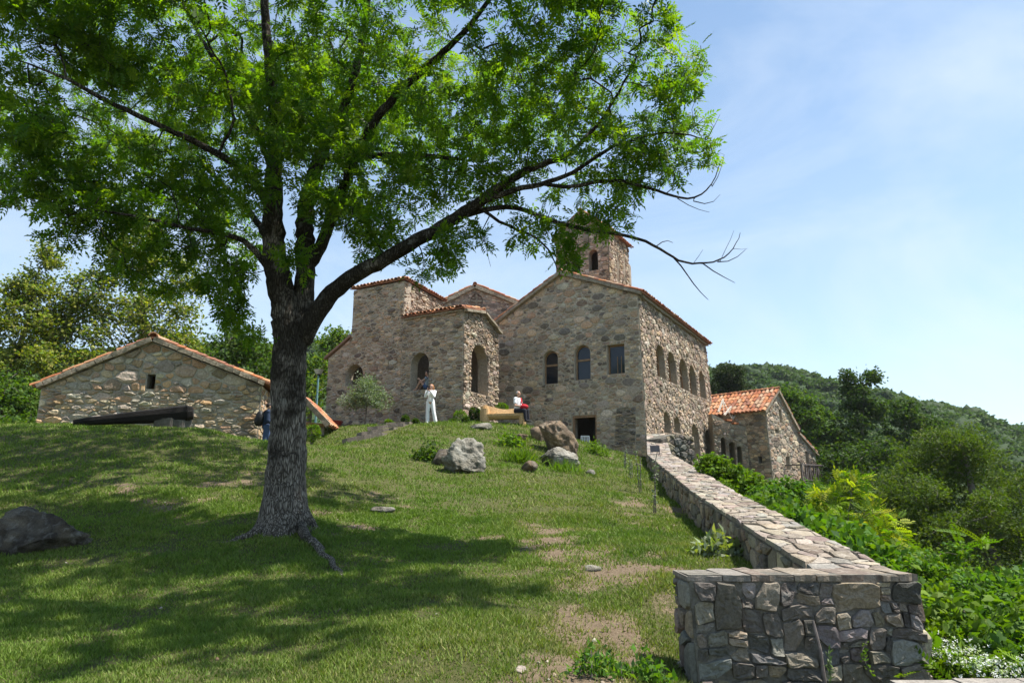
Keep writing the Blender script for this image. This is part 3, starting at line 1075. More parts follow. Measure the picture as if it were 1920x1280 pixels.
    dl = (lw - apw); dl /= np.linalg.norm(dl); drr = (rw - apw); drr /= np.linalg.norm(drr)
    la = lw + dl * 0.25 + rl + fo; ra_ = rw + drr * 0.35 + rl + fo
    endR = Ws.P(Ln - b * ze, eR) + drr * 0.35 + rl
    tile_roof(th, ra_, endR + Us * 0.2, ridge_a, ridge_b, 0.25, 0.36, 21, 300)
    rf = tile_roof(th, la + Us * (Ln + 0.3), la, ridge_b, ridge_a, 0.25, 0.36, 22, 60)
    ridge_tiles(th, rf, ridge_a + np.array([0, 0, 0.02]), ridge_b + np.array([0, 0, 0.02]))
    cz = np.array([0, 0, 0.10]) + fo * 0.45
    nl = np.cross(dl, Wf.N)
    band(th, apw + cz + dl * 0.04, lw + cz + dl * 0.2, 0.30, 0.17, up=np.cross(Wf.N, dl))
    band(th, apw + cz + drr * 0.04, rw + cz + drr * 0.26, 0.30, 0.17, up=np.cross(Wf.N, drr))
    band(th, Ws.P(b * ze + 0.2, eL + 0.02, 0.05), Ws.P(Ln - b * ze, eR + 0.02, 0.05), 0.3, 0.2)
    return th, Wf, Ws
palace, PWf, PWs = build_palace()

# ------------------------------------------------------------------ tower behind the palace
def build_tower():
    Uf = np.array([0.871, -0.491, 0]); Us = np.array([0.491, 0.871, 0])
    C0 = np.array([6.12, 41.0, 9.0]); a = 3.7
    th = thing('tower', (5.5, 43.3, 9.0), 'square stone bell tower with narrow arched openings above the palace roof', 'tower')
    Wf = Wall(C0 - Uf * a, Uf, 0.0); Ws = Wall(C0, Us, 0.0)
    ec = Wf.uv(1146, 428)[1]; ap = Wf.uv(1095, 396)
    out = [(0, 0), (a - 0.02, 0), (a - 0.02, ec), (a / 2, ap[1]), (0, ec)]
    h1 = px_box(Wf, 1104, 1121, 468, 507); h2 = px_box(Wf, 1073, 1088, 476, 512)
    hf = [arch(*h1), arch(*h2)]
    masonry(th, Wf, out, hf, 0.5, col=(0.29, 0.235, 0.18))
    st = rubble(Wf, out, hf, 0.30, 1.7, 0.02, 0.025, PAL_PINK, 31, voussoir=0.18)
    hs = [px_box(Ws, 1156, 1160, 474, 528), px_box(Ws, 1168.5, 1172.5, 484, 528), px_box(Ws, 1180, 1183.6, 497, 534)]
    so = [(0, 0), (a, 0), (a, ec), (0, ec)]
    shs = [arch(*h) for h in hs]
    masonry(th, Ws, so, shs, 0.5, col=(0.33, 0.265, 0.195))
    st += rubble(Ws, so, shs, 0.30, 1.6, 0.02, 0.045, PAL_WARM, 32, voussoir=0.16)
    lay(th, st, M['stone_warm'], 220)
    Wl = Wall(C0 - Uf * a + Us * a, -Us); masonry(th, Wl, rect(0.51, a - 0.51, 0, ec), (), 0.4)
    Wb = Wall(C0 + Us * (a - 0.05), -Uf); masonry(th, Wb, [(0.51, 0), (a - 0.51, 0), (a - 0.51, ec), (a / 2, ap[1] - 0.1), (0.51, ec)], (), 0.4)
    z = np.array([0, 0, 0.12])
    fo = -Us * 0.15
    apw = Wf.P(*out[3]); rw = Wf.P(a, ec); lw = Wf.P(0, ec)
    dl = (lw - apw) / np.linalg.norm(lw - apw); dr = (rw - apw) / np.linalg.norm(rw - apw)
    ra = apw + z + fo; rb = ra + Us * (a + 0.35)
    tile_roof(th, rw + dr * 0.3 + z + fo, rw + dr * 0.3 + z + Us * (a + 0.2), ra, rb, 0.25, 0.36, 33, 120)
    rf = tile_roof(th, lw + dl * 0.3 + z + Us * (a + 0.2), lw + dl * 0.3 + z + fo, rb, ra, 0.25, 0.36, 34, 40)
    ridge_tiles(th, rf, ra, rb)
    band(th, apw + dr * 0.05 + fo * 0.4, rw + dr * 0.25 + fo * 0.4, 0.2, 0.14, up=np.cross(Wf.N, dr))
    band(th, apw + dl * 0.05 + fo * 0.4, lw + dl * 0.25 + fo * 0.4, 0.2, 0.14, up=np.cross(Wf.N, dl))
build_tower()

# ------------------------------------------------------------------ church: wing, tall block and the open bay
def build_church():
    th = thing('church', (-5.5, 33.4, 4.6), 'rough stone church with tall block, stepped wing and open arched bay', 'church')
    A0 = np.array([-9.85, 36.0, 3.8]); A1 = np.array([-5.5, 33.45, 3.8]); B1 = np.array([-2.3, 31.6, 3.8]); C1 = np.array([-0.72, 34.9, 3.8])
    Wa = Wall(A0, A1 - A0)
    La = np.linalg.norm(A1 - A0)
    U = Wa.uv
    e0 = U(617, 672); e1 = U(659, 634); e2 = U(659, 546); e3 = U(756, 527)
    lower = [(0, 0), (La, 0), (La, e1[1]), (e1[0], e1[1]), (0, e0[1])]
    upper = [(e1[0], e1[1]), (La, e1[1]), (La, e3[1]), (e1[0], e2[1])]
    full = [(0, 0), (La, 0), (La, e3[1]), (e1[0], e2[1]), (e1[0], e1[1]), (0, e0[1])]
    ha = px_box(Wa, 648, 681, 683, 722)
    hA = [arch(*ha)]
    masonry(th, Wa, full, hA, 0.55, col=(0.44, 0.37, 0.285))
    st = rubble(Wa, lower, hA, 0.24, 1.9, 0.024, 0.034, PAL_PINK + PAL_FRONT[:4], 41, voussoir=0.22)
    st += rubble(Wa, upper, (), 0.23, 2.1, 0.024, 0.030, PAL_FRONT, 42, big=0.06)
    Wb = Wall(A1, B1 - A1); Lb = np.linalg.norm(B1 - A1)
    zb = Wb.uv(866, 582)[1]
    hb = px_box(Wb, 770, 804, 661, 731)
    ob = [(0, 0), (Lb - 0.02, 0), (Lb - 0.02, zb), (0, zb)]
    hB = [arch(*hb)]
    masonry(th, Wb, ob, hB, 0.55, col=(0.42, 0.355, 0.275))
    st += rubble(Wb, ob, hB, 0.225, 2.3, 0.022, 0.034, PAL_FRONT, 43, big=0.06, voussoir=0.22)
    Wc = Wall(B1, C1 - B1); Lc = np.linalg.norm(C1 - B1)
    hc = px_box(Wc, 883, 914, 647, 738)
    zr = Wc.uv(930, 622)[1]
    oc = [(0.07, 0), (Lc, 0), (Lc, zr), (Lc * 0.5, Wc.uv(900, 583)[1]), (0.07, zb)]
    oc_s = [(-0.01, 0), (Lc, 0), (Lc, zr), (Lc * 0.5, Wc.uv(900, 583)[1]), (-0.01, zb)]
    hC = [arch(*hc)]
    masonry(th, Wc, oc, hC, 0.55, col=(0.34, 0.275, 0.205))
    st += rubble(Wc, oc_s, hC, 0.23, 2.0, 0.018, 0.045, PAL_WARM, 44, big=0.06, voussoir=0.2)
    # right face of the tall block
    D1 = np.array([-3.85, 37.2, 3.8])
    Wd = Wall(A1, D1 - A1); Ld = np.linalg.norm(D1 - A1)
    zd = Wd.uv(829, 566)[1]
    od = [(-0.01, zb - 0.5), (Ld, zb - 0.5), (Ld, zd), (-0.01, e3[1])]
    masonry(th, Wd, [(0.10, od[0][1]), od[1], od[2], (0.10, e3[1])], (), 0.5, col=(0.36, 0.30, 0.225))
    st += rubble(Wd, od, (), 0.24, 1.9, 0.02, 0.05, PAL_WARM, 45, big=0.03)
    lay(th, st, M['stone'], 300)
    # rear walls
    up = np.array([0, 0, 1.0])
    Wr = Wall(D1, np.array([-4.2, 1.2, 0])); masonry(th, Wr, rect(0.5, 4.2, 0, zd - 0.2), (), 0.4)
    E1 = A0 + np.array([2.3, 4.2, 0])
    Wr2 = Wall(E1, A0 - E1); L2 = np.linalg.norm(A0 - E1); masonry(th, Wr2, rect(0, L2 - 0.57, 0, e0[1] - 0.1), (), 0.4)
    Wr3 = Wall(C1 + np.array([0.1, 0.2, 0]), D1 - C1); L3 = np.linalg.norm(D1 - C1); masonry(th, Wr3, rect(0.3, L3, 0, zr - 0.3), (), 0.4)
    Wr4 = Wall(D1, E1 - D1); L4 = np.linalg.norm(E1 - D1); masonry(th, Wr4, rect(0.3, L4, 0, e0[1] - 0.1), (), 0.4)
    # block roof: low slope rising to the back ridge
    z = up * 0.10
    P = lambda W, u, v, d=0: W.P(u, v, d)
    q0 = Wa.P(e1[0] - 0.15, e2[1], 0.15) + z
    cor = Wa.P(La, e3[1]) + z
    cor = cor + (Wa.N + Wd.N) * 0.15
    r1 = Wd.P(Ld + 0.1, zd, 0.15) + z
    lift = up * 0.38
    K = cor - (Wa.N + Wd.N) * 1.6 + lift
    tile_roof(th, q0, cor, q0 - Wa.N * 1.6 + lift, K, 0.24, 0.34, 46, 60)
    tile_roof(th, cor, r1, K, r1 - Wd.N * 1.6 + lift, 0.24, 0.34, 47, 90)
    # wing roof edge
    w0 = Wa.P(-0.2, e0[1] - 0.08, 0.15) + z; w1 = Wa.P(e1[0] + 0.02, e1[1] + 0.02, 0.15) + z
    bb = -Wa.N * 4.0
    V, F = boxVF((w0 + w1) / 2 + bb / 2, (w1 - w0) / 2, bb / 2, up * 0.06)
    part('wing_roof', V, F, M['tile'], th, np.tile(np.array((0.27, 0.17, 0.12)), (8, 1)))
    # bay roof: gable end over the bright arch
    apx = Wc.P(Lc * 0.5, Wc.uv(900, 583)[1], 0.15) + z
    eL = Wc.P(-0.12, zb, 0.15) + z; eR = Wc.P(Lc + 0.05, zr, 0.15) + z
    tb = -Wc.N
    Lroof = 3.3
    fr_l = Wb.P(0.0, zb, 0.2) + z
    tile_roof(th, fr_l, eL + Wb.N * 0.15, apx + tb * Lroof, apx, 0.24, 0.34, 48, 140)
    rf = tile_roof(th, eR, eR + tb * Lroof, apx, apx + tb * Lroof, 0.24, 0.34, 49, 60)
    ridge_tiles(th, rf, apx, apx + tb * Lroof)
    dl = (eL - apx) / np.linalg.norm(eL - apx); dr = (eR - apx) / np.linalg.norm(eR - apx)
    band(th, apx - up * 0.14 + dl * 0.03, eL - up * 0.14, 0.22, 0.12, up=np.cross(Wc.N, dl), n=3)
    band(th, apx - up * 0.14 + dr * 0.03, eR - up * 0.14, 0.22, 0.12, up=np.cross(Wc.N, dr), n=3)
    band(th, Wb.P(0.1, zb - 0.01, 0.04), Wb.P(Lb, zb - 0.01, 0.04), 0.2, 0.1, n=5)
    return Wa, Wb, Wc, hb
CWa, CWb, CWc, CHB = build_church()

# ------------------------------------------------------------------ basilica gable in the rear
def build_basilica():
    th = thing('basilica', (-2.0, 41.0, 5.0), 'distant basilica gable with blind arched cross window between church and palace', 'basilica')
    L = at(830, 568, 40.7); Rr = at(976, 572, 41.4)
    W = Wall((L[0], L[1], 5.0), (Rr[0] - L[0], Rr[1] - L[1], 0)); Wd = np.linalg.norm((Rr - L)[:2])
    a = W.uv(890, 538); l = W.uv(831, 568)[1]; r = W.uv(974, 572)[1]
    out = [(0, 0), (Wd, 0), (Wd, r), (a[0], a[1]), (0, l)]
    hb = px_box(W, 882, 905, 551, 578)
    hole = arch(*hb)
    masonry(th, W, out, [hole], 0.4, col=(0.29, 0.235, 0.185))
    st = rubble(W, out, [hole], 0.26, 1.9, 0.02, 0.022, PAL_PINK, 51, big=0.05, voussoir=0.15)
    lay(th, st, M['stone'], 200)
    n = len(hole)
    V = [W.P(*p, -0.10) for p in hole]
    part('blind_window', V, [tuple(range(n))], M['mortar'], th, np.tile(np.array((0.24, 0.16, 0.12)), (n, 1)))
    uc = (hb[0] + hb[1]) / 2; vc = hb[2] + (hb[3] - hb[2]) * 0.52; hw = (hb[1] - hb[0]) / 2
    for p, q in (((uc, hb[2] + 0.05), (uc, hb[3] - 0.05)), ((hb[0] + 0.05, vc), (hb[1] - 0.05, vc))):
        V, F = barVF(W.P(*p, -0.06), W.P(*q, -0.06), 0.13, 0.10, W.N)
        part('stone_cross', V, F, M['cornice'], th)
    for k in range(8):
        s = 1 if k % 2 else -1
        v = hb[2] + (hb[3] - hb[2]) * (0.12 + 0.2 * (k // 2))
        V, F = barVF(W.P(uc + s * 0.1, v, -0.07), W.P(uc + s * (hw - 0.08), v, -0.07), 0.06, 0.05, W.N)
        part('lattice_bar', V, F, M['cornice'], th)
    up = np.array([0, 0, 1.0]); z = up * 0.16 + W.N * 0.2; bk = -W.N * 8
    apw, lw, rw = W.P(*a), W.P(0, l), W.P(Wd, r)
    dl = (lw - apw) / np.linalg.norm(lw - apw); dr = (rw - apw) / np.linalg.norm(rw - apw)
    tile_roof(th, rw + dr * 0.3 + z, rw + dr * 0.3 + z + bk, apw + z, apw + z + bk, 0.24, 0.36, 52, 60)
    rf = tile_roof(th, lw + dl * 0.2 + z + bk, lw + dl * 0.2 + z, apw + z + bk, apw + z, 0.24, 0.36, 53, 40)
    ridge_tiles(th, rf, apw + z, apw + z + bk)
    cz = W.N * 0.08
    band(th, apw + dl * 0.04 + cz, lw + dl * 0.15 + cz, 0.26, 0.22, up=np.cross(W.N, dl))
    band(th, apw + dr * 0.04 + cz, rw + dr * 0.25 + cz, 0.26, 0.22, up=np.cross(W.N, dr))
    for s, o_ in ((0, lw), (1, rw)):
        Wx = Wall(W.P(Wd, 0) if s else W.P(0.0, 0) - W.N * 8, (-W.N if s else W.N)); masonry(th, Wx, rect(0.41 if s else 0, 8 if s else 7.55, 0, min(l, r) - 0.1), (), 0.4)
build_basilica()

# ------------------------------------------------------------------ chapel on the rise at the side
def build_chapel():
    th = thing('chapel', (-13.3, 24.2, 3.4), 'low stone chapel with slit window under a tiled gable roof', 'chapel')
    L = np.array([-16.35, 23.5, 2.6]); Rr = np.array([-9.25, 25.0, 2.6])
    W = Wall(L, Rr - L); Wd = np.linalg.norm(Rr - L)
    l = W.uv(76, 728)[1]; r = W.uv(479, 722)[1]; a = W.uv(288, 642)
    hs_ = px_box(W, 275, 291, 701, 729)
    out = [(0, 0), (Wd - 0.02, 0), (Wd - 0.02, r), a, (0, l)]
    hole = rect(*hs_)
    masonry(th, W, out, [hole], 0.6, col=(0.42, 0.38, 0.31))
    vm = W.uv(288, 735)[1]
    lo = [(0, 0), (Wd - 0.02, 0), (Wd - 0.02, vm), (0, vm)]
    hi = [(0, vm), (Wd - 0.02, vm), (Wd - 0.02, r), a, (0, l)]
    st = rubble(W, lo, (), 0.30, 2.3, 0.018, 0.055, PAL_CHAPEL, 61, big=0.08, bigf=1.6, tilt=0.5)
    st += rubble(W, hi, [hole], 0.36, 1.5, 0.026, 0.045, PAL_CHAPEL, 62, big=0.2, bigf=1.7, tilt=0.5)
    side = np.cross(np.array([0, 0, 1.0]), W.U)
    Ws = Wall(Rr, side); Ln = 7.0
    so = rect(0.0, Ln, 0, r)
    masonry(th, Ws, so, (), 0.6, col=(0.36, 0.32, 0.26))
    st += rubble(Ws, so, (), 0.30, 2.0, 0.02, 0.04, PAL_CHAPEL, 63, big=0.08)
    lay(th, st, M['stone_warm'], 300)
    Wl = Wall(L + side * Ln, -side); masonry(th, Wl, rect(0, Ln - 0.61, 0, l - 0.1), (), 0.5)
    Wb = Wall(Rr + side * Ln, -W.U); masonry(th, Wb, [(0.61, 0), (Wd - 0.61, 0), (Wd - 0.61, min(l, r)), (Wd / 2, a[1] - 0.1), (0.61, min(l, r))], (), 0.4)
    up = np.array([0, 0, 1.0]); z = up * 0.19 + W.N * 0.16
    apw, lw, rw = W.P(*a), W.P(0, l), W.P(Wd, r)
    dl = (lw - apw) / np.linalg.norm(lw - apw); dr = (rw - apw) / np.linalg.norm(rw - apw)
    bk = side * (Ln + 0.5)
    tile_roof(th, rw + dr * 0.3 + z, rw + dr * 0.3 + z + bk, apw + z, apw + z + bk, 0.24, 0.36, 64, 200)
    rf = tile_roof(th, lw + dl * 0.25 + z + bk, lw + dl * 0.25 + z, apw + z + bk, apw + z, 0.24, 0.36, 65, 80)
    ridge_tiles(th, rf, apw + z + up * 0.02, apw + z + bk + up * 0.02, 0.34)
    cz = up * 0.11 + W.N * 0.08
    band(th, apw + dl * 0.05 + cz, lw + dl * 0.12 + cz, 0.26, 0.17, up=np.cross(W.N, dl), n=14, mat=M['cornice'])
    band(th, apw + dr * 0.05 + cz, rw + dr * 0.12 + cz, 0.26, 0.17, up=np.cross(W.N, dr), n=14, mat=M['cornice'])
    # plaque of darkness behind the slit is the hollow interior itself
    return W
ChW = build_chapel()

# small porch roof behind the big trunk
def build_porch():
    th = thing('porch', (-8.6, 28.2, 3.6), 'low brick porch with slanting stone-edged roof behind the ash trunk', 'porch')
    Yp = 28.0
    p0, p1 = at(560, 738, Yp), at(619, 800, Yp)
    q = at(604, 790, Yp)
    W = Wall((q[0] - 2.2, Yp, 3.4), (1, 0, 0)); H = W.uv(600, 797)[1]
    st = []
    for u0, u1 in ((1.72, 2.2),):
        o = rect(u0, u1, 0, H)
        masonry(th, W, o, (), 0.4, name='pillar', col=(0.30, 0.25, 0.2)); st += rubble(W, o, (), 0.2, 1.8, 0.014, 0.02, PAL_WARM, 66, voussoir=0)
    o2 = [(0, 0.2), (1.7, 0.2), (1.7, H), (0.2, H + 1.25), (0, H + 1.25)]
    masonry(th, W, o2, (), 0.3, name='gable_wall', col=(0.36, 0.31, 0.25))
    st += rubble(W, o2, (), 0.26, 1.5, 0.02, 0.02, PAL_PINK, 67, voussoir=0)
    lay(th, st, M['stone'], 60)
    d = (p1 - p0) / np.linalg.norm(p1 - p0)
    bk = np.array([-0.2, 2.6, 0])
    tile_roof(th, p1 + np.array([0, -0.2, 0.05]), p1 + bk, p0 + np.array([0, -0.2, 0.05]), p0 + bk, 0.24, 0.34, 68, 60)
    band(th, p0 + np.array([0.03, -0.26, 0.04]), p1 + np.array([0.0, -0.26, 0.04]), 0.18, 0.22, up=np.cross(np.array([0, -1, 0]), d), n=4)
    V, F = barVF(at(572, 793, Yp - 0.05), at(612, 797, Yp - 0.05), 0.14, 0.1)
    part('lintel', V, F, M['wood'], th)
build_porch()

# ------------------------------------------------------------------ tiled house down the slope
def build_house():
    th = thing('house', (15.5, 41.5, 1.6), 'stone house with orange tiled roof and wooden balcony beyond the palace', 'house')
    g = np.array([0.77, 0.64, 0]); g /= np.linalg.norm(g); rdir = np.array([-0.64, 0.77, 0]); rdir /= np.linalg.norm(rdir)
    apx = at(1457, 732, 42.0)
    Wg = Wall(np.array([apx[0], apx[1], 0.2]) - g * 1.8, g)
    c0 = Wg.uv(1435, 768); a = Wg.uv(1457, 733); r1 = Wg.uv(1495, 806); r2 = Wg.uv(1529, 850)
    bt = Wg.uv(1440, 905)
    v0 = 0.0
    main = [(c0[0] + 0.02, c0[1]), (c0[0] + 0.35, v0), (r1[0], v0), (r1[0], r1[1]), a]
    lean = [(r1[0], v0), (r2[0] + 0.15, v0), (r2[0], r2[1]), (r1[0], r1[1])]
    full = [(c0[0] + 0.02, c0[1]), (c0[0] + 0.35, v0), (r2[0] + 0.15, v0), (r2[0], r2[1]), (r1[0], r1[1]), a]
    s1 = px_box(Wg, 1461, 1466, 768, 792); s2 = px_box(Wg, 1453, 1460, 804, 812); d1 = px_box(Wg, 1474, 1481, 856, 880); d2 = px_box(Wg, 1512, 1518, 847, 905)
    hm = [rect(*s1), rect(*s2), rect(*d1)]
    hl = [rect(*d2)]
    masonry(th, Wg, full, hm + hl, 0.5, col=(0.40, 0.34, 0.26))
    st = rubble(Wg, main, hm, 0.28, 1.5, 0.03, 0.03, PAL_WARM + PAL_CHAPEL[:3], 71, big=0.1, voussoir=0.16)
    st += rubble(Wg, lean, hl, 0.26, 1.6, 0.026, 0.03, PAL_WARM, 72, voussoir=0.16)
    # side wall under the eave: it flares outwards to a buttress foot
    o_top = Wg.P(*c0); o_bot = Wg.P(c0[0] + 0.35, v0)
    Ls = 6.0
    Ws = Wall(Wg.P(c0[0] + 0.25, 0.0) + rdir * Ls + np.array([0.05, 0, 0]), -rdir, V=(o_top - o_bot))
    ht = c0[1] - 0.05
    so = rect(0, Ls - 0.03, 0, ht)
    h3 = px_box(Ws, 1422, 1429, 855, 868)
    Ws = Wall(o_bot + rdir * Ls, -rdir, V=(o_top - o_bot))
    h3 = px_box(Ws, 1422, 1429, 855, 868)
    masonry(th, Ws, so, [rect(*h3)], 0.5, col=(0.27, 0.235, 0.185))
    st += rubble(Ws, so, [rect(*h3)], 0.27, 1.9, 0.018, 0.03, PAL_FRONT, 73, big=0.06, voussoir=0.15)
    lay(th, st, M['stone_warm'], 300)
    up = np.array([0, 0, 1.0])
    Wb = Wall(Wg.P(r2[0], 0) + rdir * Ls, -g); masonry(th, Wb, rect(0.3, r2[0] - c0[0] - 0.6, 0, min(r2[1], 3)), (), 0.4)
    Wr = Wall(Wg.P(r2[0], 0), rdir); masonry(th, Wr, rect(0.51, Ls, 0, r2[1] - 0.1), (), 0.4)
    z = up * 0.13 - rdir * 0.15; bk = rdir * (Ls + 0.3)
    apw, lw, rw, r2w = Wg.P(*a), Wg.P(*c0), Wg.P(*r1), Wg.P(*r2)
    dl = (lw - apw) / np.linalg.norm(lw - apw); dr = (rw - apw) / np.linalg.norm(rw - apw); d2_ = (r2w - rw) / np.linalg.norm(r2w - rw)
    rf = tile_roof(th, lw + dl * 0.3 + z + bk, lw + dl * 0.3 + z, apw + z + bk, apw + z, 0.27, 0.38, 74, 300)
    ridge_tiles(th, rf, apw + z + up * 0.03, apw + z + bk + up * 0.03, 0.28)
    tile_roof(th, rw + dr * 0.1 + z, rw + dr * 0.1 + z + bk, apw + z, apw + z + bk, 0.27, 0.38, 75, 20)
    tile_roof(th, r2w + d2_ * 0.3 + z, r2w + d2_ * 0.3 + z + bk, rw + z + up * -0.25, rw + z + bk - up * 0.25, 0.27, 0.38, 76, 20)
    cz = -rdir * 0.06 + up * 0.02
    band(th, apw + dl * 0.04 + cz, lw + dl * 0.25 + cz, 0.2, 0.14, up=np.cross(Wg.N, dl))
    band(th, apw + dr * 0.04 + cz, rw + cz, 0.2, 0.14, up=np.cross(Wg.N, dr))
    band(th, rw + d2_ * 0.05 + cz - up * 0.2, r2w + d2_ * 0.25 + cz, 0.2, 0.12, up=np.cross(Wg.N, d2_))
    # balcony: deck, posts, rails, braces
    b0, b1, bv0, bv1 = px_box(Wg, 1473, 1513, 872, 905)
    dep = 1.0
    V, F = boxVF(Wg.P((b0 + b1) / 2, bv0 - 0.06, dep / 2 + 0.05), g * (b1 - b0) / 2, Wg.N * dep / 2, up * 0.06)
    bal = part('balcony', V, F, M['wood_grey'], th)
    for k in range(6):
        u = b0 + 0.05 + (b1 - b0 - 0.1) * k / 5
        V, F = barVF(Wg.P(u, bv0, dep), Wg.P(u, bv1, dep), 0.09, 0.09, Wg.N); part('post', V, F, M['wood_grey'], bal)
        if k < 5:
            u2 = b0 + 0.05 + (b1 - b0 - 0.1) * (k + 1) / 5
            V, F = barVF(Wg.P(u + 0.05, bv0 + 0.05 if k % 2 else bv1 - 0.1, dep), Wg.P(u2 - 0.05, bv1 - 0.1 if k % 2 else bv0 + 0.05, dep), 0.06, 0.05, Wg.N)
            part('brace', V, F, M['wood_grey'], bal)
    for v in (bv1, bv0 + 0.15):
        V, F = barVF(Wg.P(b0 - 0.05, v, dep + 0.05), Wg.P(b1 + 0.05, v, dep + 0.05), 0.07, 0.08, Wg.N); part('rail', V, F, M['wood_grey'], bal)
    for u in (b0, b1):
        V, F = barVF(Wg.P(u, bv1 - 0.03, dep), Wg.P(u, bv1 - 0.03, 0.02), 0.07, 0.08, up); part('rail', V, F, M['wood_grey'], bal)
        V, F = barVF(Wg.P(u, bv0 - 0.12, dep - 0.1), Wg.P(u, bv0 - 0.8, 0.02), 0.09, 0.09, up); part('strut', V, F, M['wood_grey'], bal)
build_house()

# ------------------------------------------------------------------ roofless ruin between palace and house
def build_ruin():
    th = thing('ruined_wall', (13.5, 42, 2.0), 'roofless ruined wall with arches and bare rafters beside the palace', 'ruin')
    P0 = np.array([12.2, 41.8, 1.0]); P1 = np.array([14.55, 42.6, 1.0])
    P0 = np.array([12.3, 42.0, 0.6])
    P1 = np.array([14.4, 42.1, 0.6])
    W = Wall(P0, P1 - P0); L = np.linalg.norm(P1 - P0)
    t0 = W.uv(1345, 775)[1]; t1 = W.uv(1372, 792)[1]; t2 = W.uv(1402, 800)[1]
    out = [(0, 0), (L, 0), (L, t2), (L * 0.5, t1), (0, t0)]
    hs = [arch(*px_box(W, *q)) for q in ((1352, 1361, 820, 858), (1368, 1379, 828, 880), (1383, 1392, 836, 885))]
    masonry(th, W, out, hs, 0.7, col=(0.28, 0.24, 0.18))
    st = rubble(W, out, hs, 0.27, 1.6, 0.02, 0.05, PAL_WARM + PAL_FRONT, 81, voussoir=0.18)
    lay(th, st, M['stone_warm'], 120)
    up = np.array([0, 0, 1.0])
    for px, py, px2, py2 in ((1347, 772, 1356, 748), (1358, 778, 1371, 762), (1373, 785, 1387, 770), (1387, 793, 1398, 781)):
        a, b = at(px, py, 42.3), at(px2, py2, 43.0)
        V, F = barVF(a, b, 0.09, 0.09); part('rafter', V, F, M['wood_pale'], th)
    for px, py, px2, py2 in ((1356, 750, 1358, 776), (1371, 763, 1374, 784), (1387, 771, 1389, 792), (1356, 751, 1372, 784), (1371, 764, 1388, 792), (1398, 782, 1400, 797)):
        a, b = at(px, py, 43.0), at(px2, py2, 42.4)
        V, F = barVF(a, b, 0.04, 0.04); part('lath', V, F, M['wood_pale'], th)
    for px, py in ((1365, 787), (1378, 793)):
        V, F = barVF(at(px - 5, py, 42.0), at(px + 4, py + 1, 42.2), 0.3, 0.1); part('loose_tile', V, F, M['tile'], th, np.tile(np.array(TILE_COLS[0]), (8, 1)))
build_ruin()

# ------------------------------------------------------------------ boundary wall climbing the slope, and its end pier
WALLP = [(2.50, 5.83, 0.975, 0.56), (3.34, 12.8, 1.60, 0.72), (4.36, 20.0, 2.32, 0.85), (5.36, 27.3, 3.08, 0.9), (6.35, 32.3, 4.3, 0.8)]  # x, y, top z, thickness
def build_boundary():
    th = thing('boundary_wall', (4.0, 18, 1.2), 'long low rubble wall with flat flagstone top climbing towards the palace', 'wall')
    st_face, st_top = [], []
    for i in range(len(WALLP) - 1):
        x0, y0, z0, t0 = WALLP[i]; x1, y1, z1, t1 = WALLP[i + 1]
        d = np.array([x1 - x0, y1 - y0, 0.0]); L = np.linalg.norm(d); d /= L
        nr = np.array([d[1], -d[0], 0])
        sl = (z1 - z0) / L
        a, b = np.array([x0, y0, z0]), np.array([x1, y1, z1])
        ar, br = a + nr * t0, b + nr * t1
        dn = np.array([0, 0, 1.6])
        V = [a, b, br, ar, a - dn, b - dn, br - dn * 2, ar - dn * 2]
        F = [(3, 2, 1, 0), (4, 5, 6, 7), (0, 1, 5, 4), (2, 3, 7, 6)] + ([(3, 0, 4, 7)] if i == 0 else []) + ([(1, 2, 6, 5)] if i == len(WALLP) - 2 else [])
        part('wall_core', V, F, M['mortar'], th, np.tile(np.array((0.20, 0.175, 0.145)), (8, 1)))
        # left face, stones laid along the slope of the top
        Wl = Wall(b, -d)                     # seen from the lawn side, U points downhill
        h0, h1 = 0.0, -sl * L
        hh = 0.95
        o = [(0, -hh), (L, -sl * L - hh), (L, -sl * L - 0.05), (0, -0.05)]
        near = i == 0
        st_face += rubble(Wl, o, (), 0.20 if i < 2 else 0.26, 1.5, 0.012, 0.03, PAL_DARK[:4] + PAL_WARM[:3], 90 + i, big=0.12, voussoir=0)
        # right face
        # top
        Ut = (b - a) / np.linalg.norm(b - a)
        Wt = Wall(a, Ut, V=-nr)
        if Wt.N[2] < 0:
            Wt = Wall(a, nr, V=Ut)
            o = [(-0.03, 0), (t0 + 0.03, 0), (t1 + 0.03, np.linalg.norm(b - a)), (-0.03, np.linalg.norm(b - a))]
        else:
            o = [(0, 0), (np.linalg.norm(b - a), 0), (np.linalg.norm(b - a), -t1), (0, -t0)]
            o = [(p[0], -p[1]) for p in o]
            Wt = Wall(a, nr, V=Ut)
            o = [(-0.03, 0), (t0 + 0.03, 0), (t1 + 0.03, np.linalg.norm(b - a)), (-0.03, np.linalg.norm(b - a))]
        st_top += rubble(Wt, o, (), 0.135 if i < 2 else 0.2, 0.62, 0.006, 0.014, PAL_TOP, 95 + i, big=0.2, bigf=1.6, voussoir=0, tilt=0.4)
    lay(th, st_face, M['stone_dark'], 300)
    tops = sorted(st_top, key=lambda s: -s[0])
    lay(th, tops, M['stone_top'], 300, name='flagstone')
build_boundary()

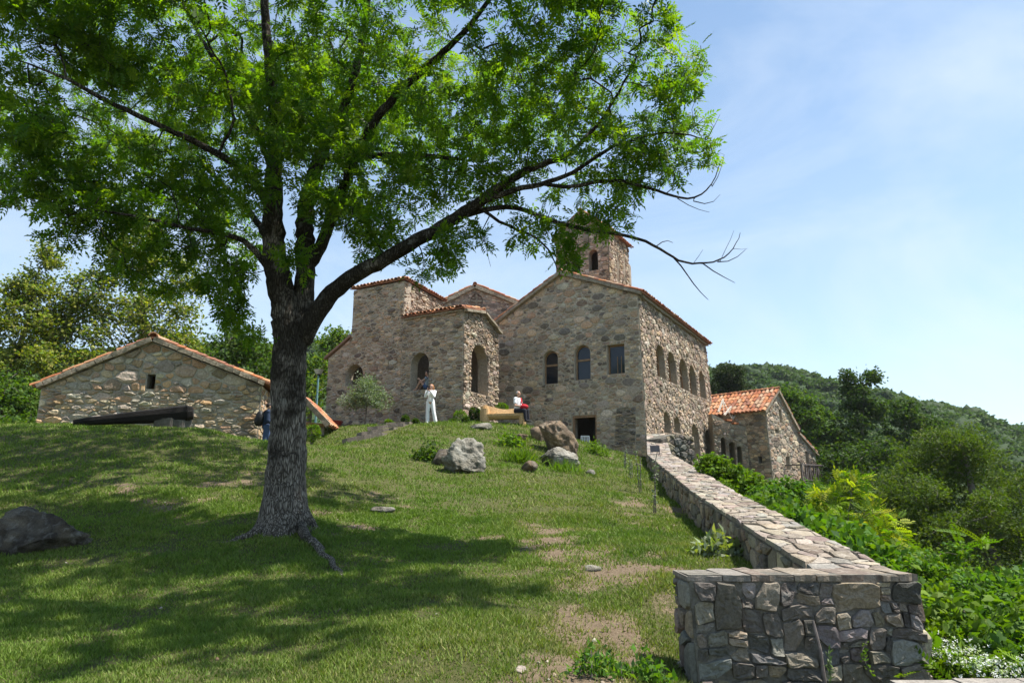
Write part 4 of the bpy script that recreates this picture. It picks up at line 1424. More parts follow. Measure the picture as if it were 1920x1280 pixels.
def build_pier():
    th = thing('pier', (2.2, 5.6, 0.2), 'dark mortared fieldstone end pier of the boundary wall in the foreground', 'pier')
    x0, x1 = 1.345, 3.0
    z = 1.035
    W = Wall((x0, 5.4, -0.4), (1, 0, 0))
    W = Wall((1.36, 5.36, -0.4), (1, 0, 0), 0.03)
    H = 1.40
    w = 1.72
    out = [(0.02, 0), (w, 0), (w - 0.06, H), (-0.03, H)]
    masonry(th, W, out, (), 0.46, col=(0.16, 0.145, 0.12))
    o2 = [(0.0, 0), (w + 0.01, 0), (w - 0.05, H - 0.05), (-0.04, H - 0.05)]
    st = block_stones(W, 0.0, w - 0.03, 0, H - 0.05, (0.075, 0.045, 0.020, 0.008), 0.005, 0.028, PAL_DARK + [(0.10, 0.088, 0.074), (0.26, 0.215, 0.15)], 112)
    Wl = Wall(W.P(0, 0, -0.45), -W.N + 0.03 * np.array([0, 0, 1.0]) * 0 + np.array([0, 0, 0.0]))
    Wl = Wall(W.P(0.0, 0) + np.array([-0.03, 0.47, 0]), (0, -1, 0))
    st += rubble(Wl, rect(0.0, 0.44, 0, H - 0.05), (), 0.16, 1.4, 0.012, 0.025, PAL_DARK + PAL_WARM[:2], 102, big=0.2, voussoir=0)
    Wr = Wall(W.P(w - 0.03, 0) + np.array([0, 0.02, 0]), (0, 1, 0))
    st += rubble(Wr, rect(0.0, 0.44, 0, H - 0.05), (), 0.16, 1.4, 0.012, 0.02, PAL_DARK + PAL_WARM[:2], 103, big=0.2, voussoir=0)
    lay(th, st, M['stone_dark'], 280)
    # coping: thin slabs side by side, ragged front edge
    Wt = Wall(W.P(-0.05, H - 0.045, 0.03), (1, 0, 0), V=(0, 1, 0))
    cp = []
    u = 0.0
    rg = np.random.default_rng(104)
    while u < w - 0.06:
        l = min(rg.uniform(0.12, 0.3), w + 0.02 - u)
        if w - u - l < 0.1: l = w + 0.02 - u
        y0, y1 = rg.uniform(0.0, 0.03), 0.49 + rg.uniform(-0.02, 0.02)
        h = rg.uniform(0.028, 0.05)
        bm_ = []
        n = 4
        front = [(u + 0.004 + (l - 0.008) * k / n, y0 + rg.normal(0, 0.006)) for k in range(n + 1)]
        backp = [(u + l - 0.004 - (l - 0.008) * k / n, y1 + rg.normal(0, 0.006)) for k in range(n + 1)]
        Q = front + backp
        m = len(Q)
        V = [Wt.P(*q, 0.0) for q in Q] + [Wt.P(q[0], q[1], h + rg.normal(0, 0.003)) for q in Q]
        F = [tuple(range(m - 1, -1, -1)), tuple(range(m, 2 * m))] + [(k, (k + 1) % m, m + (k + 1) % m, m + k) for k in range(m)]
        part('coping_slab', V, F, M['stone_top'], th, np.tile(np.array(PAL_TOP[rg.integers(5)]) * 0.85, (len(V), 1)))
        u += l
build_pier()

def build_stub():
    th = thing('stub_wall', (7.2, 30.3, 3.0), 'short dark mossy masonry block at the palace corner', 'wall')
    a = at(1240, 868, 29.6); b = at(1303, 880, 30.6)
    W = Wall((a[0], a[1], 1.6), (b[0] - a[0], b[1] - a[1], 0)); L = np.hypot(b[0] - a[0], b[1] - a[1])
    t0, t1, t2 = W.uv(1242, 822)[1], W.uv(1262, 813)[1], W.uv(1298, 818)[1]
    o = [(0, 0), (L, 0), (L, t2), (L * 0.4, t1), (0, t0)]
    masonry(th, W, o, (), 0.9, col=(0.12, 0.11, 0.09))
    st = rubble(W, o, (), 0.25, 1.4, 0.02, 0.06, [tuple(0.75 * v for v in c) for c in PAL_DARK], 111, voussoir=0)
    lay(th, st, M['stone_dark'], 60)
build_stub()

# ------------------------------------------------------------------ vegetation
def blob_points(blobs, rg, shell=0.35, dens=1.0):
    """points spread through ellipsoids given as (px, py, Y, rx, ry, rz, n)"""
    out = []
    for px, py, Y, rx, ry, rz, n in blobs:
        n = int(n * dens)
        c = at(px, py, Y)
        d = rg.normal(size=(n, 3)); d /= np.linalg.norm(d, axis=1)[:, None]
        r = rg.uniform(shell ** 3, 1, n) ** (1 / 3)
        out.append(c + d * r[:, None] * np.array([rx, ry, rz]))
    return np.vstack(out)

def grow(limbs, attr, rg, seg=0.3, tip=0.0045, ex=2.3, sag=0.12):
    """branch skeleton: hand-laid limbs, then each attractor is joined to the nearest wood"""
    cap = 200 + sum(len(l[0]) * 12 for l in limbs) + len(attr) * 30
    P = np.empty((cap, 3)); par = np.full(cap, -1, int); rf = np.zeros(cap); n = 0
    for pts, rad in limbs:
        pts = np.asarray(pts, float); rad = np.asarray(rad, float)
        T = np.linspace(0, 1, len(pts)); k = max(len(pts), int(np.linalg.norm(np.diff(pts, axis=0), axis=1).sum() / (seg * 0.6)))
        t = np.linspace(0, 1, k)
        # smooth resample (Catmull-like by cubic blending)
        q = np.stack([np.interp(t, T, pts[:, j]) for j in range(3)], 1)
        for _ in range(3):
            q[1:-1] = 0.25 * q[:-2] + 0.5 * q[1:-1] + 0.25 * q[2:]
        L = np.linalg.norm(np.diff(pts, axis=0), axis=1).mean()
        q[1:-1] += rg.normal(0, 0.012, (k - 2, 3)) * min(1, L)
        r = np.interp(t, T, rad)
        for i in range(k):
            if i == 0:
                par[n] = -1 if n == 0 else int(np.argmin(((P[:n] - q[0]) ** 2).sum(1)))
            else: par[n] = n - 1
            P[n] = q[i]; rf[n] = r[i]; n += 1
    n0 = n
    d0 = np.array([np.sqrt(((P[:n0] - a) ** 2).sum(1).min()) for a in attr])
    ends = []
    for ai in np.argsort(d0):
        a = attr[ai]
        d = np.sqrt(((P[:n] - a) ** 2).sum(1))
        c = d + 0.35 * np.maximum(0, P[:n, 2] - a[2] + 0.1) + (rf[:n] > 0.12) * 0.35
        j = int(np.argmin(c)); D = d[j]
        if D < 0.06 or n + 40 > cap: continue
        t = P[j] - P[par[j]] if par[j] >= 0 else np.array([0, 0, 1.0])
        t = t / (np.linalg.norm(t) + 1e-9)
        k = max(2, int(D / seg) + 1)
        p1 = P[j] + t * D * 0.3 + rg.normal(0, 0.05 * D, 3); p2 = a - (a - P[j]) * 0.3 + np.array([0, 0, -sag * D]) + rg.normal(0, 0.06 * D, 3)
        prev = j
        first = n
        for s in range(1, k + 1):
            u = s / k
            P[n] = (1 - u) ** 3 * P[j] + 3 * u * (1 - u) ** 2 * p1 + 3 * u * u * (1 - u) * p2 + u ** 3 * a
            par[n] = prev; prev = n; n += 1
        ends.append((j, first, n))
    P, par, rf = P[:n], par[:n], rf[:n]
    acc = np.zeros(n)
    for i in range(n - 1, -1, -1):
        if acc[i] == 0: acc[i] = tip ** ex
        if par[i] >= 0: acc[par[i]] += acc[i]
    rad = acc ** (1 / ex)
    rad = np.where(rf > 0, rf, rad)
    # a side branch never thicker than its parent
    for i in range(n0, n):
        rad[i] = min(rad[i], rad[par[i]] * 0.9) if rf[par[i]] > 0 else min(rad[i], rad[par[i]])
    return P, par, rad, ends, n0

def branch_mesh(name, P, par, rad, min_r=0.0, smooth=True, bumps=0.0, sides_fn=None):
    n = len(P)
    kids = [[] for _ in range(n)]
    for i in range(n):
        if par[i] >= 0: kids[par[i]].append(i)
    chains = []
    start = [i for i in range(n) if par[i] < 0]
    stack = [(None, s) for s in start]
    while stack:
        p, i = stack.pop()
        ch = [p] if p is not None else []
        cur = i
        while True:
            ch.append(cur)
            ks = kids[cur]
            if not ks: break
            b = max(ks, key=lambda k: rad[k])
            stack += [(cur, k) for k in ks if k != b]
            cur = b
        chains.append(ch)
    VV, FF = [], []
    off = 0
    for ch in chains:
        pts = P[ch]; r = rad[ch].copy()
        if len(ch) < 2: continue
        if par[ch[1]] == ch[0] and len(ch) > 2 and r[0] > r[1] * 1.6: r[0] = r[1] * 1.35
        mx = r.max()
        if mx < min_r: continue
        sd_ = 22 if mx > 0.2 else 12 if mx > 0.07 else 7 if mx > 0.025 else 4 if mx > 0.008 else 3
        tt = np.gradient(pts, axis=0); tt /= np.linalg.norm(tt, axis=1)[:, None] + 1e-9
        ref = np.array([0.9, 0.1, 0.2]) if abs(tt[0, 2]) > 0.7 else np.array([0, 0, 1.0])
        ang = np.arange(sd_) * 2 * math.pi / sd_
        rings = []
        for i in range(len(pts)):
            s = np.cross(tt[i], ref); s /= np.linalg.norm(s) + 1e-9
            ref = np.cross(s, tt[i])
            rr = np.full(sd_, r[i])
            rings.append(pts[i] + (np.cos(ang)[:, None] * s + np.sin(ang)[:, None] * ref) * rr[:, None])
        V = np.vstack(rings)
        k = len(pts)
        a = np.arange(k - 1)[:, None] * sd_ + np.arange(sd_)[None]
        b = np.arange(k - 1)[:, None] * sd_ + (np.arange(sd_)[None] + 1) % sd_
        FF.append(np.stack([a, b, b + sd_, a + sd_], -1).reshape(-1, 4) + off)
        VV.append(V); off += len(V)
    V = np.vstack(VV)
    if bumps:
        c = vnoise(V, 0.35, 3, 4)
        # push along local radial direction
        tree_axis = np.zeros_like(V)
        o = 0
        for ch in chains:
            pass
    return V, np.vstack(FF)

def pinnate(pairs, L, ll, lw, droop=0.15, base=0.25):
    """compound leaf: leaflets in pairs along a stalk and one at the end"""
    V, F = [], []
    def leaflet(p, ang, l, w, z):
        c, s = math.cos(ang), math.sin(ang)
        q = [(0, 0, 0), (0.45 * l, w / 2, 0.012), (l, 0, -0.12 * l), (0.45 * l, -w / 2, 0.012)]
        n = len(V)
        for x, y, zz in q: V.append((p[0] + c * x - s * y, p[1] + s * x + c * y, z + zz))
        F.append((n, n + 1, n + 2, n + 3))
    for i in range(pairs):
        t = base + (1 - base) * i / pairs
        x = L * t; z = -droop * L * t * t
        for sg in (-1, 1): leaflet((x, 0, 0), sg * R(58), ll * (0.75 + 0.35 * math.sin(math.pi * (i + 0.7) / pairs)), lw, z)
    leaflet((L, 0, 0), 0, ll * 1.05, lw * 1.05, -droop * L)
    return np.array(V), np.array(F)

def simple_leaf(l=1.0, w=0.6):
    return np.array([(0, 0, 0), (0.45 * l, w / 2, 0.06 * l), (l, 0, -0.12 * l), (0.45 * l, -w / 2, 0.06 * l)]), np.array([(0, 1, 2, 3)])

def spray_leaf(k, spread, l, w, rg):
    """small bunch of k leaves"""
    V, F = [], []
    lv, _ = simple_leaf(l, w)
    for i in range(k):
        a, b = rg.uniform(-1.3, 1.3), rg.uniform(-0.7, 0.7)
        ca, sa, cb, sb = math.cos(a), math.sin(a), math.cos(b), math.sin(b)
        M3 = np.array([[ca * cb, -sa, ca * sb], [sa * cb, ca, sa * sb], [-sb, 0, cb]])
        p = np.array([rg.uniform(0, spread), rg.uniform(-spread, spread) * 0.4, rg.uniform(-spread, spread) * 0.3])
        n = len(V)
        V += list(lv @ M3.T + p); F.append((n, n + 1, n + 2, n + 3))
    return np.array(V), np.array(F)

def place_leaves(pos, dirs, size, tmpl, cols, rg, upness=0.6):
    TV, TF = tmpl
    m, k = len(pos), len(TV)
    x = dirs / (np.linalg.norm(dirs, axis=1)[:, None] + 1e-9)
    up = np.array([0, 0, 1.0]) * upness + rg.normal(0, 0.5, (m, 3))
    y = np.cross(up, x); y /= np.linalg.norm(y, axis=1)[:, None] + 1e-9
    z = np.cross(x, y)
    S = np.broadcast_to(np.asarray(size, float), (m,))[:, None, None]
    V = pos[:, None, :] + S * (TV[None, :, 0, None] * x[:, None, :] + TV[None, :, 1, None] * y[:, None, :] + TV[None, :, 2, None] * z[:, None, :])
    F = (TF[None] + (np.arange(m) * k)[:, None, None]).reshape(-1, TF.shape[1])
    C_ = np.repeat(cols, k, 0)
    return V.reshape(-1, 3), F, C_

def leaf_cols(m, pal, rg, jit=0.18):
    pal = np.array(pal)
    c = pal[rg.integers(len(pal), size=m)]
    return c * rg.uniform(1 - jit, 1 + jit, (m, 1)) * rg.uniform(0.93, 1.07, (m, 3))

G_ASH = [(0.069, 0.140, 0.019), (0.055, 0.117, 0.019), (0.094, 0.166, 0.019), (0.121, 0.195, 0.021)]

# ---- the big ash
def L_(pts): return np.array([at(*p) for p in pts])
def build_ash():
    rg = np.random.default_rng(5)
    base = at(530, 985, 10.5)
    gzb = gz1(base[0], base[1])
    th = thing('ash_tree', (base[0], base[1], gzb), 'big spreading ash tree with dark forked trunk on the lawn', 'tree')
    px = 10.5 / FPX
    trunk = ([(532, 1000, 10.5), (535, 940, 10.5), (538, 860, 10.5), (541, 780, 10.5), (542, 700, 10.5), (545, 640, 10.5), (538, 590, 10.5), (522, 530, 10.45), (514, 470, 10.4), (512, 400, 10.4), (514, 320, 10.3), (518, 250, 10.2), (510, 170, 10.1), (500, 80, 10.0), (495, -40, 9.9), (480, -200, 9.8), (470, -400, 9.7)],
             [58, 50, 45, 43, 41.5, 41, 37, 33, 29, 25, 21, 18, 15, 12, 10, 6, 3])
    l2 = ([(558, 640, 10.55), (566, 580, 10.6), (572, 510, 10.65), (570, 430, 10.7), (578, 360, 10.8), (600, 290, 10.9), (640, 215, 11.0), (668, 130, 11.1), (685, 40, 11.2), (700, -70, 11.3), (720, -260, 11.4)],
          [30, 28, 25, 24, 21, 17, 14, 12, 10, 8, 4])
    l3 = ([(570, 632, 10.5), (590, 590, 10.4), (622, 548, 10.3), (668, 512, 10.15), (720, 488, 10.0), (780, 452, 9.9), (842, 418, 9.8), (900, 378, 9.7), (945, 345, 9.65), (1000, 312, 9.6), (1060, 296, 9.5), (1110, 250, 9.5), (1150, 190, 9.5), (1190, 120, 9.5)],
          [26, 25, 22, 20, 18, 17, 15, 13.5, 11, 8.5, 6.5, 5, 3.5, 2])
    l3b = ([(895, 382, 9.7), (960, 356, 9.6), (1020, 345, 9.5), (1075, 325, 9.45), (1130, 285, 9.4), (1200, 255, 9.3), (1270, 245, 9.2), (1325, 262, 9.2)], [8, 7, 6, 5, 4.4, 3.2, 2.2, 1.2])
    l3c = ([(1020, 345, 9.5), (1080, 352, 9.5), (1140, 334, 9.5), (1200, 345, 9.5), (1260, 368, 9.5), (1300, 377, 9.5), (1335, 350, 9.5), (1352, 300, 9.5)], [5, 4.6, 4.2, 3.8, 3.1, 2.4, 1.5, 0.8])
    l3d = ([(860, 408, 9.75), (930, 384, 9.8), (985, 392, 9.8), (1040, 416, 9.8), (1095, 432, 9.8), (1150, 436, 9.8), (1205, 448, 9.8), (1245, 470, 9.8), (1275, 494, 9.8), (1318, 494, 9.8), (1350, 490, 9.8), (1378, 466, 9.8), (1388, 436, 9.8)], [7, 6.5, 6, 5.6, 5, 4.3, 3.7, 3.2, 2.8, 2.3, 1.8, 1.2, 0.6])
    l3e = ([(1262, 482, 9.8), (1290, 510, 9.8), (1300, 540, 9.8), (1328, 562, 9.8)], [2.2, 1.8, 1.3, 0.7])
    l3f = ([(1318, 494, 9.8), (1345, 518, 9.8), (1378, 530, 9.8)], [1.8, 1.3, 0.6])
    l3g = ([(1345, 491, 9.8), (1380, 500, 9.8), (1398, 468, 9.8)], [1.4, 1.0, 0.5])
    l3h = ([(900, 390, 9.7), (950, 425, 9.9), (1000, 440, 10.0), (1035, 470, 10.1), (1045, 505, 10.1)], [4.5, 3.8, 3, 2.2, 1.2])
    l3i = ([(1230, 462, 9.8), (1240, 448, 9.7), (1256, 440, 9.7), (1262, 455, 9.7)], [1.6, 1.3, 1.0, 0.6])
    l4 = ([(600, 295, 10.9), (660, 292, 10.7), (730, 290, 10.5), (800, 292, 10.3), (870, 300, 10.1)], [9, 8, 7.5, 6, 4])
    l5 = ([(612, 440, 10.7), (640, 370, 10.5), (664, 290, 10.3), (710, 215, 10.0), (770, 150, 9.8), (830, 100, 9.7), (880, 50, 9.6), (940, -30, 9.5), (1000, -140, 9.4)], [14, 13.5, 13, 11.5, 10, 8.5, 7, 5, 3])
    l5b = ([(572, 505, 10.65), (600, 470, 10.7), (620, 410, 10.7), (650, 340, 10.6)], [18, 17, 15.5, 13.5])
    l6 = ([(514, 410, 10.4), (495, 365, 10.2), (462, 322, 10.0), (410, 288, 9.7), (350, 258, 9.4), (290, 232, 9.1), (235, 205, 8.9), (180, 180, 8.7), (125, 148, 8.5), (70, 125, 8.4), (18, 108, 8.3)], [13, 12, 10, 8.5, 7.5, 6.5, 5.8, 5, 4, 2.4, 1.2])
    l6b = ([(125, 148, 8.5), (120, 115, 8.5), (100, 70, 8.5), (92, 20, 8.5), (80, -40, 8.5)], [2.6, 2.2, 2, 1.5, 0.8])
    l6c = ([(410, 288, 9.7), (440, 230, 9.6), (430, 150, 9.5), (380, 60, 9.4), (340, -40, 9.3)], [4, 3.6, 3, 2.4, 1.2])
    l7 = ([(500, 500, 10.4), (470, 455, 10.2), (430, 440, 10.0), (370, 432, 9.7), (300, 415, 9.4), (230, 400, 9.1), (150, 390, 8.9)], [9, 7.5, 6.5, 5, 4, 3, 1.5])
    l8 = ([(515, 330, 10.3), (480, 240, 10.8), (430, 160, 11.2), (370, 60, 11.5), (310, -60, 11.8)], [10, 8, 6.5, 5, 3])
    l9 = ([(545, 640, 10.5), (540, 560, 10.9), (520, 470, 11.3), (470, 400, 11.8), (400, 330, 12.2), (330, 250, 12.5)], [16, 14, 12, 9, 6, 3])
    extra = [([(1300, 377, 9.5), (1325, 400, 9.5), (1345, 385, 9.5), (1350, 365, 9.5)], [1.6, 1.2, 0.9, 0.5]), ([(1270, 372, 9.5), (1305, 400, 9.5), (1330, 398, 9.5)], [1.3, 0.9, 0.5]),
             ([(1350, 490, 9.8), (1368, 455, 9.8), (1376, 432, 9.8)], [0.9, 0.7, 0.4]), ([(1378, 466, 9.8), (1392, 478, 9.8), (1402, 466, 9.8)], [0.7, 0.5, 0.4]), ([(1300, 494, 9.8), (1312, 480, 9.8), (1318, 468, 9.8)], [0.8, 0.6, 0.4]),
             ([(1325, 262, 9.2), (1345, 240, 9.2), (1350, 215, 9.2)], [1.0, 0.7, 0.4]), ([(1335, 350, 9.5), (1356, 330, 9.5), (1358, 290, 9.5)], [1.0, 0.7, 0.4]), ([(790, 470, 9.9), (800, 500, 9.8), (780, 540, 9.8)], [1.4, 1.0, 0.5]), ([(905, 430, 9.8), (912, 470, 9.8), (920, 500, 9.8)], [1.2, 0.8, 0.5])]
    limbs = []
    for pts, rad in (trunk, l2, l3, l3b, l3c, l3d, l3e, l3f, l3g, l3h, l3i, l4, l5b, l5, l6, l6b, l6c, l7, l8, l9, *extra):
        limbs.append((L_(pts), np.array(rad) * px * 0.75))
    limbs[0][0][0, 2] = gzb - 0.3
    blobs = [
        (1140, 130, 9.7, 1.30, 1.5, 1.15, 140), (1265, 225, 9.5, 0.52, 0.9, 0.75, 48), (1090, 290, 9.7, 1.35, 1.3, 0.62, 115), (1215, 310, 9.5, 0.75, 0.8, 0.42, 42),
        (1000, 60, 9.7, 1.2, 1.4, 1.0, 90), (880, 140, 9.9, 1.3, 1.6, 1.2, 115), (850, 270, 10.0, 1.2, 1.4, 0.75, 80), (760, 360, 10.3, 0.9, 1.2, 0.52, 62), (900, 330, 9.8, 0.7, 1.0, 0.4, 40),
        (838, 475, 9.7, 0.26, 0.4, 0.36, 26), (1010, 430, 9.9, 0.48, 0.5, 0.30, 26), (1055, 485, 9.9, 0.26, 0.35, 0.14, 12), (700, 440, 10.3, 0.5, 0.9, 0.40, 44), (1150, 415, 9.7, 0.42, 0.45, 0.22, 13), (780, 500, 9.9, 0.2, 0.3, 0.1, 6), (880, 440, 9.8, 0.3, 0.4, 0.16, 12),
        (660, 130, 10.6, 1.2, 1.8, 1.2, 150), (620, 300, 10.8, 0.7, 1.3, 0.7, 50), (660, 400, 10.8, 0.4, 0.8, 0.4, 26), (540, 200, 10.6, 0.6, 1.5, 0.9, 50),
        (330, 80, 9.6, 1.5, 1.8, 0.75, 140), (130, 60, 8.8, 0.95, 1.4, 0.50, 95), (420, 210, 9.8, 0.9, 1.5, 0.65, 60), (230, 130, 9.2, 0.8, 1.2, 0.35, 50),
        (250, 310, 9.6, 1.25, 1.6, 0.45, 70), (100, 280, 8.9, 0.55, 1.0, 0.25, 34), (130, 350, 9.2, 0.5, 1.0, 0.25, 34), (380, 370, 10.4, 0.8, 1.5, 0.55, 56),
        (310, 440, 10.0, 0.95, 1.4, 0.40, 52), (180, 410, 9.4, 0.55, 1.0, 0.30, 40), (390, 500, 10.5, 0.6, 1.2, 0.45, 46), (440, 570, 10.8, 0.28, 0.7, 0.40, 26), (270, 510, 10.2, 0.5, 1.0, 0.25, 30), (110, 435, 9.2, 0.22, 0.5, 0.12, 8),
        (30, 245, 8.6, 0.18, 0.4, 0.08, 6), (1330, 290, 9.5, 0.12, 0.3, 0.3, 6), (1300, 130, 9.5, 0.2, 0.5, 0.3, 14), (1250, 60, 9.5, 0.18, 0.5, 0.25, 12), (470, 630, 10.8, 0.12, 0.4, 0.15, 5),
        (480, -180, 10.2, 1.6, 2.4, 1.1, 80), (800, -170, 10.3, 1.6, 2.2, 1.0, 80), (180, -90, 9.4, 1.3, 1.8, 0.6, 50), (1080, -80, 9.6, 1.1, 1.6, 0.6, 46), (640, -330, 10.6, 1.8, 2.2, 1.0, 50),
        (560, 120, 12.6, 1.8, 1.2, 1.0, 40), (50, 170, 8.7, 0.4, 0.7, 0.25, 22), (60, 360, 9.2, 0.45, 0.7, 0.35, 26), (70, 230, 8.8, 0.3, 0.5, 0.2, 14),
        # the far side of the crown, behind the trunk
        (530, 240, 9.5, 0.6, 0.45, 0.9, 46), (600, 380, 9.6, 0.45, 0.4, 0.45, 28), (475, 330, 9.4, 0.4, 0.4, 0.45, 24), (640, 250, 9.6, 0.55, 0.45, 0.65, 32), (1120, 405, 9.6, 0.55, 0.4, 0.16, 9), (1075, 455, 9.7, 0.3, 0.3, 0.2, 5), (550, 470, 9.7, 0.3, 0.3, 0.25, 12),
        (300, 330, 15.5, 2.2, 1.8, 1.2, 90), (430, 440, 14.0, 1.0, 1.4, 0.7, 40), (180, 280, 15.5, 1.6, 1.6, 0.9, 60), (620, 200, 15.5, 2.2, 1.8, 1.2, 90), (850, 200, 14.5, 1.8, 1.8, 1.1, 90), (1000, 190, 13.2, 1.3, 1.5, 1.0, 54),
        (520, 150, 14.5, 1.8, 1.6, 1.3, 70), (400, 200, 17.5, 2.4, 2.0, 1.4, 130), (220, 200, 18.0, 2.4, 2.0, 1.4, 120), (600, 230, 18.0, 2.2, 2.0, 1.4, 120), (780, 250, 17.0, 1.8, 1.8, 1.2, 80), (60, 260, 17.5, 2.0, 1.8, 1.2, 80),
        (300, 60, 16.5, 2.6, 2.2, 1.6, 90), (600, 40, 16.5, 2.6, 2.2, 1.6, 90), (-150, 200, 13.0, 1.8, 2.0, 1.2, 60), (-130, 60, 11.0, 1.6, 2.0, 1.0, 40),
    ]
    near = [  # the side of the crown towards the camera, above the frame: x, y, z
        (1.6, 6.9, 8.6, 1.6, 1.2, 0.8, 60), (-0.6, 6.8, 8.9, 1.6, 1.1, 0.8, 50), (2.8, 7.3, 9.3, 1.1, 1.0, 0.7, 40), (-4.5, 7.2, 9.2, 2.0, 1.0, 0.8, 46), (1.0, 8.4, 9.9, 1.8, 1.2, 0.8, 40), (-2.2, 8.0, 10.2, 2.2, 1.2, 0.8, 40), (-7.5, 8.5, 9.0, 1.4, 1.4, 0.8, 36), (1.6, 5.6, 8.6, 1.2, 0.8, 0.5, 34), (3.6, 7.4, 9.2, 0.9, 1.0, 0.6, 26)]
    attr = [blob_points(blobs, rg, 0.2, 1.12)]
    for x, y, z, rx, ry, rz, n in near:
        d = rg.normal(size=(n, 3)); d /= np.linalg.norm(d, axis=1)[:, None]
        attr.append(np.array([x, y, z]) + d * rg.uniform(0.01, 1, (n, 1)) ** (1 / 3) * np.array([rx, ry, rz]))
    attr = np.vstack(attr)
    P, par, rad, ends, n0 = grow(limbs, attr, rg, 0.22, 0.0032, 2.25)
    V, F = branch_mesh('trunk', P, par, rad)
    # root flare and knobbly bark on the stem
    ax = np.array([base[0], base[1]])
    h = V[:, 2] - gzb
    rel = V[:, :2] - ax
    dist = np.hypot(rel[:, 0], rel[:, 1])
    stem = (dist < 1.2) & (h < 1.2)
    ang = np.arctan2(rel[:, 1], rel[:, 0])
    lobes = 1 + 0.26 * np.cos(5 * ang + 0.6) + 0.18 * np.cos(3 * ang - 0.9)
    fl = np.exp(-np.maximum(h, -0.1) / 0.24) * 0.38 * lobes
    V[stem, :2] += (rel * fl[:, None])[stem]
    big = (dist < 1.2) & (h < 3.6)
    nn = vnoise(V * np.array([1, 1, 0.45]), 0.22, 8, 3)
    V[big, :2] += (rel / (dist[:, None] + 1e-6) * (nn * 0.022)[:, None])[big]
    o = obj('trunk', fast_mesh('trunk', V - np.array(th.location), F, None, True), M['bark'], th)
    # surface roots
    for pts, r0 in (([(500, 968, 10.2), (470, 985, 10.0), (440, 996, 9.85), (405, 1010, 9.7)], 0.075), ([(560, 985, 10.3), (585, 1022, 9.7), (612, 1050, 9.2), (640, 1085, 8.5), (656, 1104, 8.1)], 0.085), ([(570, 935, 10.8), (585, 955, 11.0), (600, 965, 11.2)], 0.07)):
        q = np.array([at(*p) for p in pts])
        k = 12
        t = np.linspace(0, 1, len(q)); tt = np.linspace(0, 1, k)
        q = np.stack([np.interp(tt, t, q[:, j]) for j in range(3)], 1)
        for _ in range(2): q[1:-1] = 0.25 * q[:-2] + 0.5 * q[1:-1] + 0.25 * q[2:]
        q[:, :2] += rg.normal(0, 0.02, (k, 2))
        rr = np.linspace(r0, 0.015, k)
        q[:, 2] = gz(q[:, 0], q[:, 1]) + rr * np.linspace(0.7, -0.3, k) + rg.normal(0, 0.006, k)
        v, f = tubeVF(q, rr, 9)
        part('root', v, f, M['bark'], th, smooth=True)
    # leaves
    tm = pinnate(4, 0.20, 0.088, 0.032, 0.2)
    pos, dirs = [], []
    for (j, a, b) in ends:
        pts = np.vstack([P[j:j + 1], P[a:b]])
        zc = pts[-1]
        off_frame = zc[2] - EYE > 0.80 * zc[1]
        m = 9 if off_frame else 8 if zc[1] > 12.4 else (5 if zc[0] > -1.5 else 6)
        L = len(pts) - 1
        t = np.clip(1 - np.abs(rg.normal(0, 0.45, m)), 0.05, 1) * L
        i = np.minimum(t.astype(int), L - 1); f = (t - i)[:, None]
        p = pts[i] * (1 - f) + pts[i + 1] * f
        d = pts[i + 1] - pts[i]; d /= np.linalg.norm(d, axis=1)[:, None] + 1e-9
        dd = 0.5 * d + rg.normal(0, 0.6, (m, 3)) + np.array([0, 0, -0.05])
        pos.append(p); dirs.append(dd)
    pos, dirs = np.vstack(pos), np.vstack(dirs)
    m = len(pos)
    cols = leaf_cols(m, G_ASH, rg)
    sz = rg.uniform(0.75, 1.2, m) * np.where(pos[:, 2] - EYE > 0.80 * pos[:, 1], 1.3, np.where(pos[:, 1] > 12.4, 1.15, 1.0))  # unseen overhead leaves and rear ones enlarged, to cast denser shade on the lawn
    V, F, C_ = place_leaves(pos, dirs, sz, tm, cols, rg, 0.9)
    obj('crown', fast_mesh('crown', V - np.array(th.location), F, C_), M['leaf_ash'], th)
build_ash()

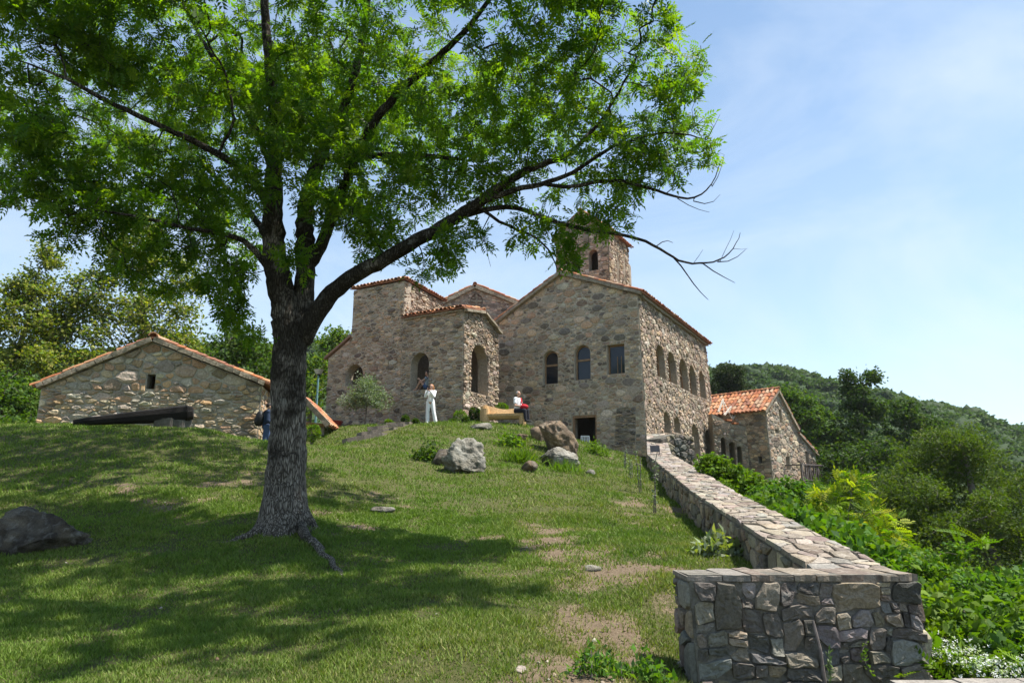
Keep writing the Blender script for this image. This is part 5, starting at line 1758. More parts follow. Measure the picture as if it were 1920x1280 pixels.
# ---- other trees
def build_tree(name, label, base, blobs, pal, leaf, tmpl, per, trunk_r, seed, group=None, mat='leaf', cat='tree', bark='bark_grey', upness=0.7, lean=0.0, seg=0.6, tip=0.012, lead=None, spread=0.35, th_z=None):
    rg = np.random.default_rng(seed)
    attr = blob_points(blobs, rg, 0.3)
    bx, by = base
    bz = gz1(bx, by) if th_z is None else th_z
    th = thing(name, (bx, by, bz), label, cat, group)
    top = attr[np.argmax(attr[:, 2])]
    cen = attr.mean(0)
    k = 8
    t = np.linspace(0, 1, k)[:, None]
    lo = np.array([bx, by, bz - 0.2]); hi = np.array([cen[0] * 0.5 + top[0] * 0.5, cen[1] * 0.5 + top[1] * 0.5, top[2] - 0.12 * (top[2] - bz)])
    mid = np.array([bx * 0.6 + cen[0] * 0.4, by * 0.6 + cen[1] * 0.4, (bz + hi[2]) / 2])
    pts = (1 - t) ** 2 * lo + 2 * t * (1 - t) * mid + t * t * hi + rg.normal(0, trunk_r * 0.5, (k, 3)) * np.sin(t * math.pi)
    rad = np.linspace(trunk_r, trunk_r * 0.12, k)
    P, par, r, ends, n0 = grow([(pts, rad)], attr, rg, seg, tip, 2.3)
    V, F = branch_mesh('trunk', P, par, r)
    obj('trunk', fast_mesh('trunk', V - np.array(th.location), F, None, True), M[bark], th)
    e = np.array([P[b - 1] for _, a, b in ends])
    ed = np.array([P[b - 1] - P[max(j, 0)] for j, a, b in ends])
    ed /= np.linalg.norm(ed, axis=1)[:, None] + 1e-9
    rep = np.repeat(np.arange(len(e)), per)
    pos = e[rep] - ed[rep] * np.abs(rg.normal(0, spread * 0.7, (len(rep), 1))) + rg.normal(0, spread * 0.6, (len(rep), 3)) * np.array([1, 1, 0.55])
    dirs = 0.6 * ed[rep] + rg.normal(0, 0.55, (len(rep), 3)) + np.array([0, 0, 0.05])
    cols = leaf_cols(len(pos), pal, rg)
    V, F, C_ = place_leaves(pos, dirs, leaf * rg.uniform(0.7, 1.3, len(pos)), tmpl, cols, rg, upness)
    obj('crown', fast_mesh('crown', V - np.array(th.location), F, C_), M[mat], th)
    return th

rgt = np.random.default_rng(77)
SPRAY3 = spray_leaf(3, 0.8, 1.0, 0.55, rgt)
SPRAY4 = spray_leaf(4, 1.0, 0.9, 0.42, rgt)
SINGLE = simple_leaf(1.0, 0.6)
G_LIND = [(0.119, 0.185, 0.034), (0.206, 0.249, 0.048), (0.325, 0.325, 0.087), (0.076, 0.130, 0.028), (0.260, 0.281, 0.064)]
G_DARK = [(0.041, 0.080, 0.020), (0.055, 0.099, 0.022), (0.033, 0.063, 0.017), (0.076, 0.117, 0.024)]
G_MID = [(0.067, 0.128, 0.026), (0.090, 0.158, 0.030), (0.053, 0.101, 0.024), (0.113, 0.172, 0.033)]
G_BRIGHT = [(0.109, 0.186, 0.018), (0.141, 0.213, 0.021), (0.084, 0.154, 0.018)]
G_YELLOW = [(0.30, 0.33, 0.030), (0.22, 0.28, 0.026), (0.36, 0.36, 0.040)]
G_OLIVE = [(0.218, 0.257, 0.162), (0.266, 0.304, 0.209), (0.162, 0.199, 0.123)]
G_WEED = [(0.072, 0.152, 0.030), (0.095, 0.186, 0.030), (0.058, 0.124, 0.030), (0.123, 0.206, 0.030)]

build_tree('linden_tree', 'tall linden with yellowish blossom rising behind the chapel roof', (-19.0, 35.5),
           [(250, 470, 35.5, 1.9, 2.2, 1.7, 90), (200, 560, 35.0, 2.2, 2.2, 1.6, 90), (300, 600, 35.5, 2.2, 2.2, 1.7, 100), (350, 530, 36, 1.0, 1.6, 1.6, 40), (180, 660, 34.5, 2.0, 2, 1.4, 70), (330, 660, 36, 1.4, 1.8, 1.2, 40), (270, 420, 35.5, 0.7, 1, 0.6, 20), (130, 600, 34.5, 1.2, 1.6, 1.4, 40)],
           G_LIND, 0.135, SPRAY3, 38, 0.34, 201, group='trees behind the chapel', mat='leaf', spread=0.5)
build_tree('linden_tree', 'yellow-green linden with bare twigs at the far edge beyond the chapel', (-25.0, 33.5),
           [(40, 620, 33.5, 1.6, 2, 1.6, 80), (110, 590, 33.5, 0.9, 1.4, 1.6, 50), (95, 480, 33.5, 0.5, 0.8, 0.9, 22), (60, 540, 33.5, 1.0, 1.2, 1.1, 40), (0, 700, 33, 1.4, 1.8, 1.0, 40), (-60, 600, 33.5, 1.8, 2, 1.8, 60), (100, 680, 33, 1.1, 1.5, 0.9, 40), (20, 545, 33.5, 0.8, 1.0, 0.8, 20)],
           [G_LIND[1], G_LIND[2], G_LIND[4], G_LIND[0], (0.14, 0.17, 0.03)], 0.135, SPRAY3, 38, 0.28, 202, group='trees behind the chapel', mat='leaf', spread=0.45)
build_tree('maple_tree', 'bright green maple between the chapel roof and the ash trunk', (-15.5, 38.0),
           [(420, 660, 38, 1.6, 2, 1.0, 70), (470, 650, 38, 1.0, 1.6, 1.2, 50), (390, 700, 37, 1.2, 1.6, 0.9, 40), (520, 690, 38, 1.2, 1.6, 1.2, 40), (440, 620, 38, 0.6, 0.9, 0.5, 16)],
           G_MID, 0.15, SPRAY3, 26, 0.22, 203, group='trees behind the chapel', spread=0.45)
build_tree('maple_tree', 'dark leafy tree low beside the chapel wall at the far edge', (-23.5, 30.0),
           [(30, 760, 30, 1.3, 1.5, 0.9, 70), (-10, 720, 30.5, 1.1, 1.5, 0.9, 40), (55, 740, 31, 0.7, 1.0, 0.8, 40), (20, 795, 28.5, 1.0, 1.0, 0.5, 30)],
           G_MID, 0.14, SPRAY3, 26, 0.18, 204, group='trees behind the chapel', spread=0.4)
build_tree('maple_tree', 'leafy trees behind the street lamp beside the church wing', (-13.2, 44.0),
           [(600, 700, 44, 1.6, 2, 1.5, 70), (625, 650, 46, 1.0, 1.8, 1.0, 40), (575, 740, 42, 1.3, 2, 1.2, 40), (640, 630, 46, 0.7, 1.2, 0.5, 20), (540, 700, 44, 1.6, 2, 1.4, 40)],
           G_MID + G_LIND[1:2], 0.17, SPRAY3, 24, 0.2, 205, group='trees behind the chapel', spread=0.5)
build_tree('hornbeam_tree', 'overhanging tree whose leafy twigs enter at the far side beside the ash', (-12.5, 12.0),
           [(15, 380, 12, 0.35, 0.5, 0.20, 16), (-60, 330, 12, 0.8, 1.0, 0.8, 40), (-80, 480, 12, 0.6, 0.8, 0.7, 30), (20, 345, 12, 0.2, 0.3, 0.12, 6), (0, 185, 11, 0.25, 0.3, 0.12, 7)],
           G_DARK, 0.075, SPRAY3, 14, 0.14, 206, spread=0.12, seg=0.3, tip=0.004)
# right-hand side
build_tree('poplar_tree', 'tall slender tree standing highest above the wooded slope', (27.8, 56.0),
           [(1610, 740, 56, 1.3, 1.5, 1.6, 60), (1590, 705, 56, 0.6, 0.8, 0.5, 14), (1637, 705, 56, 0.7, 0.9, 0.6, 18), (1600, 800, 56, 1.6, 1.8, 1.8, 60), (1640, 770, 56, 1.0, 1.2, 1.0, 34), (1580, 830, 55, 1.5, 1.8, 1.4, 40), (1615, 870, 55, 1.8, 2, 1.6, 50)],
           G_DARK, 0.2, SPRAY3, 26, 0.26, 211, group='trees on the wooded slope', spread=0.45)
build_tree('ash_sapling_tree', 'rounded tree just right of the slender tall one', (33.5, 58.0),
           [(1690, 770, 58, 1.1, 1.5, 1.2, 40), (1700, 820, 58, 2.0, 2, 1.6, 70), (1740, 800, 58, 1.2, 1.6, 1.2, 40), (1680, 870, 57, 2.0, 2, 1.6, 60), (1760, 850, 57, 1.6, 2, 1.4, 50)],
           G_DARK + G_MID[:1], 0.2, SPRAY3, 26, 0.26, 212, group='trees on the wooded slope', spread=0.5)
build_tree('oak_tree', 'green tree just beyond the gable of the tiled house', (24.0, 57.0),
           [(1500, 770, 57, 2.0, 2, 1.5, 80), (1470, 740, 57, 1.0, 1.4, 0.8, 30), (1530, 800, 56, 1.6, 2, 1.6, 60), (1520, 850, 55, 1.6, 2, 1.6, 50), (1550, 880, 54, 1.2, 1.6, 1.4, 40), (1560, 830, 56, 1.2, 1.6, 1.2, 36)],
           G_MID, 0.2, SPRAY3, 26, 0.26, 213, group='trees on the wooded slope', spread=0.5)
build_tree('yew_tree', 'dark dense evergreen peeping over the roof beside the palace eave', (20.0, 62.0),
           [(1365, 705, 62, 1.5, 1.6, 1.2, 90), (1385, 730, 62, 1.2, 1.5, 0.9, 40), (1340, 730, 62, 1.2, 1.5, 1.0, 40), (1370, 770, 62, 1.6, 2, 1.6, 40)],
           [(0.030, 0.045, 0.016), (0.045, 0.060, 0.020)], 0.17, SPRAY3, 26, 0.2, 214, group='trees on the wooded slope', spread=0.4, mat='leaf_matte')
build_tree('hornbeam_tree', 'huge broad dark green tree filling the slope at the far right', (21.0, 31.0),
           [(1780, 845, 31, 1.7, 2, 1.1, 42), (1700, 915, 31, 1.7, 2, 1.3, 42), (1850, 890, 31, 1.8, 2, 1.4, 46), (1780, 960, 29, 2.1, 1.8, 1.5, 50), (1690, 1000, 29, 1.4, 1.8, 1.2, 30), (1880, 990, 30, 1.8, 2, 1.6, 44), (1770, 1050, 28, 2.2, 1.8, 1.2, 36), (1740, 840, 32, 1.1, 1.6, 0.8, 18), (1960, 960, 31, 2, 2, 2, 26), (1660, 950, 31, 0.8, 1.2, 1.2, 16), (1660, 1060, 28, 1.4, 1.5, 0.9, 16), (1900, 1090, 28, 1.8, 1.5, 0.9, 22), (1800, 815, 31, 0.5, 0.8, 0.4, 6)],
           [(0.062, 0.100, 0.018), (0.078, 0.118, 0.020), (0.050, 0.084, 0.017), (0.098, 0.134, 0.022)], 0.13, SPRAY4, 54, 0.36, 215, group='trees on the wooded slope', spread=0.54, upness=1.6)
build_tree('oak_tree', 'dark shaded tree between the tiled house and the broad tree', (23.0, 43.0),
           [(1600, 880, 43, 1.6, 2, 1.4, 80), (1570, 920, 42, 1.5, 2, 1.2, 60), (1640, 850, 44, 1.4, 1.8, 1.2, 60), (1650, 920, 42, 1.6, 2, 1.6, 60), (1550, 870, 44, 1.0, 1.4, 1.0, 30), (1600, 960, 40, 1.6, 1.8, 1.0, 40)],
           G_DARK, 0.17, SPRAY3, 26, 0.26, 216, group='trees on the wooded slope', spread=0.45)

# olive by the church
build_tree('olive_tree', 'small silvery olive tree in front of the church wing', tuple(at(684, 800, 31.0)[:2]),
           [(686, 738, 31, 0.78, 0.8, 0.62, 90), (660, 752, 31, 0.5, 0.6, 0.38, 36), (712, 750, 31, 0.5, 0.6, 0.4, 36), (690, 715, 31, 0.4, 0.4, 0.3, 22)],
           G_OLIVE, 0.085, SPRAY4, 13, 0.05, 221, mat='leaf_matte', spread=0.26, seg=0.2, tip=0.005)

# ---- shrubs (each its own thing)
def shrub(name, label, base, blobs, pal, leaf, tmpl, per, seed, group=None, mat='leaf', cat='shrub', spread=0.14, upness=0.8, stem=0.02):
    return build_tree(name, label, base, blobs, pal, leaf, tmpl, per, stem, seed, group, mat, cat, 'bark_grey', upness, seg=0.2, tip=0.004, spread=spread)

def bp(px, py, Y): return tuple(at(px, py, Y)[:2])
PIN = pinnate(5, 1.0, 0.34, 0.13, 0.25)
BANK = 'shrubs on the bank beyond the boundary wall'
shrub('shrub', 'bright yellow-green bush leaning over the boundary wall', bp(1370, 920, 17.5),
      [(1345, 880, 17.5, 0.42, 0.5, 0.34, 60), (1385, 905, 17.0, 0.5, 0.5, 0.36, 70), (1350, 920, 16.5, 0.4, 0.4, 0.3, 40), (1420, 915, 17, 0.35, 0.4, 0.25, 34), (1325, 865, 17.5, 0.2, 0.3, 0.16, 16)], G_BRIGHT, 0.085, SPRAY3, 22, 231, BANK)
shrub('shrub', 'dark green weedy bush next to the bright bush by the wall', bp(1440, 950, 15.5),
      [(1440, 930, 15.8, 0.45, 0.5, 0.28, 50), (1480, 920, 17, 0.6, 0.6, 0.3, 50), (1410, 950, 14.5, 0.35, 0.4, 0.25, 36), (1530, 925, 19, 0.6, 0.6, 0.3, 40)], G_WEED, 0.08, SPRAY3, 22, 232, BANK)
shrub('elder_shrub', 'tall shrub with yellow leaf tips on the bank', bp(1580, 1000, 12.8),
      [(1545, 935, 13, 0.22, 0.3, 0.26, 14), (1600, 915, 13, 0.25, 0.3, 0.30, 18), (1640, 955, 12.5, 0.26, 0.3, 0.26, 16), (1575, 985, 12.6, 0.5, 0.5, 0.25, 22), (1600, 892, 13, 0.14, 0.2, 0.12, 8), (1660, 1010, 12, 0.35, 0.4, 0.2, 18)],
      G_YELLOW + G_BRIGHT, 0.22, PIN, 6, 233, BANK, spread=0.14)
shrub('weed', 'broad-leaved green weeds on the bank below the yellow shrub', bp(1560, 1040, 9.8),
      [(1500, 985, 11.2, 0.5, 0.5, 0.26, 50), (1570, 1010, 10.2, 0.5, 0.5, 0.28, 60), (1620, 1040, 9.2, 0.4, 0.4, 0.22, 44), (1530, 1030, 9.5, 0.3, 0.3, 0.14, 24), (1460, 965, 12.5, 0.4, 0.4, 0.22, 36)], G_WEED + G_BRIGHT[:1], 0.13, SINGLE, 20, 234, BANK, spread=0.13)
shrub('shrub', 'feathery green plants along the bank right of the pier corner', bp(1720, 1110, 8.6),
      [(1720, 1075, 8.8, 0.35, 0.4, 0.18, 50), (1680, 1050, 9.3, 0.3, 0.3, 0.16, 30), (1770, 1100, 8.6, 0.4, 0.4, 0.2, 50), (1740, 1050, 9.2, 0.12, 0.2, 0.14, 8), (1800, 1040, 9.4, 0.10, 0.2, 0.18, 9)], G_BRIGHT + G_WEED, 0.055, SPRAY3, 24, 235, BANK, spread=0.1)
shrub('weed', 'dense leafy nettles at the right edge beside the pier', bp(1830, 1180, 6.9),
      [(1840, 1130, 7.2, 0.42, 0.5, 0.28, 70), (1900, 1150, 7.0, 0.4, 0.5, 0.32, 60), (1790, 1170, 6.6, 0.32, 0.4, 0.24, 50), (1860, 1210, 6.2, 0.42, 0.4, 0.22, 60), (1930, 1100, 7.6, 0.3, 0.4, 0.2, 30), (1950, 1200, 6.4, 0.3, 0.4, 0.3, 34)], G_WEED, 0.075, SINGLE, 24, 236, BANK, spread=0.1)
FERN = pinnate(11, 1.0, 0.20, 0.075, 0.3, 0.12)
for i, (px, py, Y, s, lab) in enumerate(((1765, 1235, 5.6, 0.34, 'bright fern fronds beside the pier foot'), (1880, 1240, 5.4, 0.32, 'bright fern fronds in the bottom right corner'), (1800, 1010, 9.8, 0.4, 'lone fern sprig above the bank near the dark tree'))):
    rg = np.random.default_rng(240 + i)
    c = at(px, py, Y)
    th = thing('fern', (c[0], c[1], gz1(c[0], c[1])), lab, 'fern', 'ferns by the pier')
    m = 26 if i < 2 else 9
    a = rg.uniform(0, 2 * math.pi, m)
    dirs = np.c_[np.cos(a), np.sin(a), rg.uniform(0.2, 1.2, m)]
    pos = c + np.c_[rg.normal(0, 0.14, (m, 2)), rg.uniform(-0.2, 0.02, m)]
    for q in range(m):
        V, F, C_ = place_leaves(pos[q:q + 1], dirs[q:q + 1], s * rg.uniform(0.6, 1.1, 1), FERN, leaf_cols(1, G_BRIGHT, rg), rg, 1.2)
        obj('frond', fast_mesh('frond', V - np.array(th.location), F, C_), M['leaf'], th)
    V, F = tubeVF([tuple(np.array(th.location) - (0, 0, 0.05)), (c[0], c[1], c[2] - 0.02)], [0.012, 0.006], 5)
    part('stem', V, F, M['bark_grey'], th)

# white flowers
for i, (px, py, Y, lab) in enumerate(((1795, 1222, 5.5, 'patch of small white flowers beside the pier'), (1868, 1252, 5.2, 'patch of small white flowers in the bottom right corner'))):
    rg = np.random.default_rng(250 + i)
    c = at(px, py, Y)
    th = thing('flower_patch', (c[0], c[1], gz1(c[0], c[1])), lab, 'flowers', 'white flowers by the pier')
    m = 170
    pos = c + rg.normal(0, 1, (m, 3)) * np.array([0.12, 0.15, 0.045])
    d = rg.normal(0, 1, (m, 3)); 
    V, F, C_ = place_leaves(pos, d, 0.022 * rg.uniform(0.7, 1.3, m), SPRAY4, np.full((m, 3), 0.75) * rg.uniform(0.85, 1, (m, 1)), rg)
    tag(obj('petals', fast_mesh('petals', V - np.array(th.location), F, C_), M['leaf_matte'], th), kind='stuff')
    st = [tubeVF([(p[0], p[1], gz1(p[0], p[1]) - 0.02), tuple(p)], [0.003, 0.002], 3, False) for p in pos[::5]]
    V, F = joinVF(st)
    part('stems', V, F, M['leaf_matte'], th, np.tile(np.array((0.05, 0.1, 0.02)), (len(V), 1)))

# clipped round shrubs along the church terrace
for i, (px, py, Y, r, h, pal, lab) in enumerate((
        (863, 783, 30.6, 0.33, 0.32, G_BRIGHT, 'bright golden ball shrub left of the log bench'), (886, 777, 31.4, 0.14, 0.34, G_DARK, 'dark upright dwarf conifer left of the bench'),
        (897, 779, 31.2, 0.12, 0.30, G_DARK, 'second dark dwarf conifer nearest the log bench'), (941, 767, 31.6, 0.30, 0.28, G_BRIGHT, 'bright ball shrub behind the bench against the palace wall'),
        (760, 788, 30.8, 0.17, 0.22, G_DARK, 'dark little shrub at the top of the steps'), (729, 794, 30.4, 0.17, 0.12, G_BRIGHT, 'tiny bright shrub beside the steps under the olive'),
        (873, 789, 30.0, 0.15, 0.16, G_DARK, 'dark low shrub in front of the golden ball shrub'), (779, 792, 30.4, 0.14, 0.12, G_DARK, 'tiny dark shrub by the feet of the white-clad woman'),
        (585, 812, 26.0, 0.30, 0.32, G_BRIGHT, 'yellow-green ball shrub behind the ash trunk by the porch'), (848, 791, 30.2, 0.16, 0.10, G_DARK, 'small flat shrub right of the white-clad woman'))):
    c = at(px, py, Y)
    b = (c[0], c[1])
    rg = np.random.default_rng(260 + i)
    z0 = gz1(*b)
    c[2] = max(c[2], z0 + h * 0.7)
    th = thing('ball_shrub', (c[0], c[1], z0), lab, 'shrub', 'small clipped shrubs on the terrace')
    m = 520
    d = rg.normal(size=(m, 3)); d /= np.linalg.norm(d, axis=1)[:, None]
    rr = rg.uniform(0.72, 1.0, m) * (1 + 0.12 * vnoise(d, 0.5, i, 2))
    pos = c + d * rr[:, None] * np.array([r, r, h])
    V, F, C_ = place_leaves(pos, d + rg.normal(0, 0.4, (m, 3)), 0.07 * rg.uniform(0.7, 1.2, m), SPRAY3, leaf_cols(m, pal, rg), rg, 0.4)
    obj('foliage', fast_mesh('foliage', V - np.array(th.location), F, C_), M['leaf'], th)
    V, F = joinVF([tubeVF([(c[0], c[1], z0 - 0.05), (c[0] + 0.1 * r * q, c[1], c[2])], [0.03, 0.015], 5) for q in (-3, 0, 3)])
    part('stems', V, F, M['bark_grey'], th)

# leafy plants on the lawn
for i, (px, py, Y, n, s, pal, lab) in enumerate(((805, 850, 20.5, 70, 0.14, G_DARK + G_BRIGHT[:1], 'dark green bush at the left flank of the pale boulder'), (980, 858, 22.0, 60, 0.3, G_BRIGHT, 'clump of long grass left of the tilted rock'),
        (1120, 850, 27.5, 50, 0.14, G_BRIGHT, 'leafy weeds on the bank below the doorway'), (1350, 1030, 8.9, 60, 0.13, G_OLIVE, 'grey-green weed clump at the foot of the boundary wall'), (1215, 1255, 4.95, 40, 0.06, G_WEED, 'leafy weed tuft on the lawn left of the pier'),
        (1120, 1258, 4.9, 34, 0.055, G_WEED, 'leafy weed tuft on the lawn at the bottom edge'), (960, 830, 25.0, 30, 0.2, G_BRIGHT, 'bright leafy tuft below the log bench'), (1060, 885, 20.5, 30, 0.24, G_BRIGHT, 'grass clump at the foot of the tilted rock'))):
    rg = np.random.default_rng(280 + i)
    c = at(px, py, Y)
    z0 = gz1(c[0], c[1])
    th = thing('lawn_weed', (c[0], c[1], z0), lab, 'weed', 'leafy plants growing on the lawn')
    m = n * 8
    w = (0.5 if Y > 15 else 0.26 if Y > 7 else 0.19)
    pos = np.array([c[0], c[1], z0]) + rg.normal(0, 1, (m, 3)) * np.array([w * 0.5, w * 0.4, 0.0])
    pos[:, 2] = gz(pos[:, 0], pos[:, 1])
    long = 'grass' in lab
    if not long: pos[:, 2] += np.abs(rg.normal(0, 0.45 * w, m)) * np.exp(-((pos[:, 0] - c[0]) / w) ** 2)
    d = rg.normal(0, 0.6, (m, 3)) + np.array([0, 0, 1.1 if long else 0.35])
    V, F, C_ = place_leaves(pos, d, s * rg.uniform(0.6, 1.3, m) * (1.6 if long else 1), simple_leaf(1.0, 0.06) if long else simple_leaf(1, 0.45), leaf_cols(m, pal, rg), rg)
    obj('leaves', fast_mesh('leaves', V - np.array(th.location), F, C_), M['leaf'], th)
    V, F = joinVF([tubeVF([(p[0], p[1], gz1(p[0], p[1]) - 0.03), tuple(p + np.array([0, 0, 0.04]))], [0.005, 0.003], 4, False) for p in pos[:10]])
    part('stems', V, F, M['bark_grey'], th)

# ---- undergrowth on the bank, uncountable
def undergrowth():
    rg = np.random.default_rng(300)
    n = 26000
    Y = 4.2 + 34 * rg.uniform(0, 1, n) ** 1.7
    wx = np.interp(Y, [w[1] for w in WALLP], [w[0] + w[3] for w in WALLP])
    X = wx + 0.15 + np.abs(rg.normal(0, 1, n)) * (1.6 + 0.22 * Y)
    keep = ~((Y < 5.95) & (X < 3.15))
    X, Y = X[keep], Y[keep]
    Z = gz(X, Y)
    n = len(X)
    P2 = np.c_[X, Y]
    h = (0.12 + 0.4 * np.clip(vnoise(P2, 1.1, 41, 3) + 0.3, 0, 1)) * rg.uniform(0, 1, n) ** 0.7
    h *= np.clip((X - np.interp(Y, [w[1] for w in WALLP], [w[0] + w[3] for w in WALLP])) / 0.5, 0.35, 1.2)
    pos = np.c_[X, Y, Z + h]
    d = rg.normal(0, 0.6, (n, 3)) + np.array([0, 0, 0.5])
    tone = np.clip(0.5 + 0.6 * vnoise(P2, 0.9, 43, 3), 0, 1)[:, None]
    c = np.array(G_WEED[2]) * (1 - tone) + np.array(G_BRIGHT[1]) * tone
    c = c * rg.uniform(0.8, 1.2, (n, 1))
    s = 0.055 + 0.0045 * Y
    V, F, C_ = place_leaves(pos, d, s * rg.uniform(0.6, 1.3, n), SPRAY3, c, rg)
    o = obj('undergrowth', fast_mesh('undergrowth', V, F, C_), M['leaf'])
    tag(o, 'dense green undergrowth covering the bank right of the boundary wall', 'undergrowth', kind='stuff')
undergrowth()

# ---- grass of the lawn
def lawn_grass():
    rg = np.random.default_rng(310)
    def spot(n, y0, y1, pw):
        Y = y0 + (y1 - y0) * rg.uniform(0, 1, n) ** pw
        X = (rg.uniform(-0.80, 0.62, n)) * Y
        return X, Y
    X1, Y1 = spot(480000, 3.9, 13, 1.25)
    X2, Y2 = spot(230000, 12, 31, 1.1)
    X, Y = np.r_[X1, X2], np.r_[Y1, Y2]
    wl_ = np.interp(Y, [w[1] for w in WALLP], [w[0] for w in WALLP])
    ok = (X < wl_ - 0.02) & ~((Y > 5.3) & (Y < 5.9) & (X > 1.3)) & ~((Y < 5.4) & (X > 1.3) & (X < 3.1) & (rg.uniform(0, 1, len(X)) > 0.4))
    P2 = np.c_[X, Y]
    bare = bare_mask(X, Y)
    tuft = vnoise(P2, 0.45, 61, 3)
    pr = (1 - bare) ** 1.3 * np.clip(0.75 + 0.6 * tuft, 0.1, 1) + 0.05 * (tuft > 0.5) + 0.25 * bare * (vnoise(P2, 0.25, 67, 2) > 0.35)
    ok &= rg.uniform(0, 1, len(X)) < pr
    # no blades through the masonry terrace
    ok &= ~((X > -10) & (Y > 31.3))
    ok &= ~((Y > 24.8) & (Y < 30.4) & (np.abs(X + 5.2 - (Y - 27.4) * 0.30) < 0.7))
    X, Y, bare, tuft = X[ok], Y[ok], bare[ok], tuft[ok]
    n = len(X)
    Z = gz(X, Y)
    h = (0.024 + 0.0021 * Y) * (0.75 + 0.55 * np.clip(tuft + 0.2, -0.4, 1.0) + 1.3 * np.clip(vnoise(np.c_[X, Y], 0.3, 83, 3) - 0.35, 0, 1)) * rg.uniform(0.5, 1.4, n)
    w = 0.0032 + 0.0007 * Y
    a = rg.uniform(0, 2 * math.pi, n)
    sx, sy = np.cos(a) * w, np.sin(a) * w
    lx, ly = rg.normal(0, 0.55, n) * h, rg.normal(0, 0.55, n) * h
    V = np.empty((n, 3, 3))
    V[:, 0] = np.c_[X - sx, Y - sy, Z - 0.005]; V[:, 1] = np.c_[X + sx, Y + sy, Z - 0.005]; V[:, 2] = np.c_[X + lx, Y + ly, Z + h]
    P2 = np.c_[X, Y]
    dry = np.clip(0.5 * vnoise(P2, 2.2, 71, 4) + 0.55 * bare + 0.09 + rg.normal(0, 0.24, n), 0, 1)[:, None]
    g = np.array([(0.130, 0.196, 0.034)]) * (1 - dry) + np.array([(0.29, 0.250, 0.110)]) * dry
    g = g * rg.uniform(0.7, 1.3, (n, 1))
    cl = np.clip(1.4 * vnoise(P2, 0.7, 91, 3) - 0.25, 0, 1)[:, None]
    g = g * (1 - 0.45 * cl) + np.array([(0.060, 0.125, 0.026)]) * 0.45 * cl
    F = np.arange(n * 3).reshape(n, 3)
    o = obj('grass', fast_mesh('grass', V.reshape(-1, 3), F, np.repeat(g, 3, 0)), M['grass'])
    tag(o, 'short mown grass covering the lawn slope', 'grass', kind='stuff')
lawn_grass()

def ico(sub):
    bm = bmesh.new()
    bmesh.ops.create_icosphere(bm, subdivisions=sub, radius=1.0)
    V = np.array([v.co for v in bm.verts]); F = np.array([[v.index for v in f.verts] for f in bm.faces])
    bm.free()
    return V, F

def pebbles():
    rg = np.random.default_rng(315)
    n = 9000
    Y = 4.4 + 12 * rg.uniform(0, 1, n) ** 1.4
    X = rg.uniform(-0.75, 0.4, n) * Y
    wl_ = np.interp(Y, [w[1] for w in WALLP], [w[0] for w in WALLP])
    ok = (X < wl_ - 0.1) & (rg.uniform(0, 1, n) < bare_mask(X, Y) ** 1.5 * 0.5 + 0.01) & ~((Y < 5.9) & (X > 1.25))
    X, Y = X[ok][:900], Y[ok][:900]
    n = len(X)
    Z = gz(X, Y)
    ov = np.array([(1, 0, 0), (-1, 0, 0), (0, 1, 0), (0, -1, 0), (0, 0, 0.7), (0, 0, -0.7)], float)
    of = np.array([(0, 2, 4), (2, 1, 4), (1, 3, 4), (3, 0, 4), (2, 0, 5), (1, 2, 5), (3, 1, 5), (0, 3, 5)])
    s = 0.008 + 0.022 * rg.uniform(0, 1, n) ** 3
    V = ov[None] * s[:, None, None] * rg.uniform(0.6, 1.4, (n, 6, 1)) + np.c_[X, Y, Z][:, None] + rg.normal(0, 0.15, (n, 6, 3)) * s[:, None, None]
    F = (of[None] + (np.arange(n) * 6)[:, None, None]).reshape(-1, 3)
    c = np.repeat(leaf_cols(n, [(0.30, 0.25, 0.19), (0.38, 0.33, 0.27), (0.22, 0.16, 0.11), (0.18, 0.12, 0.07)], rg), 6, 0)
    o = obj('pebbles', fast_mesh('pebbles', V.reshape(-1, 3), F, c), M['stone_top'])
    tag(o, 'loose pebbles and clods scattered over the worn earth', 'pebbles', kind='stuff')
pebbles()

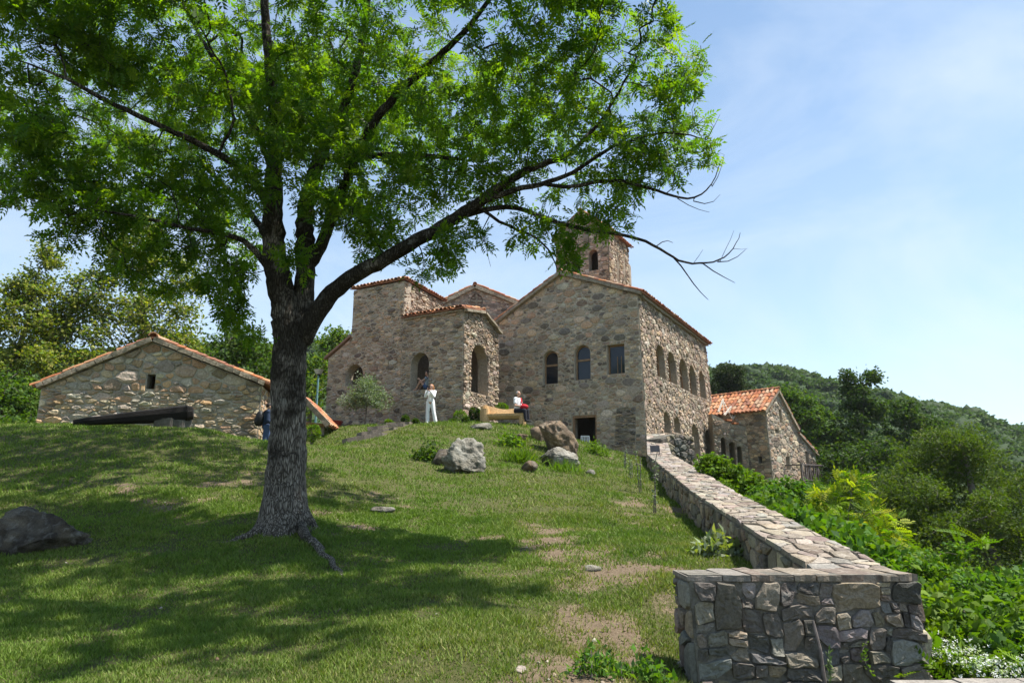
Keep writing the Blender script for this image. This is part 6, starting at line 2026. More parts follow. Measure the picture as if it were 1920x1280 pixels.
# ---- forest on the far hills: leafy crowns instanced over the slopes
def forest():
    rg = np.random.default_rng(320)
    tmpls = []
    for k in range(5):
        m = 1300
        d = rg.normal(size=(m, 3)); d /= np.linalg.norm(d, axis=1)[:, None]
        d[:, 2] = np.abs(d[:, 2]) * 1.0 - 0.25
        rr = 0.75 + 0.30 * vnoise(d, 0.55, 300 + k, 3) + rg.normal(0, 0.05, m)
        pos = d * rr[:, None] * np.array([1, 1, 1.05])
        pal = [(0.105, 0.150, 0.060), (0.125, 0.170, 0.068), (0.088, 0.130, 0.055)]
        V, F, C_ = place_leaves(pos, d + rg.normal(0, 0.5, (m, 3)), 0.13 * rg.uniform(0.6, 1.3, m), SPRAY3, leaf_cols(m, pal, rg), rg, 0.6)
        cv, cf = ico(3)
        cr = 0.70 + 0.30 * vnoise(cv, 0.55, 300 + k, 3)
        cv2 = cv * cr[:, None]; cv2[:, 2] = np.maximum(cv2[:, 2], -0.4)
        F = np.vstack([F, np.c_[cf, cf[:, 2]][:, [0, 1, 2, 3]] + len(V)]) if False else F
        me = fast_mesh('forest_crown', V, F, C_)
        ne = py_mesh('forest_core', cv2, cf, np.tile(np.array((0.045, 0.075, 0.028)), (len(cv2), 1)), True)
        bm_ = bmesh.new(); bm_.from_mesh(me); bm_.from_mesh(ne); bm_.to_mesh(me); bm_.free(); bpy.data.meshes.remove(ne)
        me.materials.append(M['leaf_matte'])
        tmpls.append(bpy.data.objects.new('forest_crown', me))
    n = 11000
    Y = 66 + 420 * rg.uniform(0, 1, n) ** 0.9
    X = rg.uniform(-0.9, 1.05, n) * Y
    ok = (X > 6 + 0.0 * Y) | (X < -0.18 * Y)
    ok &= ~((X < -12) & (Y < 75))
    X, Y = X[ok], Y[ok]
    X = np.r_[X, rg.uniform(30, 85, 420)]; Y = np.r_[Y, rg.uniform(14, 72, 420)]
    Z = gz(X, Y, False)
    sc_ = rg.uniform(2.8, 5.6, len(X)) * np.interp(Y, [60, 120, 450], [0.7, 1.0, 1.25])
    me = bpy.data.meshes.new('forest')
    me.from_pydata(np.c_[X, Y, Z + sc_ * 0.55].tolist(), [], [])
    a = me.attributes.new('tree_size', 'FLOAT', 'POINT'); a.data.foreach_set('value', sc_.astype(np.float32))
    a = me.attributes.new('tree_kind', 'INT', 'POINT'); a.data.foreach_set('value', rg.integers(0, 5, len(X)).astype(np.int32))
    o = obj('forest', me)
    tag(o, 'dense green forest covering the far hillsides', 'forest', kind='stuff')
    ng = bpy.data.node_groups.new('forest_scatter', 'GeometryNodeTree')
    ng.interface.new_socket('Geometry', in_out='INPUT', socket_type='NodeSocketGeometry')
    ng.interface.new_socket('Geometry', in_out='OUTPUT', socket_type='NodeSocketGeometry')
    gi, go = ng.nodes.new('NodeGroupInput'), ng.nodes.new('NodeGroupOutput')
    m2p = ng.nodes.new('GeometryNodeMeshToPoints')
    ng.links.new(gi.outputs[0], m2p.inputs['Mesh'])
    g2i = ng.nodes.new('GeometryNodeGeometryToInstance')
    for t in tmpls:
        oi = ng.nodes.new('GeometryNodeObjectInfo')
        oi.inputs['Object'].default_value = t
        ng.links.new(oi.outputs['Geometry'], g2i.inputs[0])
    iop = ng.nodes.new('GeometryNodeInstanceOnPoints')
    ng.links.new(m2p.outputs['Points'], iop.inputs['Points'])
    ng.links.new(g2i.outputs[0], iop.inputs['Instance'])
    iop.inputs['Pick Instance'].default_value = True
    for nm, typ, sock in (('tree_size', 'FLOAT', 'Scale'), ('tree_kind', 'INT', 'Instance Index')):
        na = ng.nodes.new('GeometryNodeInputNamedAttribute'); na.data_type = typ
        na.inputs['Name'].default_value = nm
        ng.links.new(na.outputs['Attribute'], iop.inputs[sock])
    rv = ng.nodes.new('FunctionNodeRandomValue'); rv.data_type = 'FLOAT_VECTOR'
    rv.inputs['Max'].default_value = (0.2, 0.2, 6.28)
    ng.links.new(rv.outputs['Value'], iop.inputs['Rotation'])
    ng.links.new(iop.outputs['Instances'], go.inputs[0])
    md = o.modifiers.new('scatter', 'NODES')
    md.node_group = ng
forest()

# ------------------------------------------------------------------ boulders
ICO4 = ico(5); ICO3 = ico(3)

def boulder(name, label, c, dims, seed, pal, cuts=9, sub=ICO4, rz=0.0, shear=(0, 0), group='rocks on the lawn', mat='rock', sink=0.25, ridged=0.12):
    rg = np.random.default_rng(seed)
    V, F = sub
    V = V.copy()
    for _ in range(cuts):
        n = rg.normal(size=3); n /= np.linalg.norm(n)
        d = rg.uniform(0.50, 0.82)
        s = V @ n - d
        V = V - np.outer(np.maximum(s, 0) * 0.93, n)
    nn = vnoise(V, 0.7, seed, 4); n2 = np.abs(vnoise(V * np.array([1, 1, 2.5]), 0.35, seed + 3, 3))
    n3 = np.abs(vnoise(V * np.array([1.6, 1.6, 1]), 0.16, seed + 5, 3))
    V = V * (1 + 0.13 * nn + ridged * 1.5 * (0.4 - n2) + 0.07 * (0.4 - n3))[:, None]
    V = V * np.array(dims) / 2
    V[:, 0] += V[:, 2] * shear[0]; V[:, 1] += V[:, 2] * shear[1]
    cz_, sz_ = math.cos(rz), math.sin(rz)
    V = V @ np.array([[cz_, sz_, 0], [-sz_, cz_, 0], [0, 0, 1]])
    base = np.array([c[0], c[1], gz1(c[0], c[1])])
    V[:, 2] += dims[2] * (0.5 - sink)
    t = np.clip(0.5 + 0.9 * vnoise(V, max(dims) * 0.22, seed + 9, 3), 0, 1)[:, None]
    k = np.clip(0.5 + 1.2 * vnoise(V, max(dims) * 0.12, seed + 11, 3), 0, 1)[:, None]
    col = (np.array(pal[0]) * (1 - t) + np.array(pal[1]) * t) * (1 - 0.5 * k) + np.array(pal[2]) * 0.5 * k
    o = obj(name, fast_mesh(name, V, F, col, False), M[mat if pal is not DARKR else 'stone_dark'], None, tuple(base))
    tag(o, label, 'rock', group)
    return o
GREY = [(0.13, 0.122, 0.10), (0.29, 0.275, 0.235), (0.20, 0.17, 0.12)]
BROWN = [(0.12, 0.085, 0.055), (0.24, 0.17, 0.105), (0.06, 0.046, 0.034)]
DARKR = [(0.030, 0.023, 0.017), (0.055, 0.042, 0.030), (0.22, 0.185, 0.135)]
boulder('boulder', 'pale lichen-covered boulder in the middle of the lawn slope', at(873, 880, 19.3), (1.30, 1.1, 1.30), 402, GREY, 12, sink=0.34, ridged=0.2)
boulder('boulder', 'dark rock shoulder at the left top of the pale boulder', at(836, 862, 20.0), (0.75, 0.7, 0.75), 403, DARKR, 8, sub=ICO3)
boulder('boulder', 'tall brown slanting boulder with dry grass beside the doorway', at(1046, 842, 25.6), (1.25, 1.2, 1.75), 405, BROWN, 8, shear=(-0.30, 0.1), mat='stone_warm', sink=0.22)
boulder('boulder', 'small brown boulder behind the slanting one', at(1012, 815, 27.4), (0.75, 0.7, 0.95), 406, BROWN, 8, sub=ICO3, mat='stone_warm')
boulder('boulder', 'tilted grey rock slab in front of the slanting boulder', at(1052, 874, 22.4), (1.3, 0.9, 0.85), 407, GREY, 9, shear=(0.35, 0.0), rz=0.3, sink=0.25)
boulder('boulder', 'small dark knobbly rock left of the tilted slab', at(993, 893, 19.6), (0.46, 0.45, 0.42), 408, BROWN, 7, sub=ICO3)
boulder('boulder', 'little rounded grey stone right of the tilted slab', at(1107, 893, 20.4), (0.30, 0.3, 0.24), 409, GREY, 6, sub=ICO3)
boulder('boulder', 'low flat rock ledge in the turf below the log bench', at(903, 812, 27.6), (0.95, 0.6, 0.40), 410, GREY, 8, sub=ICO3)
boulder('boulder', 'low brown rock in the turf right of the ledge', at(978, 826, 26.6), (0.6, 0.5, 0.36), 411, BROWN, 7, sub=ICO3)
boulder('boulder', 'dark mossy boulder with pale mosaic face at the far left', at(48, 1035, 9.9), (1.5, 1.1, 1.0), 412, DARKR, 12, sink=0.34)
boulder('boulder', 'flat half-buried stone on the worn earth of the lawn', at(1115, 1080, 8.3), (0.34, 0.25, 0.10), 414, GREY, 6, sub=ICO3, sink=0.5)
boulder('boulder', 'pale half-buried stone in the shade right of the ash', at(712, 956, 12.6), (0.5, 0.3, 0.14), 415, GREY, 6, sub=ICO3, sink=0.45)
boulder('boulder', 'pinkish stone chip lying beside the pier', at(1288, 1208, 5.75), (0.16, 0.12, 0.08), 416, [(0.36, 0.28, 0.23)] * 3, 6, sub=ICO3, sink=0.4)
boulder('boulder', 'small pale stone lying at the bottom edge of the lawn', at(975, 1268, 4.85), (0.11, 0.08, 0.05), 417, [(0.36, 0.3, 0.25)] * 3, 6, sub=ICO3, sink=0.4)
# pale conglomerate pieces set in the mosaic boulder face
for i, (px, py, r) in enumerate(((112, 978, 0.10), (78, 1008, 0.07), (104, 1016, 0.09), (88, 1030, 0.06), (126, 1000, 0.05), (96, 960, 0.05))):
    pass

# ------------------------------------------------------------------ stone steps
ST = thing('stone_steps', tuple(at(700, 815, 27.5)), 'four broad stone steps set into the turf by the church', 'steps')
for i, (x0, x1, y0, Y, h) in enumerate(((706, 768, 797.5, 29.4, 0.16), (688, 756, 807, 28.0, 0.18), (668, 738, 815.5, 26.7, 0.14), (640, 716, 826, 25.4, 0.16))):
    a, b = at(x0, y0 + 3, Y), at(x1, y0 - 1.5, Y + 0.5)
    rg = np.random.default_rng(430 + i)
    n = 7
    top, back = [], []
    for k in range(n + 1):
        p = a + (b - a) * k / n
        q = p + np.array([0.12, 0.5, 0])
        zz = gz1(q[0], q[1]) + 0.035
        top.append(np.array([p[0], p[1] + rg.normal(0, 0.04), zz + rg.normal(0, 0.008)]))
        back.append(np.array([q[0], q[1], zz]))
    V = top + back[::-1]
    m = len(V)
    V = V + [p - np.array([0, 0, h + 0.25]) for p in V]
    F = [tuple(range(m)), tuple(range(2 * m - 1, m - 1, -1))] + [(k, m + k, m + (k + 1) % m, (k + 1) % m) for k in range(m)]
    part('step', V, F, M['stone_dark'], ST, np.tile(np.array((0.17, 0.14, 0.115)), (len(V), 1)))

# ------------------------------------------------------------------ log bench
def build_bench():
    a = at(899, 796, 30.1); b = at(986, 800, 29.6)
    z0 = gz1(a[0], a[1])
    th = thing('log_bench', (a[0] + 0.9, a[1], z0), 'pale varnished log bench with wavy backrest on the terrace edge', 'bench')
    d = np.array([b[0] - a[0], b[1] - a[1], 0]); L = np.linalg.norm(d); d /= L
    n = np.array([-d[1], d[0], 0])              # backwards
    up = np.array([0, 0, 1.0])
    o = np.array([a[0], a[1], z0])
    # backrest: a slab with a natural wavy top edge
    k = 16
    V, F = [], []
    for i in range(k + 1):
        t = i / k
        h = 0.80 - 0.20 * t + 0.05 * math.sin(t * 9 + 0.6) + (0.05 if i < 2 else 0)
        for dy, hh in ((0.42, 0.30), (0.50 + 0.10, h), (0.58 + 0.10, h - 0.02), (0.52, 0.30)):
            V.append(o + d * (t * L) + n * dy + up * hh)
    for i in range(k):
        for j in range(4):
            F.append((i * 4 + j, i * 4 + (j + 1) % 4, i * 4 + 4 + (j + 1) % 4, i * 4 + 4 + j))
    F += [(3, 2, 1, 0), (k * 4, k * 4 + 1, k * 4 + 2, k * 4 + 3)]
    part('backrest', V, F, M['wood_bench'], th)
    # seat: half log
    pts = [o + d * (L * t) + n * 0.22 + up * (0.40 - 0.13) for t in np.linspace(0.08, 1.0, 7)]
    V, F = [], []
    prof = [(-0.24, 0.13), (0.24, 0.13), (0.22, 0.03), (0.12, -0.09), (0, -0.12), (-0.12, -0.09), (-0.23, 0.03)]
    for p in pts:
        for y, z in prof: V.append(p + n * y + up * z)
    m = len(prof)
    for i in range(len(pts) - 1):
        for j in range(m): F.append((i * m + j, i * m + (j + 1) % m, (i + 1) * m + (j + 1) % m, (i + 1) * m + j))
    F += [tuple(range(m))[::-1], tuple((len(pts) - 1) * m + j for j in range(m))]
    part('seat', V, F, M['wood_bench'], th)
    # end stumps
    for t, r, h in ((0.05, 0.20, 0.78), (0.12, 0.17, 0.64), (0.92, 0.16, 0.30)):
        p = o + d * (L * t) + n * (0.42 if h > 0.7 else 0.12)
        v, f = tubeVF([p - up * 0.15, p + up * h * 0.5, p + up * h], [r * 1.05, r, r * 0.92], 12)
        part('stump', v, f, M['wood_bench'], th)
    return o, d, n, L
BO, BD, BN, BL = build_bench()

# ------------------------------------------------------------------ dark hollow log on the rise
def build_log():
    a = at(138, 792, 19.4); b = at(352, 775, 20.4)
    th = thing('hollow_log', (a[0] + 1.5, a[1], gz1(a[0] + 1.5, a[1] + 0.4)), 'long blackened hollow log lying tilted before the chapel', 'log')
    d = (b - a); L = np.linalg.norm(d); d /= L
    s = np.cross(d, (0, 0, 1.0)); s /= np.linalg.norm(s); u = np.cross(s, d)
    V, F = [], []
    k = 14
    prof = [(-1, 0.1), (-0.95, 0.75), (-0.7, 0.95), (-0.45, 0.55), (0, 0.35), (0.45, 0.55), (0.7, 0.95), (0.95, 0.75), (1, 0.1), (0.8, -0.6), (0.35, -0.95), (-0.35, -0.95), (-0.8, -0.6)]
    rg = np.random.default_rng(440)
    for i in range(k + 1):
        t = i / k
        r = (0.08 + 0.17 * t ** 0.8) * (1 + rg.normal(0, 0.03))
        for x, z in prof: V.append(a + d * (L * t) + s * x * r * 1.15 + u * z * r)
    m = len(prof)
    for i in range(k):
        for j in range(m): F.append((i * m + j, i * m + (j + 1) % m, (i + 1) * m + (j + 1) % m, (i + 1) * m + j))
    F += [tuple(range(m))[::-1], tuple(k * m + j for j in range(m))]
    part('log_body', V, F, M['wood_black'], th)
    V, F = [], []
    e = b + d * 0.01
    for x, z in prof: V.append(e + s * x * 0.25 * 1.1 + u * z * 0.235)
    for x, z in prof: V.append(e + d * 0.14 + s * x * 0.25 * 0.85 + u * z * 0.235 * 0.8)
    for j in range(m): F.append((j, (j + 1) % m, m + (j + 1) % m, m + j))
    F += [tuple(m + j for j in range(m)), tuple(range(m))[::-1]]
    part('log_end', V, F, M['wood_black'], th)
    for i, (x0, x1, y0, y1, lab) in enumerate(((297, 328, 786, 806, 'squared stone block propping up the blackened log'), (330, 350, 790, 806, 'smaller stone block right beside the prop of the log'))):
        p, q = at(x0, y0, 20.2 + 0.15 * i), at(x1, y1, 20.2 + 0.15 * i)
        c = (p + q) / 2
        rg = np.random.default_rng(445 + i)
        Vb, Fb = boxVF((0, 0, 0), ((q[0] - p[0]) / 2, 0.03, 0), (0.03, 0.22, 0), (0.01, 0, (p[2] - q[2]) / 2 + 0.05))
        Vb = np.array(Vb) * rg.uniform(0.9, 1.05, (8, 3))
        bm = bmesh.new()
        for v in Vb: bm.verts.new(v)
        bm.verts.ensure_lookup_table()
        for f in Fb: bm.faces.new([bm.verts[j] for j in f])
        bmesh.ops.bevel(bm, geom=list(bm.edges), offset=0.025, segments=2, affect='EDGES')
        me = bpy.data.meshes.new('prop_stone'); bm.to_mesh(me); bm.free()
        set_cols(me, np.tile(np.array((0.11, 0.10, 0.088)), (len(me.vertices), 1)))
        o = obj('prop_stone', me, M['stone_dark'], None, tuple(c))
        tag(o, lab, 'stone block')
build_log()

# ------------------------------------------------------------------ street lamp
def build_lamp():
    b = at(597, 765, 38.0); t = at(597, 704, 38.0); h = at(597, 690, 38.0)
    b = np.array([t[0], t[1], gz1(t[0], t[1])])
    th = thing('street_lamp', tuple(b), 'teal street lamp post with cup-shaped shade beside the church wing', 'street lamp')
    v, f = tubeVF([b, t], [0.06, 0.05], 10); part('post', v, f, M['teal'], th)
    v, f = tubeVF([t, t + np.array([0, 0, 0.08])], [0.05, 0.11], 10); part('collar', v, f, M['black'], th)
    z = t + np.array([0, 0, 0.085])
    v, f = tubeVF([z, z + np.array([0, 0, 0.24]), z + np.array([0, 0, 0.25]), z + np.array([0, 0, 0.28])], [0.14, 0.27, 0.28, 0.10], 14); part('lamp_shade', v, f, M['lamp_glass'], th)
    c = at(615, 722, 36.6)
    v, f = tubeVF([tuple(t - np.array([0, 0, 0.9])), tuple(t * 0.4 + c * 0.6 - np.array([0, 0, 0.42])), tuple(c)], [0.012] * 3, 5); part('cable', v, f, M['white'], th)
build_lamp()

# red tank behind the porch
p = at(629, 796, 33.0)
g0 = gz1(p[0], p[1])
RT = thing('wheelbarrow', (p[0], p[1], g0), 'dark red wheelbarrow tub by the foot of the church wing', 'wheelbarrow')
z = p[2] - 0.05
V = [(p[0] - 0.30, p[1] - 0.25, z + 0.28), (p[0] + 0.32, p[1] - 0.25, z + 0.22), (p[0] + 0.32, p[1] + 0.25, z + 0.22), (p[0] - 0.30, p[1] + 0.25, z + 0.28),
     (p[0] - 0.12, p[1] - 0.14, z - 0.04), (p[0] + 0.16, p[1] - 0.14, z - 0.04), (p[0] + 0.16, p[1] + 0.14, z - 0.04), (p[0] - 0.12, p[1] + 0.14, z - 0.04)]
part('tub', V, [(4, 7, 6, 5), (0, 4, 5, 1), (1, 5, 6, 2), (2, 6, 7, 3), (3, 7, 4, 0)], M['red_paint'], RT)
for s in (-0.17, 0.17):
    v, f = tubeVF([(p[0] + 0.75, p[1] + s * 1.3, z + 0.08), (p[0] + 0.1, p[1] + s, z - 0.07), (p[0] - 0.45, p[1] + s * 0.4, z - 0.12)], [0.018] * 3, 6); part('handle', v, f, M['black'], RT)
    v, f = tubeVF([(p[0] + 0.2, p[1] + s, z - 0.07), (p[0] + 0.22, p[1] + s, g0 - 0.02)], [0.016] * 2, 6); part('leg', v, f, M['black'], RT)
ws = [(p[0] - 0.45 + 0.17 * math.cos(a), p[1], g0 + 0.19 + 0.17 * math.sin(a)) for a in np.linspace(0, 2 * math.pi, 15)]
v, f = tubeVF(ws, 0.035, 6, False); part('wheel', v, f, M['rubber'], RT)

# ------------------------------------------------------------------ sign, saplings with stakes
def build_sign():
    c = at(1228, 841, 26.6)
    g = at(1228, 872, 26.6)
    wz = 3.02
    th = thing('information_sign', (c[0], c[1], wz), 'small black tilted information panel standing on the boundary wall', 'sign')
    U = np.array([1, 0.05, 0]); Vv = np.array([0.02, 0.28, 0.92]); Vv /= np.linalg.norm(Vv)
    V, F = boxVF(c, U * 0.185, np.cross(U, Vv) * 0.012, Vv * 0.13)
    pn = part('panel', V, F, M['sign'], th)
    for s in (-1, 1):
        V, F = barVF(c + U * s * 0.17 - Vv * 0.13, (c[0] + s * 0.17, c[1] - 0.03, wz + 0.01), 0.02, 0.02); part('leg', V, F, M['black'], th)
    V, F = barVF((c[0] - 0.17, c[1] - 0.03, wz + 0.03), (c[0] + 0.17, c[1] - 0.03, wz + 0.03), 0.02, 0.02); part('rail', V, F, M['black'], th)
build_sign()
for i, (xt, yt, xb, yb, Y, lab) in enumerate(((1231, 846, 1226, 962, 14.0, 'nearest staked sapling stem on the lawn by the wall'), (1190, 828, 1199, 920, 18.2, 'second staked sapling from the pier along the wall'),
                                              (1180, 850, 1183, 902, 20.6, 'third staked sapling from the pier along the wall'), (1173, 832, 1171, 872, 24.5, 'farthest staked sapling near the palace corner'))):
    rg = np.random.default_rng(450 + i)
    b, t = at(xb, yb, Y), at(xt, yt, Y)
    b[2] = gz1(b[0], b[1])
    th = thing('sapling', tuple(b), lab, 'sapling', 'staked saplings on the lawn')
    k = 7
    pts = [b + (t - b) * q / (k - 1) + np.array([rg.normal(0, 0.012), rg.normal(0, 0.012), 0]) for q in range(k)]
    pts[0] = b - np.array([0, 0, 0.05])
    v, f = tubeVF(pts, np.linspace(0.014, 0.007, k), 6); part('stem', v, f, M['bark_grey'], th)
    h = np.linalg.norm(t - b)
    v, f = tubeVF([b + np.array([0.04, 0, -0.05]), b + np.array([0.05, 0, h * 0.7])], [0.012] * 2, 6); part('stake', v, f, M['wood_grey'], th)
    m = 60
    q = rg.uniform(0.1, 0.8, m)
    pos = b + (t - b) * q[:, None] + rg.normal(0, 0.035, (m, 3))
    V, F, C_ = place_leaves(pos, rg.normal(0, 1, (m, 3)) + np.array([0, 0, 0.4]), 0.045, SPRAY3, leaf_cols(m, G_OLIVE, rg), rg)
    obj('leaves', fast_mesh('leaves', V - b, F, C_), M['leaf_matte'], th)
    for zz in (0.25, 0.55):
        ring = [b + np.array([0.02 + 0.05 * math.cos(a), 0.05 * math.sin(a), h * zz]) for a in np.linspace(0, 2 * math.pi, 10)]
        v, f = tubeVF(ring, 0.004, 4, False); part('wire_ring', v, f, M['metal'], th)

# ------------------------------------------------------------------ white chair in the doorway
def build_chair():
    c = at(1097, 845, 33.9)
    fl = 3.25
    gr = gz1(c[0], c[1])
    fl = max(gr, 3.2)
    th = thing('plastic_chair', (c[0], c[1], fl), 'white plastic chair standing in the dark palace doorway', 'chair')
    for x in (-0.2, 0.2):
        V, F = barVF((c[0] + x, c[1] - 0.2, fl), (c[0] + x * 0.95, c[1] - 0.18, fl + 0.88), 0.045, 0.045); part('rear_leg', V, F, M['white'], th)
        V, F = barVF((c[0] + x, c[1] + 0.22, fl), (c[0] + x, c[1] + 0.2, fl + 0.44), 0.04, 0.04); part('leg', V, F, M['white'], th)
    V, F = boxVF((c[0], c[1], fl + 0.44), (0.22, 0, 0), (0, 0.22, 0), (0, 0, 0.02)); part('seat', V, F, M['white'], th)
    V, F = barVF((c[0] - 0.21, c[1] - 0.18, fl + 0.86), (c[0] + 0.21, c[1] - 0.18, fl + 0.86), 0.06, 0.06); part('back_rail', V, F, M['white'], th)
    for k in range(4):
        x = -0.12 + 0.08 * k
        V, F = barVF((c[0] + x, c[1] - 0.19, fl + 0.46), (c[0] + x, c[1] - 0.18, fl + 0.83), 0.04, 0.015); part('back_slat', V, F, M['white'], th)
build_chair()

# ------------------------------------------------------------------ small things by the pier
a, b = at(1524, 1163, 5.30), at(1553, 1300, 5.20)
v, f = tubeVF([a, a * 0.6 + b * 0.4 + np.array([0.008, 0, 0]), b - np.array([0, 0, 0.2])], [0.011, 0.013, 0.014], 7)
st = obj('wooden_stick', py_mesh('wooden_stick', v, f), M['wood_grey'])
tag(st, 'thin grey stick leaning against the front of the pier', 'stick')
for i, (pts, lab) in enumerate((([(1712, 1115, 5.40), (1722, 1150, 5.42), (1732, 1200, 5.42), (1740, 1250, 5.4), (1748, 1310, 5.38)], 'black cable hanging down the pier corner nearer the stones'),
                                ([(1714, 1118, 5.44), (1728, 1160, 5.47), (1742, 1210, 5.47), (1752, 1262, 5.46), (1760, 1320, 5.44)], 'black cable hanging down the pier corner outer one'))):
    v, f = tubeVF([at(*q) for q in pts], 0.0085, 7)
    tag(obj('cable', py_mesh('cable', v, f, None, True), M['rubber']), lab, 'cable', 'black cables at the pier corner')
rg = np.random.default_rng(470)
b0 = at(1556, 1300, 5.15); t0 = at(1555, 1216, 5.2)
LV = thing('lavender_plant', (b0[0], b0[1], b0[2] - 0.2), 'pale green upright plant growing before the pier', 'plant')
v, f = tubeVF([b0 - np.array([0, 0, 0.2]), t0], [0.006, 0.003], 5); part('stem', v, f, M['leaf_matte'], LV, np.tile(np.array((0.12, 0.16, 0.08)), (len(v), 1)))
m = 46
q = rg.uniform(0, 1, m)
pos = b0 + (t0 - b0) * q[:, None]
V, F, C_ = place_leaves(pos, rg.normal(0, 0.7, (m, 3)) + np.array([0, 0, 0.8]), 0.05 * rg.uniform(0.6, 1.2, m), simple_leaf(1, 0.24), leaf_cols(m, [(0.14, 0.19, 0.085), (0.18, 0.22, 0.11)], rg), rg)
obj('leaves', fast_mesh('leaves', V - np.array(LV.location), F, C_), M['leaf_matte'], LV)
IV = thing('ivy', tuple(at(1625, 1255, 5.33)), 'small green ivy sprig creeping up the pier face', 'ivy')
pts = np.array([at(*q_) for q_ in ((1634, 1262, 5.30), (1622, 1240, 5.31), (1616, 1220, 5.32), (1626, 1200, 5.33))])
v, f = tubeVF(pts, 0.003, 4); part('stem', v, f, M['bark_grey'], IV)
m = 34
i0 = rg.uniform(0, 2.99, m); k0 = i0.astype(int); fr = (i0 - k0)[:, None]
pos = pts[k0] * (1 - fr) + pts[k0 + 1] * fr + rg.normal(0, 0.014, (m, 3)) * np.array([1, 0.2, 1])
V, F, C_ = place_leaves(pos, rg.normal(0, 0.6, (m, 3)) + np.array([0, -0.5, 0]), 0.032 * rg.uniform(0.6, 1.2, m), simple_leaf(1, 0.8), leaf_cols(m, G_BRIGHT, rg), rg, 0.3)
obj('leaves', fast_mesh('leaves', V - np.array(IV.location), F, C_), M['leaf'], IV)

# low wall cap right at the bottom right corner
CW = thing('corner_wall', (3.0, 4.1, 0.1), 'pale flat wall top just entering the bottom right corner', 'wall')
zc = at(1800, 1272, 4.5)[2]
rg = np.random.default_rng(480)
x = at(1665, 1272, 4.5)[0]
while x < 4.2:
    w = rg.uniform(0.22, 0.45)
    V, F = boxVF((x + w / 2, 4.22, zc - 0.04 + rg.normal(0, 0.004)), (w / 2 - 0.006, 0, 0), (0, 0.28 + rg.normal(0, 0.015), 0), (0, 0, 0.04))
    part('coping_slab', V, F, M['stone_top'], CW, np.tile(np.array(PAL_TOP[rg.integers(5)]), (8, 1)))
    x += w
V, F = boxVF((3.35, 4.22, zc - 0.55), (0.9, 0, 0), (0, 0.24, 0), (0, 0, 0.46)); part('wall_core', V, F, M['mortar'], CW, np.tile(np.array((0.2, 0.17, 0.14)), (8, 1)))

# ------------------------------------------------------------------ people
def capsule(p, q, r0, r1=None, sides=12):
    r1 = r0 if r1 is None else r1
    p, q = np.asarray(p, float), np.asarray(q, float)
    d = q - p; L = np.linalg.norm(d) + 1e-9; d = d / L
    pts, rad = [], []
    for a in (0.15, 0.6, 1.05, 1.4): pts.append(p - d * r0 * math.cos(a)); rad.append(r0 * math.sin(a))
    pts.append(p + d * min(0.02, L * 0.3)); rad.append(r0)
    pts.append(q - d * min(0.02, L * 0.3)); rad.append(r1)
    for a in (1.4, 1.05, 0.6, 0.15): pts.append(q + d * r1 * math.cos(a)); rad.append(r1 * math.sin(a))
    return tubeVF(pts, rad, sides)

def ellipsoid(c, r, nseg=14, nring=9):
    V, F = [], []
    c = np.asarray(c, float)
    for i in range(1, nring):
        a = math.pi * i / nring
        for k in range(nseg):
            b = 2 * math.pi * k / nseg
            V.append(c + np.array([r[0] * math.sin(a) * math.cos(b), r[1] * math.sin(a) * math.sin(b), r[2] * math.cos(a)]))
    for i in range(nring - 2):
        for k in range(nseg):
            F.append((i * nseg + k, (i + 1) * nseg + k, (i + 1) * nseg + (k + 1) % nseg, i * nseg + (k + 1) % nseg))
    V.append(c + np.array([0, 0, r[2]])); V.append(c - np.array([0, 0, r[2]]))
    t, b = len(V) - 2, len(V) - 1
    for k in range(nseg):
        F.append((t, k, (k + 1) % nseg)); F.append((b, (nring - 2) * nseg + (k + 1) % nseg, (nring - 2) * nseg + k))
    return V, F

def skinned(name, shapes, mat, th, voxel=0.012, smooth=4):
    V, F = joinVF(shapes)
    me = py_mesh(name, V, F, None, True)
    o = obj(name, me, mat, th)
    r = o.modifiers.new('remesh', 'REMESH'); r.mode = 'VOXEL'; r.voxel_size = voxel; r.use_smooth_shade = True
    s = o.modifiers.new('smooth', 'SMOOTH'); s.iterations = smooth; s.factor = 0.5
    return o

M['skin'] = plain_mat('skin', (0.46, 0.27, 0.19), 0.08, 20, 0.55, 0)
M['cloth_white'] = plain_mat('white_cotton', (0.78, 0.78, 0.77), 0.05, 14, 0.9, 0.006)
M['cloth_dark'] = plain_mat('dark_trouser_cloth', (0.022, 0.022, 0.028), 0.2, 20, 0.9, 0.004)
M['cloth_red'] = plain_mat('red_bag_cloth', (0.42, 0.015, 0.025), 0.15, 20, 0.8, 0.004)
M['cloth_navy'] = plain_mat('navy_jacket', (0.020, 0.032, 0.065), 0.2, 20, 0.85, 0.004)
M['denim'] = plain_mat('blue_denim', (0.045, 0.075, 0.15), 0.2, 40, 0.9, 0.003)
M['cloth_grey'] = plain_mat('grey_blue_shirt', (0.24, 0.28, 0.32), 0.1, 20, 0.9, 0.003)
M['hair_red'] = plain_mat('copper_blond_hair', (0.33, 0.15, 0.055), 0.3, 40, 0.6, 0.004)
M['hair_grey'] = plain_mat('grey_hair', (0.32, 0.30, 0.28), 0.2, 40, 0.7, 0.003)
M['hair_dark'] = plain_mat('dark_hair', (0.018, 0.012, 0.010), 0.3, 40, 0.6, 0.003)
M['shoe'] = plain_mat('shoe', (0.06, 0.055, 0.05), 0.2, 20, 0.7, 0)

